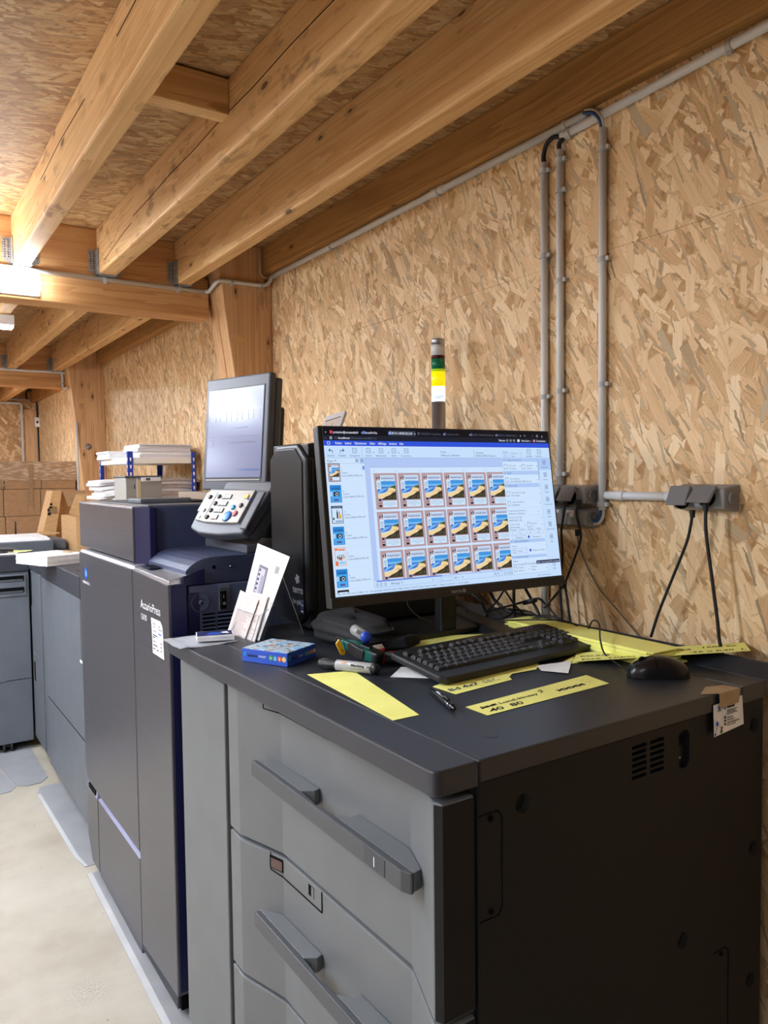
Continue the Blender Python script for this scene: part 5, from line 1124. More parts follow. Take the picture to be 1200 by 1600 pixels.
TH = [(-260, 95, 23, 32, card), (-260, 56, 23, 32, act), (-260.5, 18, 23, 32, bottles), (-260.5, -20, 23, 33, act), (-260.5, -58, 23, 33, orange), (-260.5, -97, 23, 33, act)]
for i, (x, y, w, h, fn) in enumerate(TH):
    if fn is card: S.frame(x-0.7, x+w+0.7, y-h-0.7, y+0.7, C_BLK, 3, 0.7); card(x, y, w, h, None, False)
    else: fn(x, y, w, h)
    S.text(str(i+1), x+26, y-13, 4.5, UIT, 2); S.text('Couleur', x+26, y-18, 4.5, UIT, 2, 13); S.text('Cartes 63x88 (62,9978 x 87...', x+26, y-23.5, 4.8, UIT, 2, 45); S.rect(-265, -186, y-h-4, y-h-3.8, HDR, 2)
S.rect(-260.5, -237.5, -139.5, -134.5, C_BLK, 4); S.rect(-258, -240, -139.5, -138, C_WHT, 5)
# imposition area
S.rect(-183.5, 139, -123, 106, CANV, 1); S.rect(-173.5, 139, -123, 88, PAN, 2); S.rect(-173.8, 139, 87.8, 88.3, UIL, 3)
CLIP_ = (-173.5, 138.5, -123, 90)
for r_ in range(3):
    for c_ in range(6):
        x = -167+52.6*c_; y = 77-73*r_
        card(x, y, 50, 68.5, CLIP_)
        if r_ == 0:
            for dx in (0.5, 47): S.rect(x+dx, x+dx+0.4, 79, 84, UIT, 4, CLIP_)
        ring(x+23.5, y-31.5, 0.9, 2.2, em('pointer_blue', 100, 150, 224), 10) if x < 110 and y-31.5 > -120 else None
    S.rect(-172.5, -168, 75.5-73*r_, 75.8-73*r_, UIT, 4)
S.rect(-180, 139, -125.8, -123, HDR, 2); S.rect(-179, -34, -125.8, -123, em('scroll_thumb2', 110, 140, 222), 3)
S.rect(-184, 236, -136, -135.6, UIL, 2)
for k, x in enumerate((-180, -172, -163)): S.frame(x, x+4, -133.5, -128.5, UIT, 3, 0.6)
S.text('Affichage', -150, -132.5, 5.5, UIT, 3, 20); S.poly([(-127, -129), (-124, -129), (-125.5, -131.5)], UIT, 3); S.text('|<', -57, -132.5, 5.5, UIT, 3); S.text('<', -47, -132.5, 5.5, UIT, 3); S.frame(-40, -12, -134.5, -127.5, UIL, 3); S.text('1', -37, -132.5, 5.5, UIT, 4); S.text('/ 28', -9, -132.5, 5.5, UIT, 3); S.text('>', 2, -132.5, 5.5, UIT, 3); S.text('>|', 11, -132.5, 5.5, UIT, 3)
S.text('81,1%', 93, -132.5, 5.5, UIT, 3, 12); S.frame(90, 112, -134.5, -127.5, UIL, 3, 0.4)
for x in (117, 126, 133): S.frame(x, x+5, -133.5, -128.5, UIT, 3, 0.6)
S.text('Pages: 168 (168 Couleur, 0 N&B) / 0 ml.  Taille des feuilles: 130 (130 Couleur, 0 N&B)  Rouleau: 120 (120 Couleur)  Paquet: 0 onglets, 0   Onglets: 0 numérotés  0    Aucun à signaler', -262, -142.8, 4.2, UIT, 3, 290)
S.text('prêt - Connexion rapide', 205, -142.5, 3.8, UIT, 3, 34)
# properties panel
S.rect(139, 236, -135, 106, PAN, 2); S.rect(139, 139.4, -135, 106, UIL, 3); S.rect(236, 270, -135, 106, WHT, 2); S.rect(235.6, 236, -135, 106, UIL, 3); S.rect(233.5, 235.2, 60, 104, em('scroll_thumb3', 140, 164, 224), 4)
for y0, y1, s_, w_ in ((98.5, 105.5, 'Couleur et recto verso', 40), (71, 79, 'Papier', 11), (44.5, 52.5, 'Mise en page', 22), (-71.5, -64.5, 'Position de disposition', 38), (-103.5, -97.5, 'Contenu de la page', 34)):
    S.rect(140, 233.5, y0, y1, HDR, 3); S.poly([(143, y0+4.5), (146, y0+4.5), (144.5, y0+2.2)], UIT, 4); S.text(s_, 150, y0+1.8, 5, UIT, 4, w_)
def field(x, y, a, b_, wa, wb, ic=True):
    if ic: S.frame(x, x+8, y-4, y+6, UIT, 4, 0.7); x += 12
    S.text(a, x, y+2.2, 4.4, UIT, 4, wa); S.text(b_, x, y-4, 5.2, UIT, 4, wb)
field(143, 87, 'Recto verso', 'Sur la ga...', 20, 21); field(190, 87, 'Impressi...', 'Couleur', 20, 15); field(143, 59, 'Type de papier', 'COUCHE SILK 300G (bac 3)', 26, 56); field(143, 30, 'Type de mise en page', 'N par page', 38, 21); field(143, 10, "Type d'imposition", 'Répétition', 32, 20)
field(143, -8, 'Feuille de positionnement', "Défini par l'utilisateur", 46, 44, False); field(143, -22, 'Format de la feuille', 'SRA3R (450 x 320)', 34, 34, False); field(143, -36, 'Format de page', 'Zone de page ...', 26, 30, False); field(190, -36, 'Rotation', '0°', 14, 4)
for k, (s_, v) in enumerate((('Marges', '3'), ('Gouttières', '6'), ('Gouttière', '10'), ('Couleur...', '20'))): S.text(s_, 143+23*k, -45, 4, UIT, 4, 16); S.frame(143+23*k, 162+23*k, -54.5, -46.5, UIL, 4, 0.5); S.text(v, 147+23*k, -52.5, 5, UIT, 5)
S.frame(146, 183, -63.5, -56.5, UIL, 4, 0.5); S.text('Optimiser l...', 155, -61.8, 5, UIT, 4, 24); S.rect(188, 193, -62.5, -57.5, BLU, 4); S.text('Marques d...', 200, -61.8, 5, UIT, 4, 26)
S.text('Position', 143, -79.5, 4.4, UIT, 4, 14); S.frame(143, 184, -93, -82.5, UIL, 4, 0.5); S.frame(146, 152, -91, -85, UIT, 5, 0.6); S.text('Centré', 156, -90, 5, UIT, 5, 15); S.rect(189, 194, -90.5, -85.5, BLU, 4); S.text('Inclure en-tête', 198, -90, 5, UIT, 4, 32)
S.text('Région', 143, -110, 4.4, UIT, 4, 13); S.text('Zone de page PDF automatique', 143, -117, 5, UIT, 4, 62); S.rect(204, 268, -117.5, -110.5, em('tooltip', 40, 44, 84), 6); S.text('Région: Zone de page PDF automatique', 206, -115.5, 4, UIW, 7, 60)
field(143, -126, 'Position', 'Centré', 14, 14); field(190, -126, 'Rotation', 'Auto', 14, 10, False)
for y in (80, 53, 20.5, 1, -15.5, -28, -42, -119.5): S.rect(140, 233, y, y+0.4, HDR, 4)
for x, y in ((184, 88), (229, 88), (229, 59), (229, 30), (229, 10), (222, -8), (229, -22), (182, -36), (229, -36), (178, -87.5), (182, -127), (229, -127)): S.poly([(x, y+1.2), (x+2.6, y+1.2), (x+1.3, y-0.8)], UIT, 5)
S.rect(236, 270, 81, 106, HDR, 3)
for k, (s_, w_) in enumerate((('Disposition', 18), ('Feuillets', 12), ('Onglets', 12), ('Coupes, pli', 22), ('Dépôts', 10), ('Groupes variables', 24), ('Infos', 8))):
    y = 96-26.5*k; S.frame(248, 256, y-3.5, y+5.5, UIT, 4, 0.8); S.rect(250, 254, y-1, y+3, UIL, 4); S.text(s_, 252, y-11, 4.2, UIT, 4, w_, align='C')
ring(252, -121, 3.0, 3.8, UIT, 4); S.text('Aide', 252, -131, 4.2, UIT, 4, 8, align='C')
S.poly([(219, -104), (219, -110), (223, -107.5)], UIW, 7)
S.m.part('screen', mon, 'lit screen with a grid of beach cards')
# ------------------------------------------------------------------ things on the worktop
ZS = ZT + 0.0006
def W(x, y, z=ZS): return onZ(x, y, z)
def strip(pix, label, z=ZS, th=0.0004, marks=None, group='yellow paper strips', mt=YELLOW, name='paper_strip', cat='paper', world=None):
    c = world or [W(x, y, z) for x, y in pix]
    n = (c[1]-c[0]).cross(c[2]-c[0]).normalized()
    if n.z < 0: c = c[::-1]; n = -n
    m = MB(); m.slab(c, th, mt, (0, 0, 1))
    if marks: marks(m)
    return m.thing(name, label, cat, group)
def scrawl(m, o, xd, yd, pts, w=0.0006, mt=INK, lift=0.0008):
    """pen stroke through (u,v) points in millimetres"""
    o = Vector(o); xd = Vector(xd).normalized(); n = Vector((0, 0, 1)); yd = Vector(yd).normalized()
    P_ = smooth_path([o + xd*(u/1000) + yd*(v/1000) for u, v in pts], 4)
    vs = []; fs = []
    for i, p in enumerate(P_):
        d = (P_[min(i+1, len(P_)-1)] - P_[max(i-1, 0)]).normalized(); s_ = n.cross(d)
        vs += [p + s_*w + n*lift, p - s_*w + n*lift]
        if i: fs.append((2*i-2, 2*i-1, 2*i+1, 2*i))
    m.add(vs, fs, mt)
def hand(m, txt, o, xd, size, mt=INK, w=None, lift=0.0008, slant=0.2, bold=True):
    xd = Vector(xd).normalized(); yd = Vector((0, 0, 1)).cross(xd); m.text(txt, o, xd, yd + xd*slant, size, mt, bold, lift, width=w)
strip([(480, 1054), (552, 1048), (655, 1117), (614, 1126)], 'blank yellow paper strip nearest the front edge of the worktop')
def _m2(m):
    a, b = W(762, 1118), W(952, 1068); d = W(727, 1105); xd = b-a; yd = Vector((0, 0, 1)).cross(xd.normalized())
    o = a + (d-a)*0.15 + xd*0.03
    hand(m, '40  80', o + xd*0.03, xd, 0.020, w=0.075)
    hand(m, 'Stick Lund-kinesy', o + yd*0.022 + xd*0.02, xd, 0.013, w=0.135)
    for k in range(3): scrawl(m, o, xd, yd, [(6, 20+2*k), (20, 27-2*k), (34, 24+k*2), (44, 30-k)], 0.0008)
    scrawl(m, o, xd, yd, [(6, 2), (18, 8), (30, 4)], 0.0008); scrawl(m, o, xd, yd, [(150, 26), (160, 30), (154, 36), (166, 38)], 0.0009)
    hand(m, 'XXXX', o + xd*0.60 + yd*0.012, xd, 0.014, w=0.072, slant=0); hand(m, 'HHHH', o + xd*0.60 + yd*0.012, xd, 0.014, w=0.072, slant=0)
    scrawl(m, o, xd, yd, [(268, 24), (274, 20), (280, 22)], 0.0004, INKG); scrawl(m, o, xd, yd, [(268, 34), (276, 36)], 0.0004, INKG)
strip([(727, 1105), (916, 1055), (952, 1068), (762, 1118)], 'yellow paper strip with black crossed out handwriting in front of the keyboard', marks=_m2)
def _m3(m):
    a, b = W(712, 1085), W(800, 1062); xd = b-a
    hand(m, 'Bd 4x7', W(704, 1081) , xd, 0.020, mat('blue_ink', rgb(40, 48, 90), 0.7), w=0.075); hand(m, 'SECAR', W(758, 1068), xd, 0.020, INKG, w=0.075, bold=False)
strip([(676, 1073), (775, 1035), (800, 1062), (712, 1085)], 'yellow strip with blue handwriting tucked under the front of the keyboard', z=ZS, marks=_m3)
def _m4(m):
    for k in range(4):
        p = W(790-4*k, 1042+3*k); m.text('Carte fidelite 55x85 recto verso', p, (1, 0.03, 0), (0, 1, 0), 0.006, INKG, False, 0.0008, width=0.09)
    p = W(812, 1040); m.box(p.x, p.x+0.03, p.y, p.y+0.02, ZS+0.001, ZS+0.0013, mat('pale_orange', rgb(244, 196, 120), 0.7))
strip([(770, 1035), (842, 1036), (838, 1046), (800, 1053), (791, 1062), (752, 1057)], 'printed yellow sheet corner sticking out under the middle of the keyboard', z=ZS+0.0006, marks=_m4)
strip([(838, 1040), (893, 1033), (888, 1052), (846, 1048)], 'white paper corner sticking out under the right half of the keyboard', z=ZS+0.0016, mt=PAPER, group=None)
strip([(610, 1058), (627, 1042), (690, 1048), (704, 1061)], 'white paper corner sticking out under the left end of the keyboard', z=ZS, mt=PAPER, group=None)
def _m5(m):
    for k in range(3): m.text('Monsieur Lejeune', W(650+3*k, 1008-3*k), (1, -0.12, 0), (0.1, 1, 0), 0.008, INKG, False, 0.0008, width=0.075)
strip([(627, 1003), (700, 993), (774, 990), (740, 1000), (633, 1015)], 'yellow paper with faint writing under the monitor stand behind the keyboard', marks=_m5)
# pile of strips leaning along the rear lip
t0 = None
base = Vector((1.262, 0.945, 0)); e1 = Vector((0.03, 1, 0)).normalized(); e2 = Vector((1, -0.03, 0)).normalized()
M = None
pile = []
for k in range(9):
    z = ZT + 0.0035*k + 0.0004; off = (math.sin(k*1.9)*0.006, math.cos(k*2.7)*0.010)
    o = base + e1*(off[1]+0.002*k) + e2*off[0]*0.5
    L_, w_ = 0.43, 0.085
    m = MB(); c = [o, o+e2*w_, o+e2*w_+e1*L_, o+e1*L_]
    m.slab([Vector((p.x, p.y, z)) for p in c], 0.0033 if k < 8 else 0.002, YELLOW, (0, 0, 1))
    m.thing('paper_strip', ('bundle of yellow paper strips in the pile by the rear lip' if 0 < k < 8 else 'lowest yellow bundle of the pile along the rear lip' if k == 0 else 'top yellow sheet of the pile by the rear lip, right of the keyboard'), 'paper', 'yellow strips piled behind the keyboard')
def _m6(m):
    xd = Lr - Ll; yd = Vector((0, 0, 1)).cross(xd.normalized()); h = lambda u, v: Ll + xd*u + Vector((-yd.x, -yd.y, 0))*0 + (Ltl-Ll)*v
    nz = xd.normalized()
    m.text('CO.R78', h(0.03, 0.45), xd, (Ltl-Ll), 0.015, INK, True, 0.0008, width=0.06); m.text('Ds6', h(0.04, 0.10), xd, Ltl-Ll, 0.014, INK, True, 0.0008, width=0.04)
    m.text(': SA 1092 062', h(0.30, 0.50), xd, Ltl-Ll, 0.016, INK, True, 0.0008, width=0.13); m.text('Lisbos C  bord', h(0.20, 0.12), xd, Ltl-Ll, 0.013, INK, True, 0.0008, width=0.13)
    m.text('1500 ex', h(0.74, 0.62), xd, Ltl-Ll, 0.015, INK, True, 0.0008, width=0.07); m.text('-26 x R40  L', h(0.66, 0.15), xd, Ltl-Ll, 0.016, INK, True, 0.0008, width=0.11)
Ll, Lr, Ltr, Ltl = W(897, 1034, ZT+0.004), W(1173, 1017, ZT+0.034), W(1163, 1004, ZT+0.034), W(935, 1016, ZT+0.004)
Ltl = Ll + (Ltr-Lr)
m = MB(); m.slab([Ll, Lr, Ltr, Ltl], 0.0005, YELLOW, (0, 0, 1)); _m6(m); m.thing('paper_strip', 'long yellow strip with black writing sticking out over the rear lip behind the mouse', 'paper', 'yellow paper strips')
strip([(870, 1040), (905, 1020), (938, 1028), (903, 1036)], 'yellow strip end showing between the keyboard and the pile at the right', z=ZS+0.0002)

# ------------------------------------------------------------------ keyboard
KW, KD = 0.468, 0.172
ko = Vector((0.846, 1.086, 0)); kyaw = math.atan2(1.117-1.086, 1.317-0.847)
kx = Vector((math.cos(kyaw), math.sin(kyaw), 0)); ky = Vector((-math.sin(kyaw), math.cos(kyaw), 0)); kpit = 0.11
KY = ky*math.cos(kpit) + Vector((0, 0, 1))*math.sin(kpit)
KZ = kx.cross(KY)
FKB = Matrix.Translation(ko + Vector((0, 0, ZT+0.009))) @ Matrix((kx, KY, KZ)).transposed().to_4x4()
kb = thing('keyboard', 'wide black desktop keyboard lying on yellow papers in front of the monitor', 'keyboard', ko + kx*KW/2 + ky*KD/2 + Vector((0, 0, ZT+0.001)))
m = MB(FKB); m.prism([(0.010, 0), (KW-0.010, 0), (KW, 0.012), (KW-0.004, KD-0.01), (KW-0.02, KD), (0.02, KD), (0.004, KD-0.01), (0, 0.012)], 2, -0.006, 0.008, BLACKP, 0.004, 3)
m.text('terra', (0.205, 0.155, 0.0082), (1, 0, 0), (0, 1, 0), 0.009, TEXTG, True, width=0.024)
for k in range(3): m.box(0.382+0.012*k, 0.386+0.012*k, 0.156, 0.158, 0.0078, 0.0084, em('led_violet', 110, 90, 220, 0.8))
m.part('case', kb)
m = MB(FKB); m.box(0.05, 0.09, KD-0.03, KD-0.022, -0.019, -0.004, BLACKP); m.box(KW-0.09, KW-0.05, KD-0.03, KD-0.022, -0.019, -0.004, BLACKP); m.part('folding_foot', kb)
KEYM = mat('key_black', rgb(24, 24, 26), 0.4); LEG = mat('key_legend', rgb(130, 130, 132), 0.5)
kmesh = {}
def key(u, v, wu, leg=True):
    """key with its left edge at u units, row at v units; one unit = 18.6 mm"""
    U = 0.0188
    k = (wu, leg)
    x = 0.018 + u*U; y = 0.034 + v*0.0172
    if k not in kmesh:
        m = MB(FKB); w_, d_ = wu*U-0.0016, 0.0158
        m.hexa([(0, 0, 0.006), (w_, 0, 0.006), (w_, d_, 0.006), (0, d_, 0.006), (0.0018, 0.0022, 0.0135), (w_-0.0018, 0.0022, 0.0135), (w_-0.0018, d_-0.0012, 0.0140), (0.0018, d_-0.0012, 0.0140)], KEYM, 0.0012)
        if leg: m.box(0.0035, 0.0062, 0.0095, 0.0125, 0.0141, 0.0144, LEG); m.box(0.0035, 0.0050, 0.0045, 0.0066, 0.0138, 0.0142, LEG)
        o = m.part('key', kb); kmesh[k] = o
    else:
        o = kmesh[k].copy(); C.objects.link(o); o.parent = kb
    o.location = kmesh_off(x, y)
def kmesh_off(x, y):
    d = FKB.to_3x3() @ Vector((x, y, 0)); return d
for v, row in ((0, (1.25, 1.25, 1.25, 6.25, 1.25, 1.25, 1.25, 1.25)), (1, (1.25,)+(1,)*11+(2.75,)), (2, (1.75,)+(1,)*12+(1.25,)), (3, (1.5,)+(1,)*12+(1.5,)), (4, (1,)*13+(2,))):
    u = 0
    for w_ in row: key(u, v, w_, w_ < 5); u += w_
for u in (0, 2, 3, 4, 5, 6.5, 7.5, 8.5, 9.5, 11, 12, 13, 14): key(u, 5.45, 0.96)
for u in (15.4, 16.4, 17.4):
    key(u, 0, 1); key(u, 3, 1); key(u, 4, 1); key(u, 5.45, 0.96)
key(16.4, 1, 1)
for v in (1, 2, 3): 
    for u in (18.8, 19.8, 20.8): key(u, v, 1)
for u in (18.8, 19.8, 20.8, 21.8): key(u, 4, 1)
key(18.8, 0, 2); key(20.8, 0, 1); key(21.8, 2, 1); key(21.8, 3, 1); key(21.8, 0, 1); key(21.8, 1, 1)
q = FKB @ Vector((0.44, 0.13, 0.004))

# ------------------------------------------------------------------ mouse
mo = Vector((1.222, 0.908, ZT)); md_ = Vector((0.83, -0.557, 0)).normalized(); ms_ = Vector((-md_.y, md_.x, 0))
FMO = Matrix.Translation(mo) @ Matrix((md_, ms_, Vector((0, 0, 1)))).transposed().to_4x4()
mouse = thing('mouse', 'black wired computer mouse on the right side of the worktop', 'mouse', mo)
MOUSE = mat('mouse_black', rgb(22, 22, 24), 0.3)
def _mouse(u, v):
    """u along the mouse (0 front .. 1 palm), v around the half section"""
    x = -0.056 + 0.112*u; a = PI*v
    w_ = 0.0285*(1-abs(2*u-1)**3.2*0.55)*(1 - 0.10*math.exp(-((u-0.42)/0.18)**2)); h = 0.011 + 0.027*math.sin(PI*min(1, 0.10+u*0.80))**1.1
    if u < 0.05: h *= 0.75+5*u
    if u > 0.9: k = math.sqrt(max(0.0, 1-((u-0.9)/0.1)**2)); h = 0.004 + (h-0.004)*k; w_ *= 0.55+0.45*k
    ca, sa = math.cos(a), math.sin(a)
    return Vector((x, w_*math.copysign(abs(ca)**0.7, ca), 0.002 + h*abs(sa)**0.75))
m = MB(FMO); m.grid(_mouse, 40, 28, MOUSE); 
vs = [_mouse(0, j/28) for j in range(29)]; m.add(vs, [tuple(range(29))], MOUSE, False); vs = [_mouse(1, j/28) for j in range(29)]; m.add(vs, [tuple(range(29))], MOUSE, False)
m.prism([(-0.053, -0.022), (-0.03, -0.026), (0.04, -0.026), (0.054, -0.014), (0.054, 0.014), (0.04, 0.026), (-0.03, 0.026), (-0.053, 0.022)], 2, 0.0003, 0.004, BLACKP)
m.part('shell', mouse)
m = MB(FMO); m.cyl((-0.030, -0.0035, 0.0305), (-0.030, 0.0035, 0.0305), 0.0075, HOLE); m.part('scroll_wheel', mouse)
m = MB(FMO); m.tube([_mouse(u, 0.5)+Vector((0, 0, 0.0001)) for u in (0.02, 0.08, 0.14, 0.20, 0.26, 0.32, 0.38)], 0.0005, HOLE, 6, 4); m.tube([_mouse(0.40, v)+Vector((0, 0, 0.0001)) for v in [0.12+0.76*k/16 for k in range(17)]], 0.0005, HOLE, 6); m.part('button_gap', mouse)
st = FMO @ Vector((-0.056, 0, 0.008))
m = MB(); m.tube([st, W(962, 1036, ZT+0.008), W(945, 1022, ZT+0.012), onY(938, 1000, 1.06), onY(936, 975, 1.14), onY(926, 970, 1.17), onY(915, 985, 1.20), Vector((1.345, 1.25, ZT+0.038)), Vector((1.30, 1.30, ZT+0.040)), Vector((1.235, 1.37, ZT+0.035))], 0.0017, BLACK, 8, 8); m.part('cable', mouse)

# ------------------------------------------------------------------ pens, markers, pouch
a, b = W(669, 1074, ZT+0.006), W(711, 1108, ZT+0.006); d = (b-a).normalized()
t = thing('ballpoint_pen', 'black click ballpoint pen lying in front of the keyboard', 'pen', (a+b)/2 - Vector((0, 0, 0.006)))
L_ = (b-a).length
MB().lathe(a, d, [(0, 0.0008), (0.006, 0.002), (0.018, 0.0038), (0.05, 0.0045), (L_*0.70, 0.0048), (L_*0.80, 0.0055)], BLACKG, 20).part('barrel', t)
MB().lathe(a + d*(L_*0.80), d, [(0, 0.0056), (0.004, 0.0056)], mat('chrome', rgb(200, 200, 204), 0.15, metal=1.0), 20).part('ring', t, 'chrome ring')
MB().lathe(a + d*(L_*0.80+0.004), d, [(0, 0.0054), (0.010, 0.0058), (0.014, 0.0045), (0.015, 0.003), (0.022, 0.003), (0.023, 0.001)], BLACKG, 20).part('button', t)
n = Vector((-d.y, d.x, 0)).normalized()
m = MB(); c_ = a + d*(L_*0.80); m.tube([c_ + Vector((0, 0, 0.007)), c_ - d*0.02 + Vector((0, 0, 0.0085)), c_ - d*0.04 + Vector((0, 0, 0.0058))], 0.0016, BLACKG, 8); m.part('pocket_clip', t)
m = MB(); m.slab([a + d*(L_*0.34) - n*0.002 + Vector((0, 0, 0.0048)), a + d*(L_*0.58) - n*0.002 + Vector((0, 0, 0.0050)), a + d*(L_*0.58) + n*0.002 + Vector((0, 0, 0.0050)), a + d*(L_*0.34) + n*0.002 + Vector((0, 0, 0.0048))], 0.0003, TEXTW, (0, 0, 1)); m.part('print', t, 'white printed band')
def marker(a, d, L_, r, label, capc, bodyc, capfrac=0.30, prints=True):
    d = d.normalized(); t = thing('marker_pen', label, 'marker', a + d*L_/2 - Vector((0, 0, r)))
    cl = L_*capfrac
    m = MB(); m.lathe(a, d, [(0, r*0.80), (0.003, r*0.88), (cl-0.002, r*0.98), (cl, r)], capc, 24)
    for k in range(10): an = 2*PI*k/10; s_ = d.orthogonal().normalized(); q = d.cross(s_); v = (s_*math.cos(an)+q*math.sin(an))*r*0.88; m.tube([a + d*0.004 + v, a + d*(cl-0.006) + v*1.06], 0.0009, capc, 6)
    m.part('cap', t)
    MB().lathe(a + d*cl, d, [(0, r*1.02), (L_*0.60, r*1.04), (L_-cl-0.012, r*1.04)], bodyc, 28).part('barrel', t, 'light grey barrel')
    MB().lathe(a + d*(L_-0.012), d, [(0, r*1.0), (0.009, r*1.0), (0.012, r*0.80), (0.010, r*0.55), (0.0101, 0.0005)], capc, 24).part('end_plug', t)
    if prints:
        s_ = d.cross(Vector((0, 0, 1))).normalized(); up = Vector((0, 0, 1)); vw = (CAM-(a+d*L_/2)).normalized(); vw = (vw - d*vw.dot(d)).normalized()
        up2 = d.cross(vw)*-1
        if up2.z < 0: up2 = -up2
        xd = d if d.dot(Vector((0.83, -0.55, 0))) > 0 else -d
        m = MB(); o = a + d*(cl+0.016) + vw*r*1.065
        OR = mat('print_orange', rgb(226, 140, 60), 0.6)
        yd = vw.cross(xd)
        m.text('BIC', o + yd*0.003, xd, yd, 0.007, OR, True, 0.0002, width=0.012); m.text('Marking', o + xd*0.02 + yd*0.0, xd, yd, 0.007, INK, True, 0.0002, width=0.03); m.text('ONYX', o + xd*0.054 + yd*0.0, xd, yd, 0.005, INK, True, 0.0002, width=0.016); m.text('PERMANENT MARKER', o + xd*0.02 - yd*0.005, xd, yd, 0.003, INK, False, 0.0002, width=0.026)
        for k in range(6): m.text('|', o + xd*(0.060+0.0022*k) - yd*0.004, xd, yd, 0.006, INK, True, 0.0002)
        m.part('print', t)
    return t
SILB = mat('marker_grey', rgb(150, 149, 146), 0.35)
a, b = W(500, 1036, ZT+0.011), W(591, 1046, ZT+0.011)
marker(a, b-a, (b-a).length, 0.0105, 'thick grey permanent marker with a black cap, lying in front of the black pouch', BLACKP, SILB)
# dark pen with a red ring beside the keyboard
a, b = Vector((0.845, 1.300, ZT+0.0125)), Vector((0.915, 1.275, ZT+0.0125)); d = (b-a).normalized()
t = thing('retractable_knife', 'black tool with a red ring beside the left end of the keyboard', 'tool', (a+b)/2 - Vector((0, 0, 0.0125)))
MB().lathe(a - d*0.03, d, [(0, 0.006), (0.004, 0.0095), (0.034, 0.011), (0.036, 0.012)], BLACKP, 20).part('tip', t)
MB().lathe(a + d*0.006, d, [(0, 0.0122), (0.004, 0.0122)], mat('red_ring', rgb(206, 58, 44), 0.4), 20).part('ring', t, 'red ring')
MB().lathe(a + d*0.010, d, [(0, 0.012), (0.05, 0.012), (0.075, 0.011), (0.078, 0.006)], BLACKP, 20).part('barrel', t)
m = MB(); c_ = a + d*0.02; m.text('FACOM', c_ + Vector((0, 0, 0.0125)), d, Vector((0, 0, 1)).cross(d), 0.006, mat('red_print', rgb(200, 70, 56), 0.5), True, width=0.03); m.part('print', t)
# black pouch: a slumped soft bag
t = thing('tool_pouch', 'slumped black fabric tool pouch under the left corner of the monitor', 'bag', (0.87, 1.50, ZT))
FABRIC = noisy('black_fabric', rgb(20, 20, 22), rgb(34, 34, 37), 220, rough=0.85, bump=0.3)
rp = random.Random(3)
def _pouch(u, v):
    a = 2*PI*u; th = PI*(v-0.5)
    rx, ry, rz = 0.060, 0.105, 0.036
    bump_ = 1 + 0.06*math.sin(3*a+0.7) + 0.05*math.sin(5*a+v*4) + 0.04*math.sin(9*v*PI+a*2)
    x = rx*math.copysign(abs(math.cos(a))**0.6, math.cos(a))*math.cos(th)**0.5*bump_ if abs(th) < PI/2-1e-4 else 0
    y = ry*math.copysign(abs(math.sin(a))**0.6, math.sin(a))*math.cos(th)**0.5*bump_ if abs(th) < PI/2-1e-4 else 0
    z = rz*math.sin(th)*(1+0.25*math.sin(a*1.0+0.4)) 
    z = max(z, -rz*0.9)
    ang = 0.10; X = x*math.cos(ang)-y*math.sin(ang); Y = x*math.sin(ang)+y*math.cos(ang)
    return Vector((0.905+X, 1.490+Y, ZT+0.034+z))
m = MB(); m.grid(_pouch, 56, 28, FABRIC); body_ = m.part('bag', t)
m = MB(); m.tube([_pouch(0.60+0.3*k/14, 0.62)+Vector((0, 0, 0.001)) for k in range(15)], 0.003, FABRIC, 8, 3); m.tube([_pouch(0.5+0.45*k/16, 0.40)+Vector((-0.001, 0, 0.0)) for k in range(17)], 0.0026, FABRIC, 8, 3); m.part('seam', t)
m = MB(); m.hexa([(0.90, 1.385, ZT+0.006), (0.965, 1.355, ZT+0.006), (1.03, 1.40, ZT+0.002), (0.95, 1.43, ZT+0.002), (0.89, 1.39, ZT+0.028), (0.955, 1.36, ZT+0.034), (1.02, 1.41, ZT+0.024), (0.94, 1.44, ZT+0.022)], FABRIC, 0.006); m.part('strap_flap', t)
m = MB(); s0 = W(583, 1018, ZT+0.024); m.slab([s0, W(600, 1013, ZT+0.024), W(596, 1007, ZT+0.030), W(580, 1010, ZT+0.030)], 0.002, WHITE); m.slab([s0+Vector((-0.002, -0.004, -0.002)), W(601, 1017, ZT+0.020), W(600, 1012, ZT+0.0245), s0+Vector((0, 0, 0.001))], 0.002, mat('label_red', rgb(206, 48, 44), 0.5)); m.part('woven_label', t, 'red and white woven label')
# blue capped marker out of the pouch
a = Vector((0.868, 1.388, ZT+0.062)); d = Vector((-0.15, 0.95, 0.05)).normalized()
t2 = thing('marker_pen', 'blue capped grey marker sticking out of the black pouch', 'marker', a)
BLC = mat('cap_blue', rgb(38, 72, 190), 0.35)
a2 = W(574, 997, ZT+0.055)
dm = (ray(574, 997).normalized() - _r*0.45 + _u*0.30).normalized()
MB().lathe(a2, dm, [(0, 0.0095), (0.001, 0.011), (0.006, 0.0115), (0.010, 0.0115)], BLC, 24).part('cap_rim', t2, 'blue end')
MB().lathe(a2 - dm*0.002, dm, [(0, 0.004), (0.001, 0.0085), (0.003, 0.009)], BLC, 24).part('end_plug', t2, 'blue end plug')
m = MB(); m.lathe(a2 + dm*0.010, dm, [(0, 0.0112), (0.055, 0.0112)], SILB, 24); m.part('barrel', t2, 'grey barrel')
m = MB(); vv = (CAM-a2).normalized(); vv = (vv - dm*vv.dot(dm)).normalized()
m.box(-0.0004, 0.0004, -0.004, 0.004, 0, 0.02, INK); m.v = [a2 + dm*(0.014+p.z) + vv*(0.0115+p.x) + dm.cross(vv)*p.y for p in m.v]; m.part('print', t2)
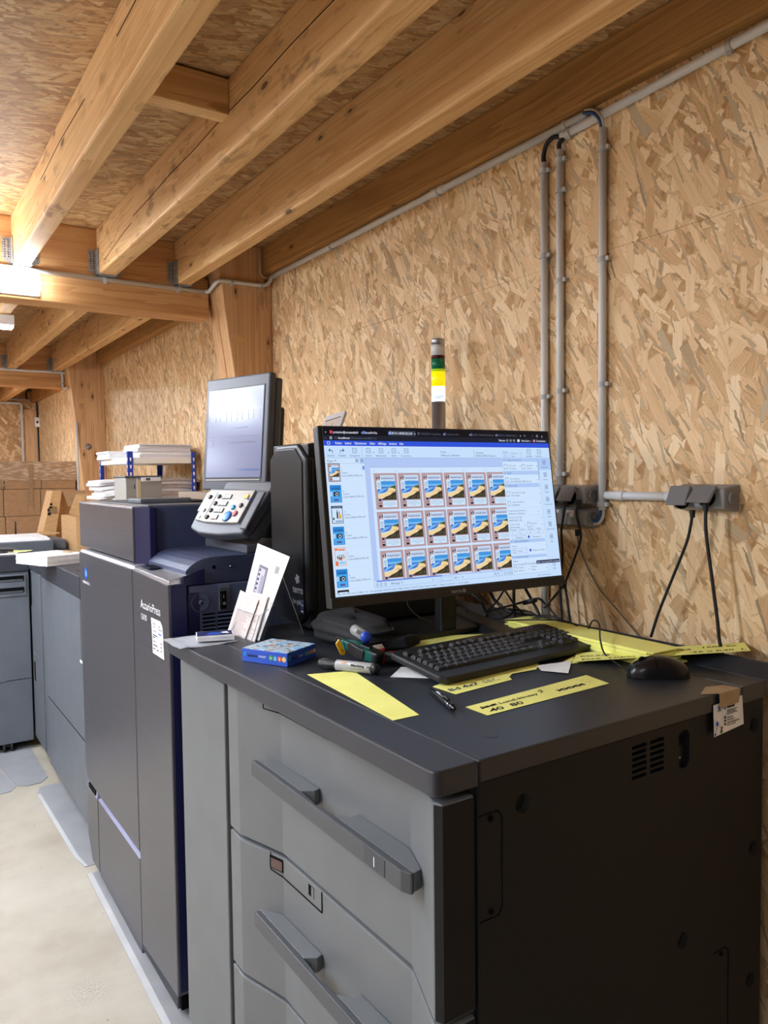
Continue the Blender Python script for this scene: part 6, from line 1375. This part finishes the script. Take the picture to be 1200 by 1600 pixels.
# box cutter, green and black
t3 = thing('box_cutter', 'green and black box cutter with a yellow blade lying against the pouch', 'knife', W(560, 1020, ZT))
a, b = W(536, 1005, ZT+0.040), W(588, 1026, ZT+0.022); d = (b-a).normalized(); s_ = Vector((0, 0, 1)).cross(d).normalized(); up = d.cross(s_)
GRN = mat('cutter_green', rgb(20, 92, 84), 0.35)
FC = Matrix.Translation(a) @ Matrix((d, s_, up)).transposed().to_4x4(); Lc = (b-a).length + 0.004
m = MB(FC); m.prism([(0, 0.000), (0.02, 0.016), (Lc*0.55, 0.019), (Lc, 0.015), (Lc, -0.015), (Lc*0.7, -0.018), (0.03, -0.010), (0, -0.012)], 2, -0.011, 0.011, GRN, 0.003); m.part('body', t3, 'green handle')
m = MB(FC); m.prism([(0.01, -0.008), (Lc*0.5, -0.018), (Lc*0.60, -0.021), (Lc*0.75, -0.021), (Lc*0.6, -0.010), (0.03, -0.003)], 2, -0.0115, 0.0115, BLACKP, 0.002); m.box(Lc*0.82, Lc+0.006, -0.0155, 0.0155, -0.012, 0.012, BLACKP, 0.004); m.part('grip', t3, 'black rubber grip')
m = MB(FC); m.box(Lc*0.52, Lc*0.80, -0.007, 0.008, 0.010, 0.015, BLACKP, 0.002); 
for k in range(5): m.box(Lc*(0.54+0.05*k), Lc*(0.555+0.05*k), -0.007, 0.008, 0.0148, 0.0162, BLACKP)
m.part('slider', t3)
y0 = [W(524, 1001, ZT+0.036), W(528, 999, ZT+0.036), W(538, 1021, ZT+0.022), W(533, 1023, ZT+0.022)]
YEL = mat('blade_yellow', rgb(246, 190, 30), 0.4)
yy = [onY(525, 1006, 1.345), onY(530, 999, 1.345), onY(540, 1019, 1.340), onY(537, 1024, 1.340), onY(533, 1023, 1.340)]
m = MB(); m.slab(yy, 0.0025, YEL, (0, 1, 0)); q = onY(535, 1016, 1.3400); m.cyl(q + Vector((0, -0.0005, 0)), q + Vector((0, -0.001, 0)), 0.0016, INK, seg=10); m.part('blade', t3, 'yellow blade holder')

# ------------------------------------------------------------------ blue puzzle box, leaflets, cards
bo = Vector((0.683, 1.389, ZT+0.0004)); ex = Vector((0.091, 0.046, 0)).normalized(); ey = Vector((-ex.y, ex.x, 0))
FB = Matrix.Translation(bo) @ Matrix((ex, ey, Vector((0, 0, 1)))).transposed().to_4x4()
t = thing('game_box', 'small blue game box with a pictured lid on the front corner of the worktop', 'box', bo)
BBLUE = mat('box_blue', rgb(44, 84, 186), 0.4)
bw, bd, bh = 0.102, 0.118, 0.0285
PIC = bpy.data.materials.new('box_picture'); PIC.use_nodes = True
def _pic():
    n = NT(PIC); b_ = n.n['Principled BSDF']; b_.inputs['Roughness'].default_value = 0.35
    g = n.new('ShaderNodeNewGeometry'); p = g.outputs['Position']
    c = n.ramp(n.noise(n.mapping(p, scale=(1, 2.2, 1)), 34, 3.0), [(0.32, rgb(70, 160, 226)), (0.46, rgb(150, 205, 238)), (0.52, rgb(222, 206, 176)), (0.58, rgb(120, 176, 220)), (0.68, rgb(196, 150, 104))])
    c = n.mix(n.math('MULTIPLY', n.math('GREATER_THAN', n.noise(n.mapping(p, loc=(3, 1, 0), scale=(2.2, 1, 1)), 60, 4.0), 0.60), 0.8), c, rgb(74, 60, 50))
    n.link(c, b_.inputs['Base Color'])
_pic()
m = MB(FB); m.box(0, bw, 0, bd, 0, bh-0.001, BBLUE, 0.0008); m.box(0.0015, bw-0.0015, 0.0015, bd-0.0015, bh-0.001, bh, PIC); m.part('box', t)
# the two visible sides: printed name and four coloured dots
def side(m, o, xd, L_, flip):
    xd = Vector(xd); yd = Vector((0, 0, 1))
    P_ = lambda u, v: FB @ (Vector(o) + xd*u) + Vector((0, 0, v))
    X = (FB.to_3x3() @ xd)
    m.text('K', P_(L_*0.04, 0.0115), X, yd, 0.013, mat('print_cyan', rgb(60, 170, 230), 0.5), True, 0.0003); m.text('atamino', P_(L_*0.13, 0.0115), X, yd, 0.0095, INK, True, 0.0003, width=L_*0.22); m.text('POCKET', P_(L_*0.38, 0.0125), X, yd, 0.0055, TEXTW, True, 0.0003, width=L_*0.16)
    nn = X.cross(yd)
    for k, c_ in enumerate(((70, 160, 90), (60, 150, 210), (222, 92, 60), (238, 190, 80))):
        q = P_(L_*(0.645+0.095*k), 0.0145); mt = mat('dot%d' % k, rgb(*c_), 0.5); m.cyl(q, q + nn*0.0004, L_*0.046, mt, seg=22)
        m.text('+230'[k], q - X*0.0022 - yd*0.003 + nn*0.0005, X, yd, 0.008, TEXTW, True, 0.0002)
m = MB(); side(m, (0, bd, 0), (0, -1, 0), bd, 1); side(m, (0, 0, 0), (1, 0, 0), bw, 0); m.part('printed_sides', t, 'printed name and four coloured dots')
m = MB(FB)
for (u, v, s_) in ((0.30, 0.66, 1), (0.42, 0.60, 0.8), (0.55, 0.55, 1), (0.72, 0.40, 1.1), (0.5, 0.25, 0.9)):
    x, y = bw*u, bd*v; m.prism([(x-0.006*s_, y-0.004), (x+0.001, y+0.010*s_), (x+0.006*s_, y-0.003), (x, y+0.002)], 2, bh, bh+0.0003, mat('sketch_brown', rgb(110, 86, 66), 0.6))
m.part('lid_drawing', t)
# acrylic leaflet holder
hx = 0.735
t = thing('leaflet_holder', 'clear acrylic leaflet holder on the worktop in front of the tower computer', 'holder', (0.75, 1.70, ZT))
lean = Vector((math.sin(0.34), 0, math.cos(0.34))); pw = 0.128
def hp(y, s_, off=0.0): return Vector((0.712+off, y, ZT+0.004)) + lean*s_
m = MB()
for (s0, s1, off) in ((0, 0.155, 0.034), (0, 0.062, 0.004)):
    c = [hp(1.640, s0, off), hp(1.768, s0, off), hp(1.768, s1, off), hp(1.640, s1, off)]; m.slab(c, 0.002, CLEAR, (-1, 0, 0))
m.slab([hp(1.640, 0, 0.004), hp(1.640, 0, 0.034), hp(1.640, 0.085, 0.034), hp(1.640, 0.062, 0.004)], 0.002, CLEAR, (0, -1, 0)); m.slab([hp(1.768, 0, 0.004), hp(1.768, 0, 0.034), hp(1.768, 0.085, 0.034), hp(1.768, 0.062, 0.004)], 0.002, CLEAR, (0, 1, 0))
m.part('pocket', t)
m = MB(); b0 = hp(1.64, 0.155, 0.034); m.slab([b0, hp(1.768, 0.155, 0.034), Vector((b0.x+0.055, 1.768, ZT+0.002)), Vector((b0.x+0.055, 1.64, ZT+0.002))], 0.002, CLEAR, (1, 0, 0)); m.slab([(0.70, 1.64, ZT+0.0006), (b0.x+0.055, 1.64, ZT+0.0006), (b0.x+0.055, 1.768, ZT+0.0006), (0.70, 1.768, ZT+0.0006)], 0.002, CLEAR, (0, 0, 1)); m.part('rear_leg', t)
EDGE = mat('acrylic_edge', rgb(190, 196, 202), 0.2)
m = MB()
for a_, b_ in ((hp(1.640, 0.062, 0.003), hp(1.768, 0.062, 0.003)), (hp(1.640, 0.062, 0.003), hp(1.640, 0.085, 0.034)), (hp(1.640, 0.155, 0.034), hp(1.768, 0.155, 0.034)), (hp(1.640, 0.155, 0.034), Vector((b0.x+0.055, 1.64, ZT+0.003))), (hp(1.640, 0.0, 0.003), hp(1.640, 0.062, 0.003)), (hp(1.768, 0.0, 0.003), hp(1.768, 0.085, 0.03))): m.tube([a_, b_], 0.0010, EDGE, 6)
m.part('polished_edge', t)
def leaflet(px4, off, label, mt, marks=None, group='leaflets in the acrylic holder'):
    """sheet standing in the holder: corners given as (y, s) in the leaning plane"""
    c = [hp(y, s_, off) for y, s_ in px4]
    m = MB(); m.slab(c, 0.0005, mt, (-1, 0, 0))
    if marks: marks(m, c)
    return m.thing('leaflet', label, 'leaflet', group)
# solve the sheet corners in the leaning plane from their place in the picture
def on_lean(x, y, off):
    p0 = hp(1.7, 0, off); nrm = lean.cross(Vector((0, 1, 0))); d = ray(x, y); q = CAM + d*((p0-CAM).dot(nrm)/d.dot(nrm)); return (q.y, (q-p0).dot(lean))
def _wm(m, c):
    tl, tr, br, bl = c; U = (tr-tl); V = (bl-tl); n = Vector((-1, 0, 0.25)).normalized()*0.0011
    R_ = lambda u0, u1, v0, v1, mt, k=1.0: m.add([tl+U*u+V*v+n*k for u, v in ((u0, v0), (u1, v0), (u1, v1), (u0, v1))], [(0, 1, 2, 3)], mt)
    G1_ = mat('brochure_grey', rgb(96, 92, 104), 0.5); G2_ = mat('brochure_lilac', rgb(176, 168, 184), 0.5)
    R_(0.22, 0.50, 0.20, 0.62, G1_); R_(0.25, 0.44, 0.23, 0.60, G2_, 1.2); R_(0.36, 0.47, 0.30, 0.56, mat('brochure_mid', rgb(140, 134, 150), 0.5), 1.4)
    for k in range(7): R_(0.26, 0.31, 0.24+0.05*k, 0.265+0.05*k, INK, 1.5)
    R_(0.22, 0.50, 0.65, 0.88, G1_); R_(0.27, 0.47, 0.67, 0.86, PAPER, 1.2); R_(0.31, 0.42, 0.69, 0.77, G1_, 1.4); R_(0.10, 0.15, 0.56, 0.88, G1_)
    for k in range(4): R_(0.70+0.03*k, 0.715+0.03*k, 0.14, 0.22, INKG)
    R_(0.82, 0.825, 0.25, 0.50, INKG); R_(0.80, 0.815, 0.50, 0.56, INKG); R_(0.60, 0.603, 0.03, 0.70, mat('fold_line', rgb(206, 204, 202), 0.7))
cw = [on_lean(*p, 0.024) for p in ((403, 849), (453, 870), (405, 1001), (368, 990))]
leaflet(cw, 0.024, 'tall white leaflet with grey machine pictures, tilted in the acrylic holder', PAPER, _wm)
def _pm(m, c):
    tl, tr, br, bl = c; U = tr-tl; V = bl-tl; n = Vector((-1, 0, 0.25)).normalized()*0.0009
    rl = random.Random(5)
    for k in range(26):
        v = 0.06+0.034*k; u1 = 0.62+0.3*rl.random(); m.add([tl+U*u+V*w_+n for u, w_ in ((0.08, v), (u1, v), (u1, v+0.010), (0.08, v+0.010))], [(0, 1, 2, 3)], INKR)
cp_ = [on_lean(*p, 0.012) for p in ((376, 922), (404, 937), (380, 1006), (355, 989))]
leaflet(cp_, 0.012, 'pinkish text leaflet at the front of the acrylic holder', PAPERP, _pm)
cp_ = [on_lean(*p, 0.017) for p in ((385, 922), (419, 931), (398, 1003), (366, 995))]
leaflet(cp_, 0.017, 'second pinkish leaflet just behind the front one in the acrylic holder', PAPERP, _pm)
# plastic bag and cards at the far front corner
BAGM = film('clear_bag', (0.75, 0.77, 0.8, 1), 0.45, 0.10, 0.12)
def _bag(u, v):
    x = 0.556+0.14*u; y = 1.672+0.125*v
    return Vector((x, y, ZT+0.0025+0.0018*math.sin(9*u+4*v)*math.sin(7*v+2)+(0.002 if u < 0.2 else 0)))
m = MB(); m.grid(_bag, 20, 16, BAGM); m.grid(lambda u, v: _bag(u, v)-Vector((0, 0, 0.0018)), 20, 16, BAGM)
m.thing('plastic_bag', 'small clear plastic bag under the stack of cards at the worktop corner', 'bag')
cd0 = Vector((0.608, 1.704, ZT+0.0062)); cdx = Vector((0.085, -0.028, 0)).normalized(); cdy = Vector((-cdx.y, cdx.x, 0))
FCd = Matrix.Translation(cd0) @ Matrix((cdx, cdy, Vector((0, 0, 1)))).transposed().to_4x4()
NAVYC = mat('card_navy_print', rgb(40, 44, 92), 0.3)
for k in range(6):
    o = 0.0012*math.sin(2.2*k); m = MB(FCd); m.box(o, 0.085+o, -o, 0.055-o, 0.0021*k, 0.0021*k+0.0020, PAPER)
    if k == 5:
        m.box(o+0.002, 0.083+o, -o+0.002, 0.053-o, 0.0125, 0.0128, NAVYC); m.prism([(0.02, 0.006), (0.05, 0.01), (0.06, 0.03), (0.03, 0.04)], 2, 0.0128, 0.0130, mat('card_blue_print', rgb(60, 90, 190), 0.3)); m.prism([(0.05, 0.03), (0.075, 0.02), (0.07, 0.045)], 2, 0.0128, 0.0130, PAPER)
    m.thing('printed_card', 'topmost card of the stack, printed dark blue' if k == 5 else 'white edged card in the stack on the plastic bag', 'card', 'cards stacked at the worktop corner')

# ------------------------------------------------------------------ cables behind the monitor and the dark strip they lie on
m = MB(); m.hexa([(1.19, 1.33, ZT+0.0005), (1.25, 1.31, ZT+0.0005), (1.352, 1.66, ZT+0.0005), (1.29, 1.66, ZT+0.0005), (1.20, 1.33, ZT+0.020), (1.25, 1.315, ZT+0.020), (1.352, 1.655, ZT+0.020), (1.295, 1.655, ZT+0.020)], BLACKP, 0.004)
t = None
m.thing('power_strip', 'long black power strip lying behind the monitor under the tangled cables', 'power strip')
def tang(label, pix, r=0.0028, ends=(None, None)):
    pts = [onX(x, y, X) for x, y, X in pix]
    if ends[0]: pts = [Vector(ends[0])] + pts
    if ends[1]: pts = pts + [Vector(ends[1])]
    for p in pts: p.z = max(p.z, ZT+r+0.0004)
    return MB().tube(pts, r, BLACK, 8, 8).thing('cable', label, 'cable', 'tangled cables behind the monitor')
tang('black cable arching thickly down just right of the tower computer', [(716, 930, 1.33), (735, 928, 1.34), (750, 938, 1.35), (757, 952, 1.36), (760, 965, 1.36)], 0.0042)
tang('black cable crossing down to the right behind the monitor chin', [(748, 928, 1.38), (770, 948, 1.37), (790, 972, 1.36), (798, 985, 1.34)], 0.0026)
tang('thick black cable curving from the monitor down to the right', [(764, 922, 1.34), (775, 940, 1.36), (795, 955, 1.37), (820, 960, 1.38), (842, 966, 1.38)], 0.0044)
tang('black cable slanting left below the monitor', [(790, 918, 1.36), (776, 940, 1.37), (764, 952, 1.38), (755, 955, 1.38)], 0.0026)
tang('straight black cable hanging behind the middle of the monitor chin', [(803, 915, 1.37), (803, 940, 1.37), (804, 965, 1.37), (806, 972, 1.36)], 0.0040)
tang('black cable slanting far right from the monitor chin to the yellow pile', [(786, 918, 1.34), (805, 946, 1.36), (826, 966, 1.37), (835, 978, 1.345)], 0.0026)
tang('black cable dropping steeply to the right of the tangle', [(820, 918, 1.37), (835, 945, 1.38), (845, 965, 1.38), (848, 972, 1.37)], 0.0036)
tang('black cable loop with a plug lying over the tangle', [(757, 956, 1.37), (790, 948, 1.36), (820, 940, 1.36), (840, 935, 1.37), (850, 942, 1.38), (862, 955, 1.385), (874, 970, 1.385)], 0.0027)
tang('black cable bundled flat under the loop', [(795, 952, 1.35), (822, 955, 1.35), (838, 962, 1.36), (846, 968, 1.37)], 0.0032)
tang('black cable running along the worktop to the yellow pile', [(712, 982, 1.26), (745, 984, 1.28), (780, 982, 1.30), (815, 975, 1.32), (835, 966, 1.34), (860, 963, 1.36), (884, 972, 1.37)], 0.0032)
tang('black cable looping low over the power strip', [(728, 950, 1.30), (734, 968, 1.30), (745, 973, 1.31), (770, 968, 1.32), (795, 962, 1.33), (805, 950, 1.35)], 0.0027)
m = MB(); m.tube([onX(818, 942, 1.36), onX(838, 937, 1.37)], 0.0060, BLACKP, 10); m.thing('cable_connector', 'small black cable connector on the loop behind the monitor', 'connector', 'tangled cables behind the monitor')
MB().tube([onY(635, 938, 1.40), onY(640, 950, 1.42), onY(652, 962, 1.45), onY(672, 972, 1.46)], 0.0014, mat('olive_cable', rgb(96, 96, 78), 0.5), 8, 8).thing('cable', 'thin pale cable hanging below the monitor in front of the tower', 'cable')
# ------------------------------------------------------------------ blue rack with paper
RX0, RX1, RY0, RY1 = 1.085, 1.445, 4.0, 4.60
t = rack = thing('shelf_rack', 'blue metal shelf rack with cream shelves standing against the board wall', 'shelf', ((RX0+RX1)/2, 4.3, 0))
for (x, y, sx, sy) in ((RX0, RY0, 1, 1), (RX1, RY0, -1, 1), (RX0, RY1, 1, -1), (RX1, RY1, -1, -1)):
    m = MB(); w_ = 0.026
    m.box(min(x, x+sx*w_), max(x, x+sx*w_), min(y, y+sy*0.002), max(y, y+sy*0.002), 0, 1.562, BLUE_ST); m.box(min(x, x+sx*0.002), max(x, x+sx*0.002), min(y, y+sy*w_), max(y, y+sy*w_), 0, 1.562, BLUE_ST)
    post_ = m.part('upright', t, 'blue slotted upright')
    m = MB()
    for k in range(14):
        z = 1.53-0.038*k
        xa = x+sx*0.013; m.prism([(xa-0.005, z), (xa+0.005, z), (xa+0.003, z-0.018), (xa-0.003, z-0.018)], 1, y-0.0012 if sy > 0 else y+0.0004, y-0.0003 if sy > 0 else y+0.0012, RACKW)
        ya = y+sy*0.013; m.prism([(ya-0.005, z), (ya+0.005, z), (ya+0.003, z-0.018), (ya-0.003, z-0.018)], 0, x-0.0012 if sx > 0 else x+0.0004, x-0.0003 if sx > 0 else x+0.0012, RACKW)
    m.part('slots', post_)
for z in (1.50, 1.285, 0.60, 0.10):
    m = MB(); m.box(RX0+0.003, RX1-0.003, RY0+0.003, RY1-0.003, z, z+0.030, RACKW, 0.002); m.part('shelf_board', t, 'cream shelf board')
# paper piles
def pile(x0, x1, y0, y1, z, hs, label, group, mt=PAPER, jit=0.012, seed=1, bend=0.0):
    r = random.Random(seed)
    for k, h in enumerate(hs):
        dx, dy = (r.random()-0.5)*jit*2, (r.random()-0.5)*jit*2
        m = MB()
        def f(u, v, zz_): return Vector((x0+dx+(x1-x0)*u, y0+dy+(y1-y0)*v, zz_ - bend*(abs(2*u-1)**2)*(0.4+0.6*r_)))
        r_ = r.random()
        n_ = 10
        vs = [f(i/n_, j, zz_) for zz_ in (z, z+h*0.94) for j in (0, 1) for i in range(n_+1)]
        N1 = n_+1; fs = []
        for i in range(n_):
            fs += [(i, N1+i, N1+i+1, i+1), (2*N1+i, 2*N1+i+1, 3*N1+i+1, 3*N1+i), (i, i+1, 2*N1+i+1, 2*N1+i), (N1+i, 3*N1+i, 3*N1+i+1, N1+i+1)]
        fs += [(0, 2*N1, 3*N1, N1), (n_, N1+n_, 3*N1+n_, 2*N1+n_)]
        m.add(vs, fs, mt if not isinstance(mt, list) else mt[k % len(mt)])
        m.thing('paper_ream', label[k] if isinstance(label, list) else label, 'paper', group); z += h
PLIL = noisy('pale_lilac_paper', rgb(206, 198, 202), rgb(224, 218, 220), 60, rough=0.7, stretch=(1, 1, 30)); PDK = noisy('brownish_paper_edge', rgb(120, 104, 96), rgb(190, 178, 168), 40, rough=0.7, stretch=(1, 1, 40))
zt = 1.5305
pile(1.075, 1.30, 4.33, 4.60, zt, (0.016, 0.016, 0.012), ['lowest white ream at the left end of the rack top', 'middle white ream at the left end of the rack top', 'topmost white ream at the left end of the rack top'], 'reams on top of the rack', PAPER, 0.006, 3)
pile(1.15, 1.43, 4.02, 4.31, zt, (0.016, 0.016, 0.018, 0.016, 0.005), ['lowest sheet pile at the right end of the rack top', 'second sheet pile from below at the right end of the rack top', 'middle sheet pile at the right end of the rack top', 'fourth sheet pile from below at the right end of the rack top', 'thin top sheet pile at the right end of the rack top'], 'reams on top of the rack', [PLIL, PAPER, PLIL, PLIL, PAPER], 0.008, 5)
zl = 1.316
pile(1.03, 1.26, 4.33, 4.62, zl, (0.016, 0.018, 0.018, 0.020, 0.018, 0.014), ['lowest drooping white ream on the rack', 'second drooping white ream from below', 'third drooping white ream from below', 'fourth drooping white ream from below', 'fifth drooping white ream from below', 'topmost drooping white ream at the left of the rack'], 'white reams on the second shelf', PAPER, 0.022, 8, 0.014)
pile(1.20, 1.455, 4.03, 4.30, zl, (0.020, 0.018, 0.018, 0.020, 0.018, 0.016), ['lowest grey edged ream behind the plastic box', 'second grey edged ream from below behind the plastic box', 'third grey edged ream from below behind the plastic box', 'fourth grey edged ream from below behind the plastic box', 'fifth grey edged ream from below behind the plastic box', 'topmost grey edged ream behind the plastic box'], 'grey edged reams on the second shelf', [PLIL, PDK, PLIL, PDK, PLIL, PDK], 0.014, 12, 0.012)
# grey clear box with the number
t = thing('plastic_bin', 'cloudy grey plastic box with the number 11, standing in front of the rack', 'box', (1.05, 3.7, 0))
BINM = mat('cloudy_plastic', rgb(176, 172, 166), 0.25, trans=0.25, ior=1.2)
a, b_ = onY(196, 747, 3.6), onY(253, 747, 3.6)
m = MB(); m.box(a.x, b_.x, 3.6, 3.8, 1.15, a.z, BINM, 0.004); m.box(a.x+0.005, b_.x-0.005, 3.605, 3.795, 1.155, a.z-0.06, PAPERP); m.part('tub', t)
m = MB(); m.box(a.x-0.004, b_.x+0.004, 3.595, 3.805, a.z, a.z+0.010, GREYD, 0.003); m.part('lid', t)
q = onY(220, 748, 3.6); m = MB(); m.box(q.x, b_.x-0.008, 3.588, 3.6, a.z-0.016, a.z+0.002, WHITE, 0.002); m.box(q.x+0.02, q.x+0.04, 3.586, 3.59, a.z-0.012, a.z, GREYD); m.part('clasp', t)
m = MB(); q = onY(208, 764, 3.598); m.text('11', (q.x, 3.5995, q.z), (1, 0, 0), (0, 0, 1), 0.030, INK, True); q2 = onY(215, 780, 3.598); m.box(q2.x-0.002, q2.x+0.001, 3.5985, 3.6, 1.15, a.z, WHITE); m.box(q2.x+0.002, q2.x+0.016, 3.5985, 3.6, 1.16, a.z-0.01, mat('bin_label', rgb(206, 186, 140), 0.5)); m.part('number_print', t)
# stand for the bin: a low carton hidden behind the press
MB().box(0.92, 1.04, 3.60, 3.94, 1.0455, 1.149, CARD, 0.003).thing('cardboard_box', 'low carton under the numbered plastic box behind the press', 'box', 'cartons behind the press')
m = MB(); m.tube([(1.30, 3.55, 1.36), (1.33, 3.55, 1.40), (1.36, 3.56, 1.37), (1.33, 3.56, 1.35)], 0.004, PAPERP, 8, 6)
# ------------------------------------------------------------------ wrapped carton stack, open cartons
YS = 6.8
t = stack = thing('wrapped_pallet', 'tall stack of brown cartons in stretch film with a kraft tape strip, at the left', 'pallet', (0.7, 7.3, 0))
R_ = 1.41
MB().box(-0.4, R_, YS, 7.9, 0.0, 0.14, W_K, 0.003).part('pallet_base', t)
def zpx(y): return onY(50, y, YS).z
rows = [0.14, 0.46, 0.78, zpx(835), zpx(806), zpx(764), zpx(750)]
r = random.Random(4)
for i, (z0, z1) in enumerate(zip(rows, rows[1:])):
    xs = [-0.4] + [onY(p, 790, YS).x for p in ((8, 66) if i % 2 else (6, 64))] + [R_]
    for x0, x1 in zip(xs, xs[1:]):
        m = MB(); m.box(x0+0.002, x1-0.002, YS+0.002+0.004*r.random(), 7.85, z0+0.001, z1-0.001, CARDD, 0.004); m.part('carton', t)
m = MB()
def _wr(u, v): return Vector((-0.4+(R_+0.405)*u, YS-0.004-0.004*math.sin(17*u+9*v)*math.sin(23*u), zpx(750)-0.005+(zpx(722)-zpx(750)+0.01)*v))
m.grid(_wr, 60, 8, WRAP); m.box(-0.4, R_, YS+0.002, 7.85, zpx(750)+0.001, zpx(723), CARDD, 0.01); m.part('film_wrap', t, 'shiny stretch film over the top cartons')
a, b_ = onY(45, 725, YS-0.012), onY(52, 795, YS-0.012); a2 = onY(52, 790, YS-0.012)
m = MB(); m.slab([(a.x, YS-0.012, a.z), (onY(51, 725, YS-0.012).x, YS-0.012, a.z), (b_.x+0.001, YS-0.012, b_.z), (onY(46, 788, YS-0.012).x, YS-0.012, onY(46, 788, YS-0.012).z)], 0.001, KRAFT, (0, -1, 0)); q = [onY(*p, YS-0.012) for p in ((0, 752), (9, 758), (8, 760), (0, 762))]; m.slab(q, 0.001, KRAFT, (0, -1, 0)); m.part('tape_strip', t, 'kraft tape strip')
# leaning narrow carton
Yb = 5.55
q = [onY(*p, Yb) for p in ((82, 767), (97, 766), (86, 845), (60, 845))]
t = thing('cardboard_box', 'tall narrow cardboard carton leaning with printed symbols, in front of the wrapped stack', 'box', (q[2].x, 5.7, q[2].z-0.35), group='open cartons left of the press')
ZLO = 0.0
def ext(p_hi, p_lo, z): k = (p_hi.z-z)/(p_hi.z-p_lo.z); return p_hi + (p_lo-p_hi)*k
lo_l, lo_r = ext(q[0], q[3], 0.70), ext(q[1], q[2], 0.70)
lo_l.x = max(lo_l.x, q[3].x-0.06); dpt = Vector((0.0, 0.22, 0.0)); rt = Vector((0.20, 0.05, 0))
m = MB(); m.hexa([lo_l, lo_r, lo_r+rt+dpt*0.5, lo_l+dpt, q[0], q[1], q[1]+rt*0.5+dpt*0.5, q[0]+dpt], CARD, 0.003); m.part('carton', t)
m = MB(); m.slab([q[1], q[1]+rt*0.8+Vector((0, 0, -0.005)), q[1]+rt*0.8+Vector((0, -0.02, -0.11)), q[1]+Vector((0.03, -0.02, -0.11))], 0.004, CARDD, (0, -1, 0)); m.part('flap', t)
xd = (q[1]-q[0]).normalized(); yd = (q[0]-q[3]).normalized()
m = MB()
for (px_, py_, w_, h_) in ((80, 788, 0.016, 0.016), (79, 793, 0.02, 0.012), (76, 797, 0.014, 0.022), (77, 803, 0.02, 0.02), (83, 797, 0.05, 0.05)):
    p = onY(px_, py_, Yb-0.0025); m.box(p.x-w_/2, p.x+w_/2, Yb-0.004, Yb-0.0025, p.z-h_/2, p.z+h_/2, INK if w_ < 0.03 else mat('carton_print', rgb(150, 116, 76), 0.8))
m.part('printed_symbols', t)
m = MB(); m.box(0.86, 1.20, 5.52, 5.98, 0.45, 0.7, CARD, 0.003); m.box(0.84, 1.22, 5.515, 5.99, 0.0, 0.45, CARD, 0.003)
m.thing('cardboard_box', 'lower cartons carrying the leaning narrow carton, hidden behind the finisher', 'box', 'cartons behind the press')
t = thing('cardboard_box', 'open cardboard carton with a raised pale flap beside the navy press top', 'box', (1.1, 5.1, 0.6), group='open cartons left of the press')
m = MB(); m.box(1.02, 1.36, 4.95, 5.4, 0.0, 1.19, CARD, 0.003); m.part('carton', t)
f = [onY(*p, 4.94) for p in ((119, 772), (135, 771), (126, 806), (108, 802))]
m = MB(); m.slab(f, 0.004, CARD, (0, 1, 0)); m.part('flap', t, 'pale raised flap')
f = [onY(*p, 5.2) for p in ((136, 772), (172, 771), (170, 800), (136, 800))]
m = MB(); m.slab(f, 0.004, CARD, (0, 1, 0)); m.part('rear_flap', t)
f = [onY(*p, 5.0) for p in ((88, 828), (104, 832), (104, 840), (84, 838))]
m = MB(); m.slab([(0.90, 5.50, 1.08), (1.02, 5.47, 1.07), (1.02, 5.47, 1.06), (0.90, 5.50, 1.06)], 0.004, CARD, (0, -1, 0)); m.thing('cardboard_scrap', 'strip of cardboard at the foot of the leaning carton', 'card')
q = onY(154, 752, 4.9)
m = MB(); m.box(q.x-0.03, q.x+0.05, 6.0, 6.04, 1.26, 1.32, BOXGREY, 0.004); m.thing('socket_box', 'small grey socket on the farther post behind the rack', 'socket')
# ------------------------------------------------------------------ camera, world, view
cd = bpy.data.cameras.new('camera'); co = bpy.data.objects.new('camera', cd); C.objects.link(co)
cd.sensor_fit = 'VERTICAL'; cd.sensor_height = 36.0; cd.lens = FPX/1600*36.0; cd.clip_start = 0.02; cd.clip_end = 60
co.matrix_world = Matrix.Translation(CAM) @ Matrix((_r, _u, -_f)).transposed().to_4x4()
bpy.context.scene.camera = co
wd = bpy.data.worlds.new('world'); bpy.context.scene.world = wd; wd.use_nodes = True
wd.node_tree.nodes['Background'].inputs[0].default_value = (0.9, 0.95, 1.0, 1); wd.node_tree.nodes['Background'].inputs[1].default_value = 0.05
vs = bpy.context.scene.view_settings
vs.view_transform = 'Standard'; vs.look = 'None'; vs.gamma = 1.0; vs.use_curve_mapping = False; vs.exposure = 0.25
bpy.context.scene.display_settings.display_device = 'sRGB'
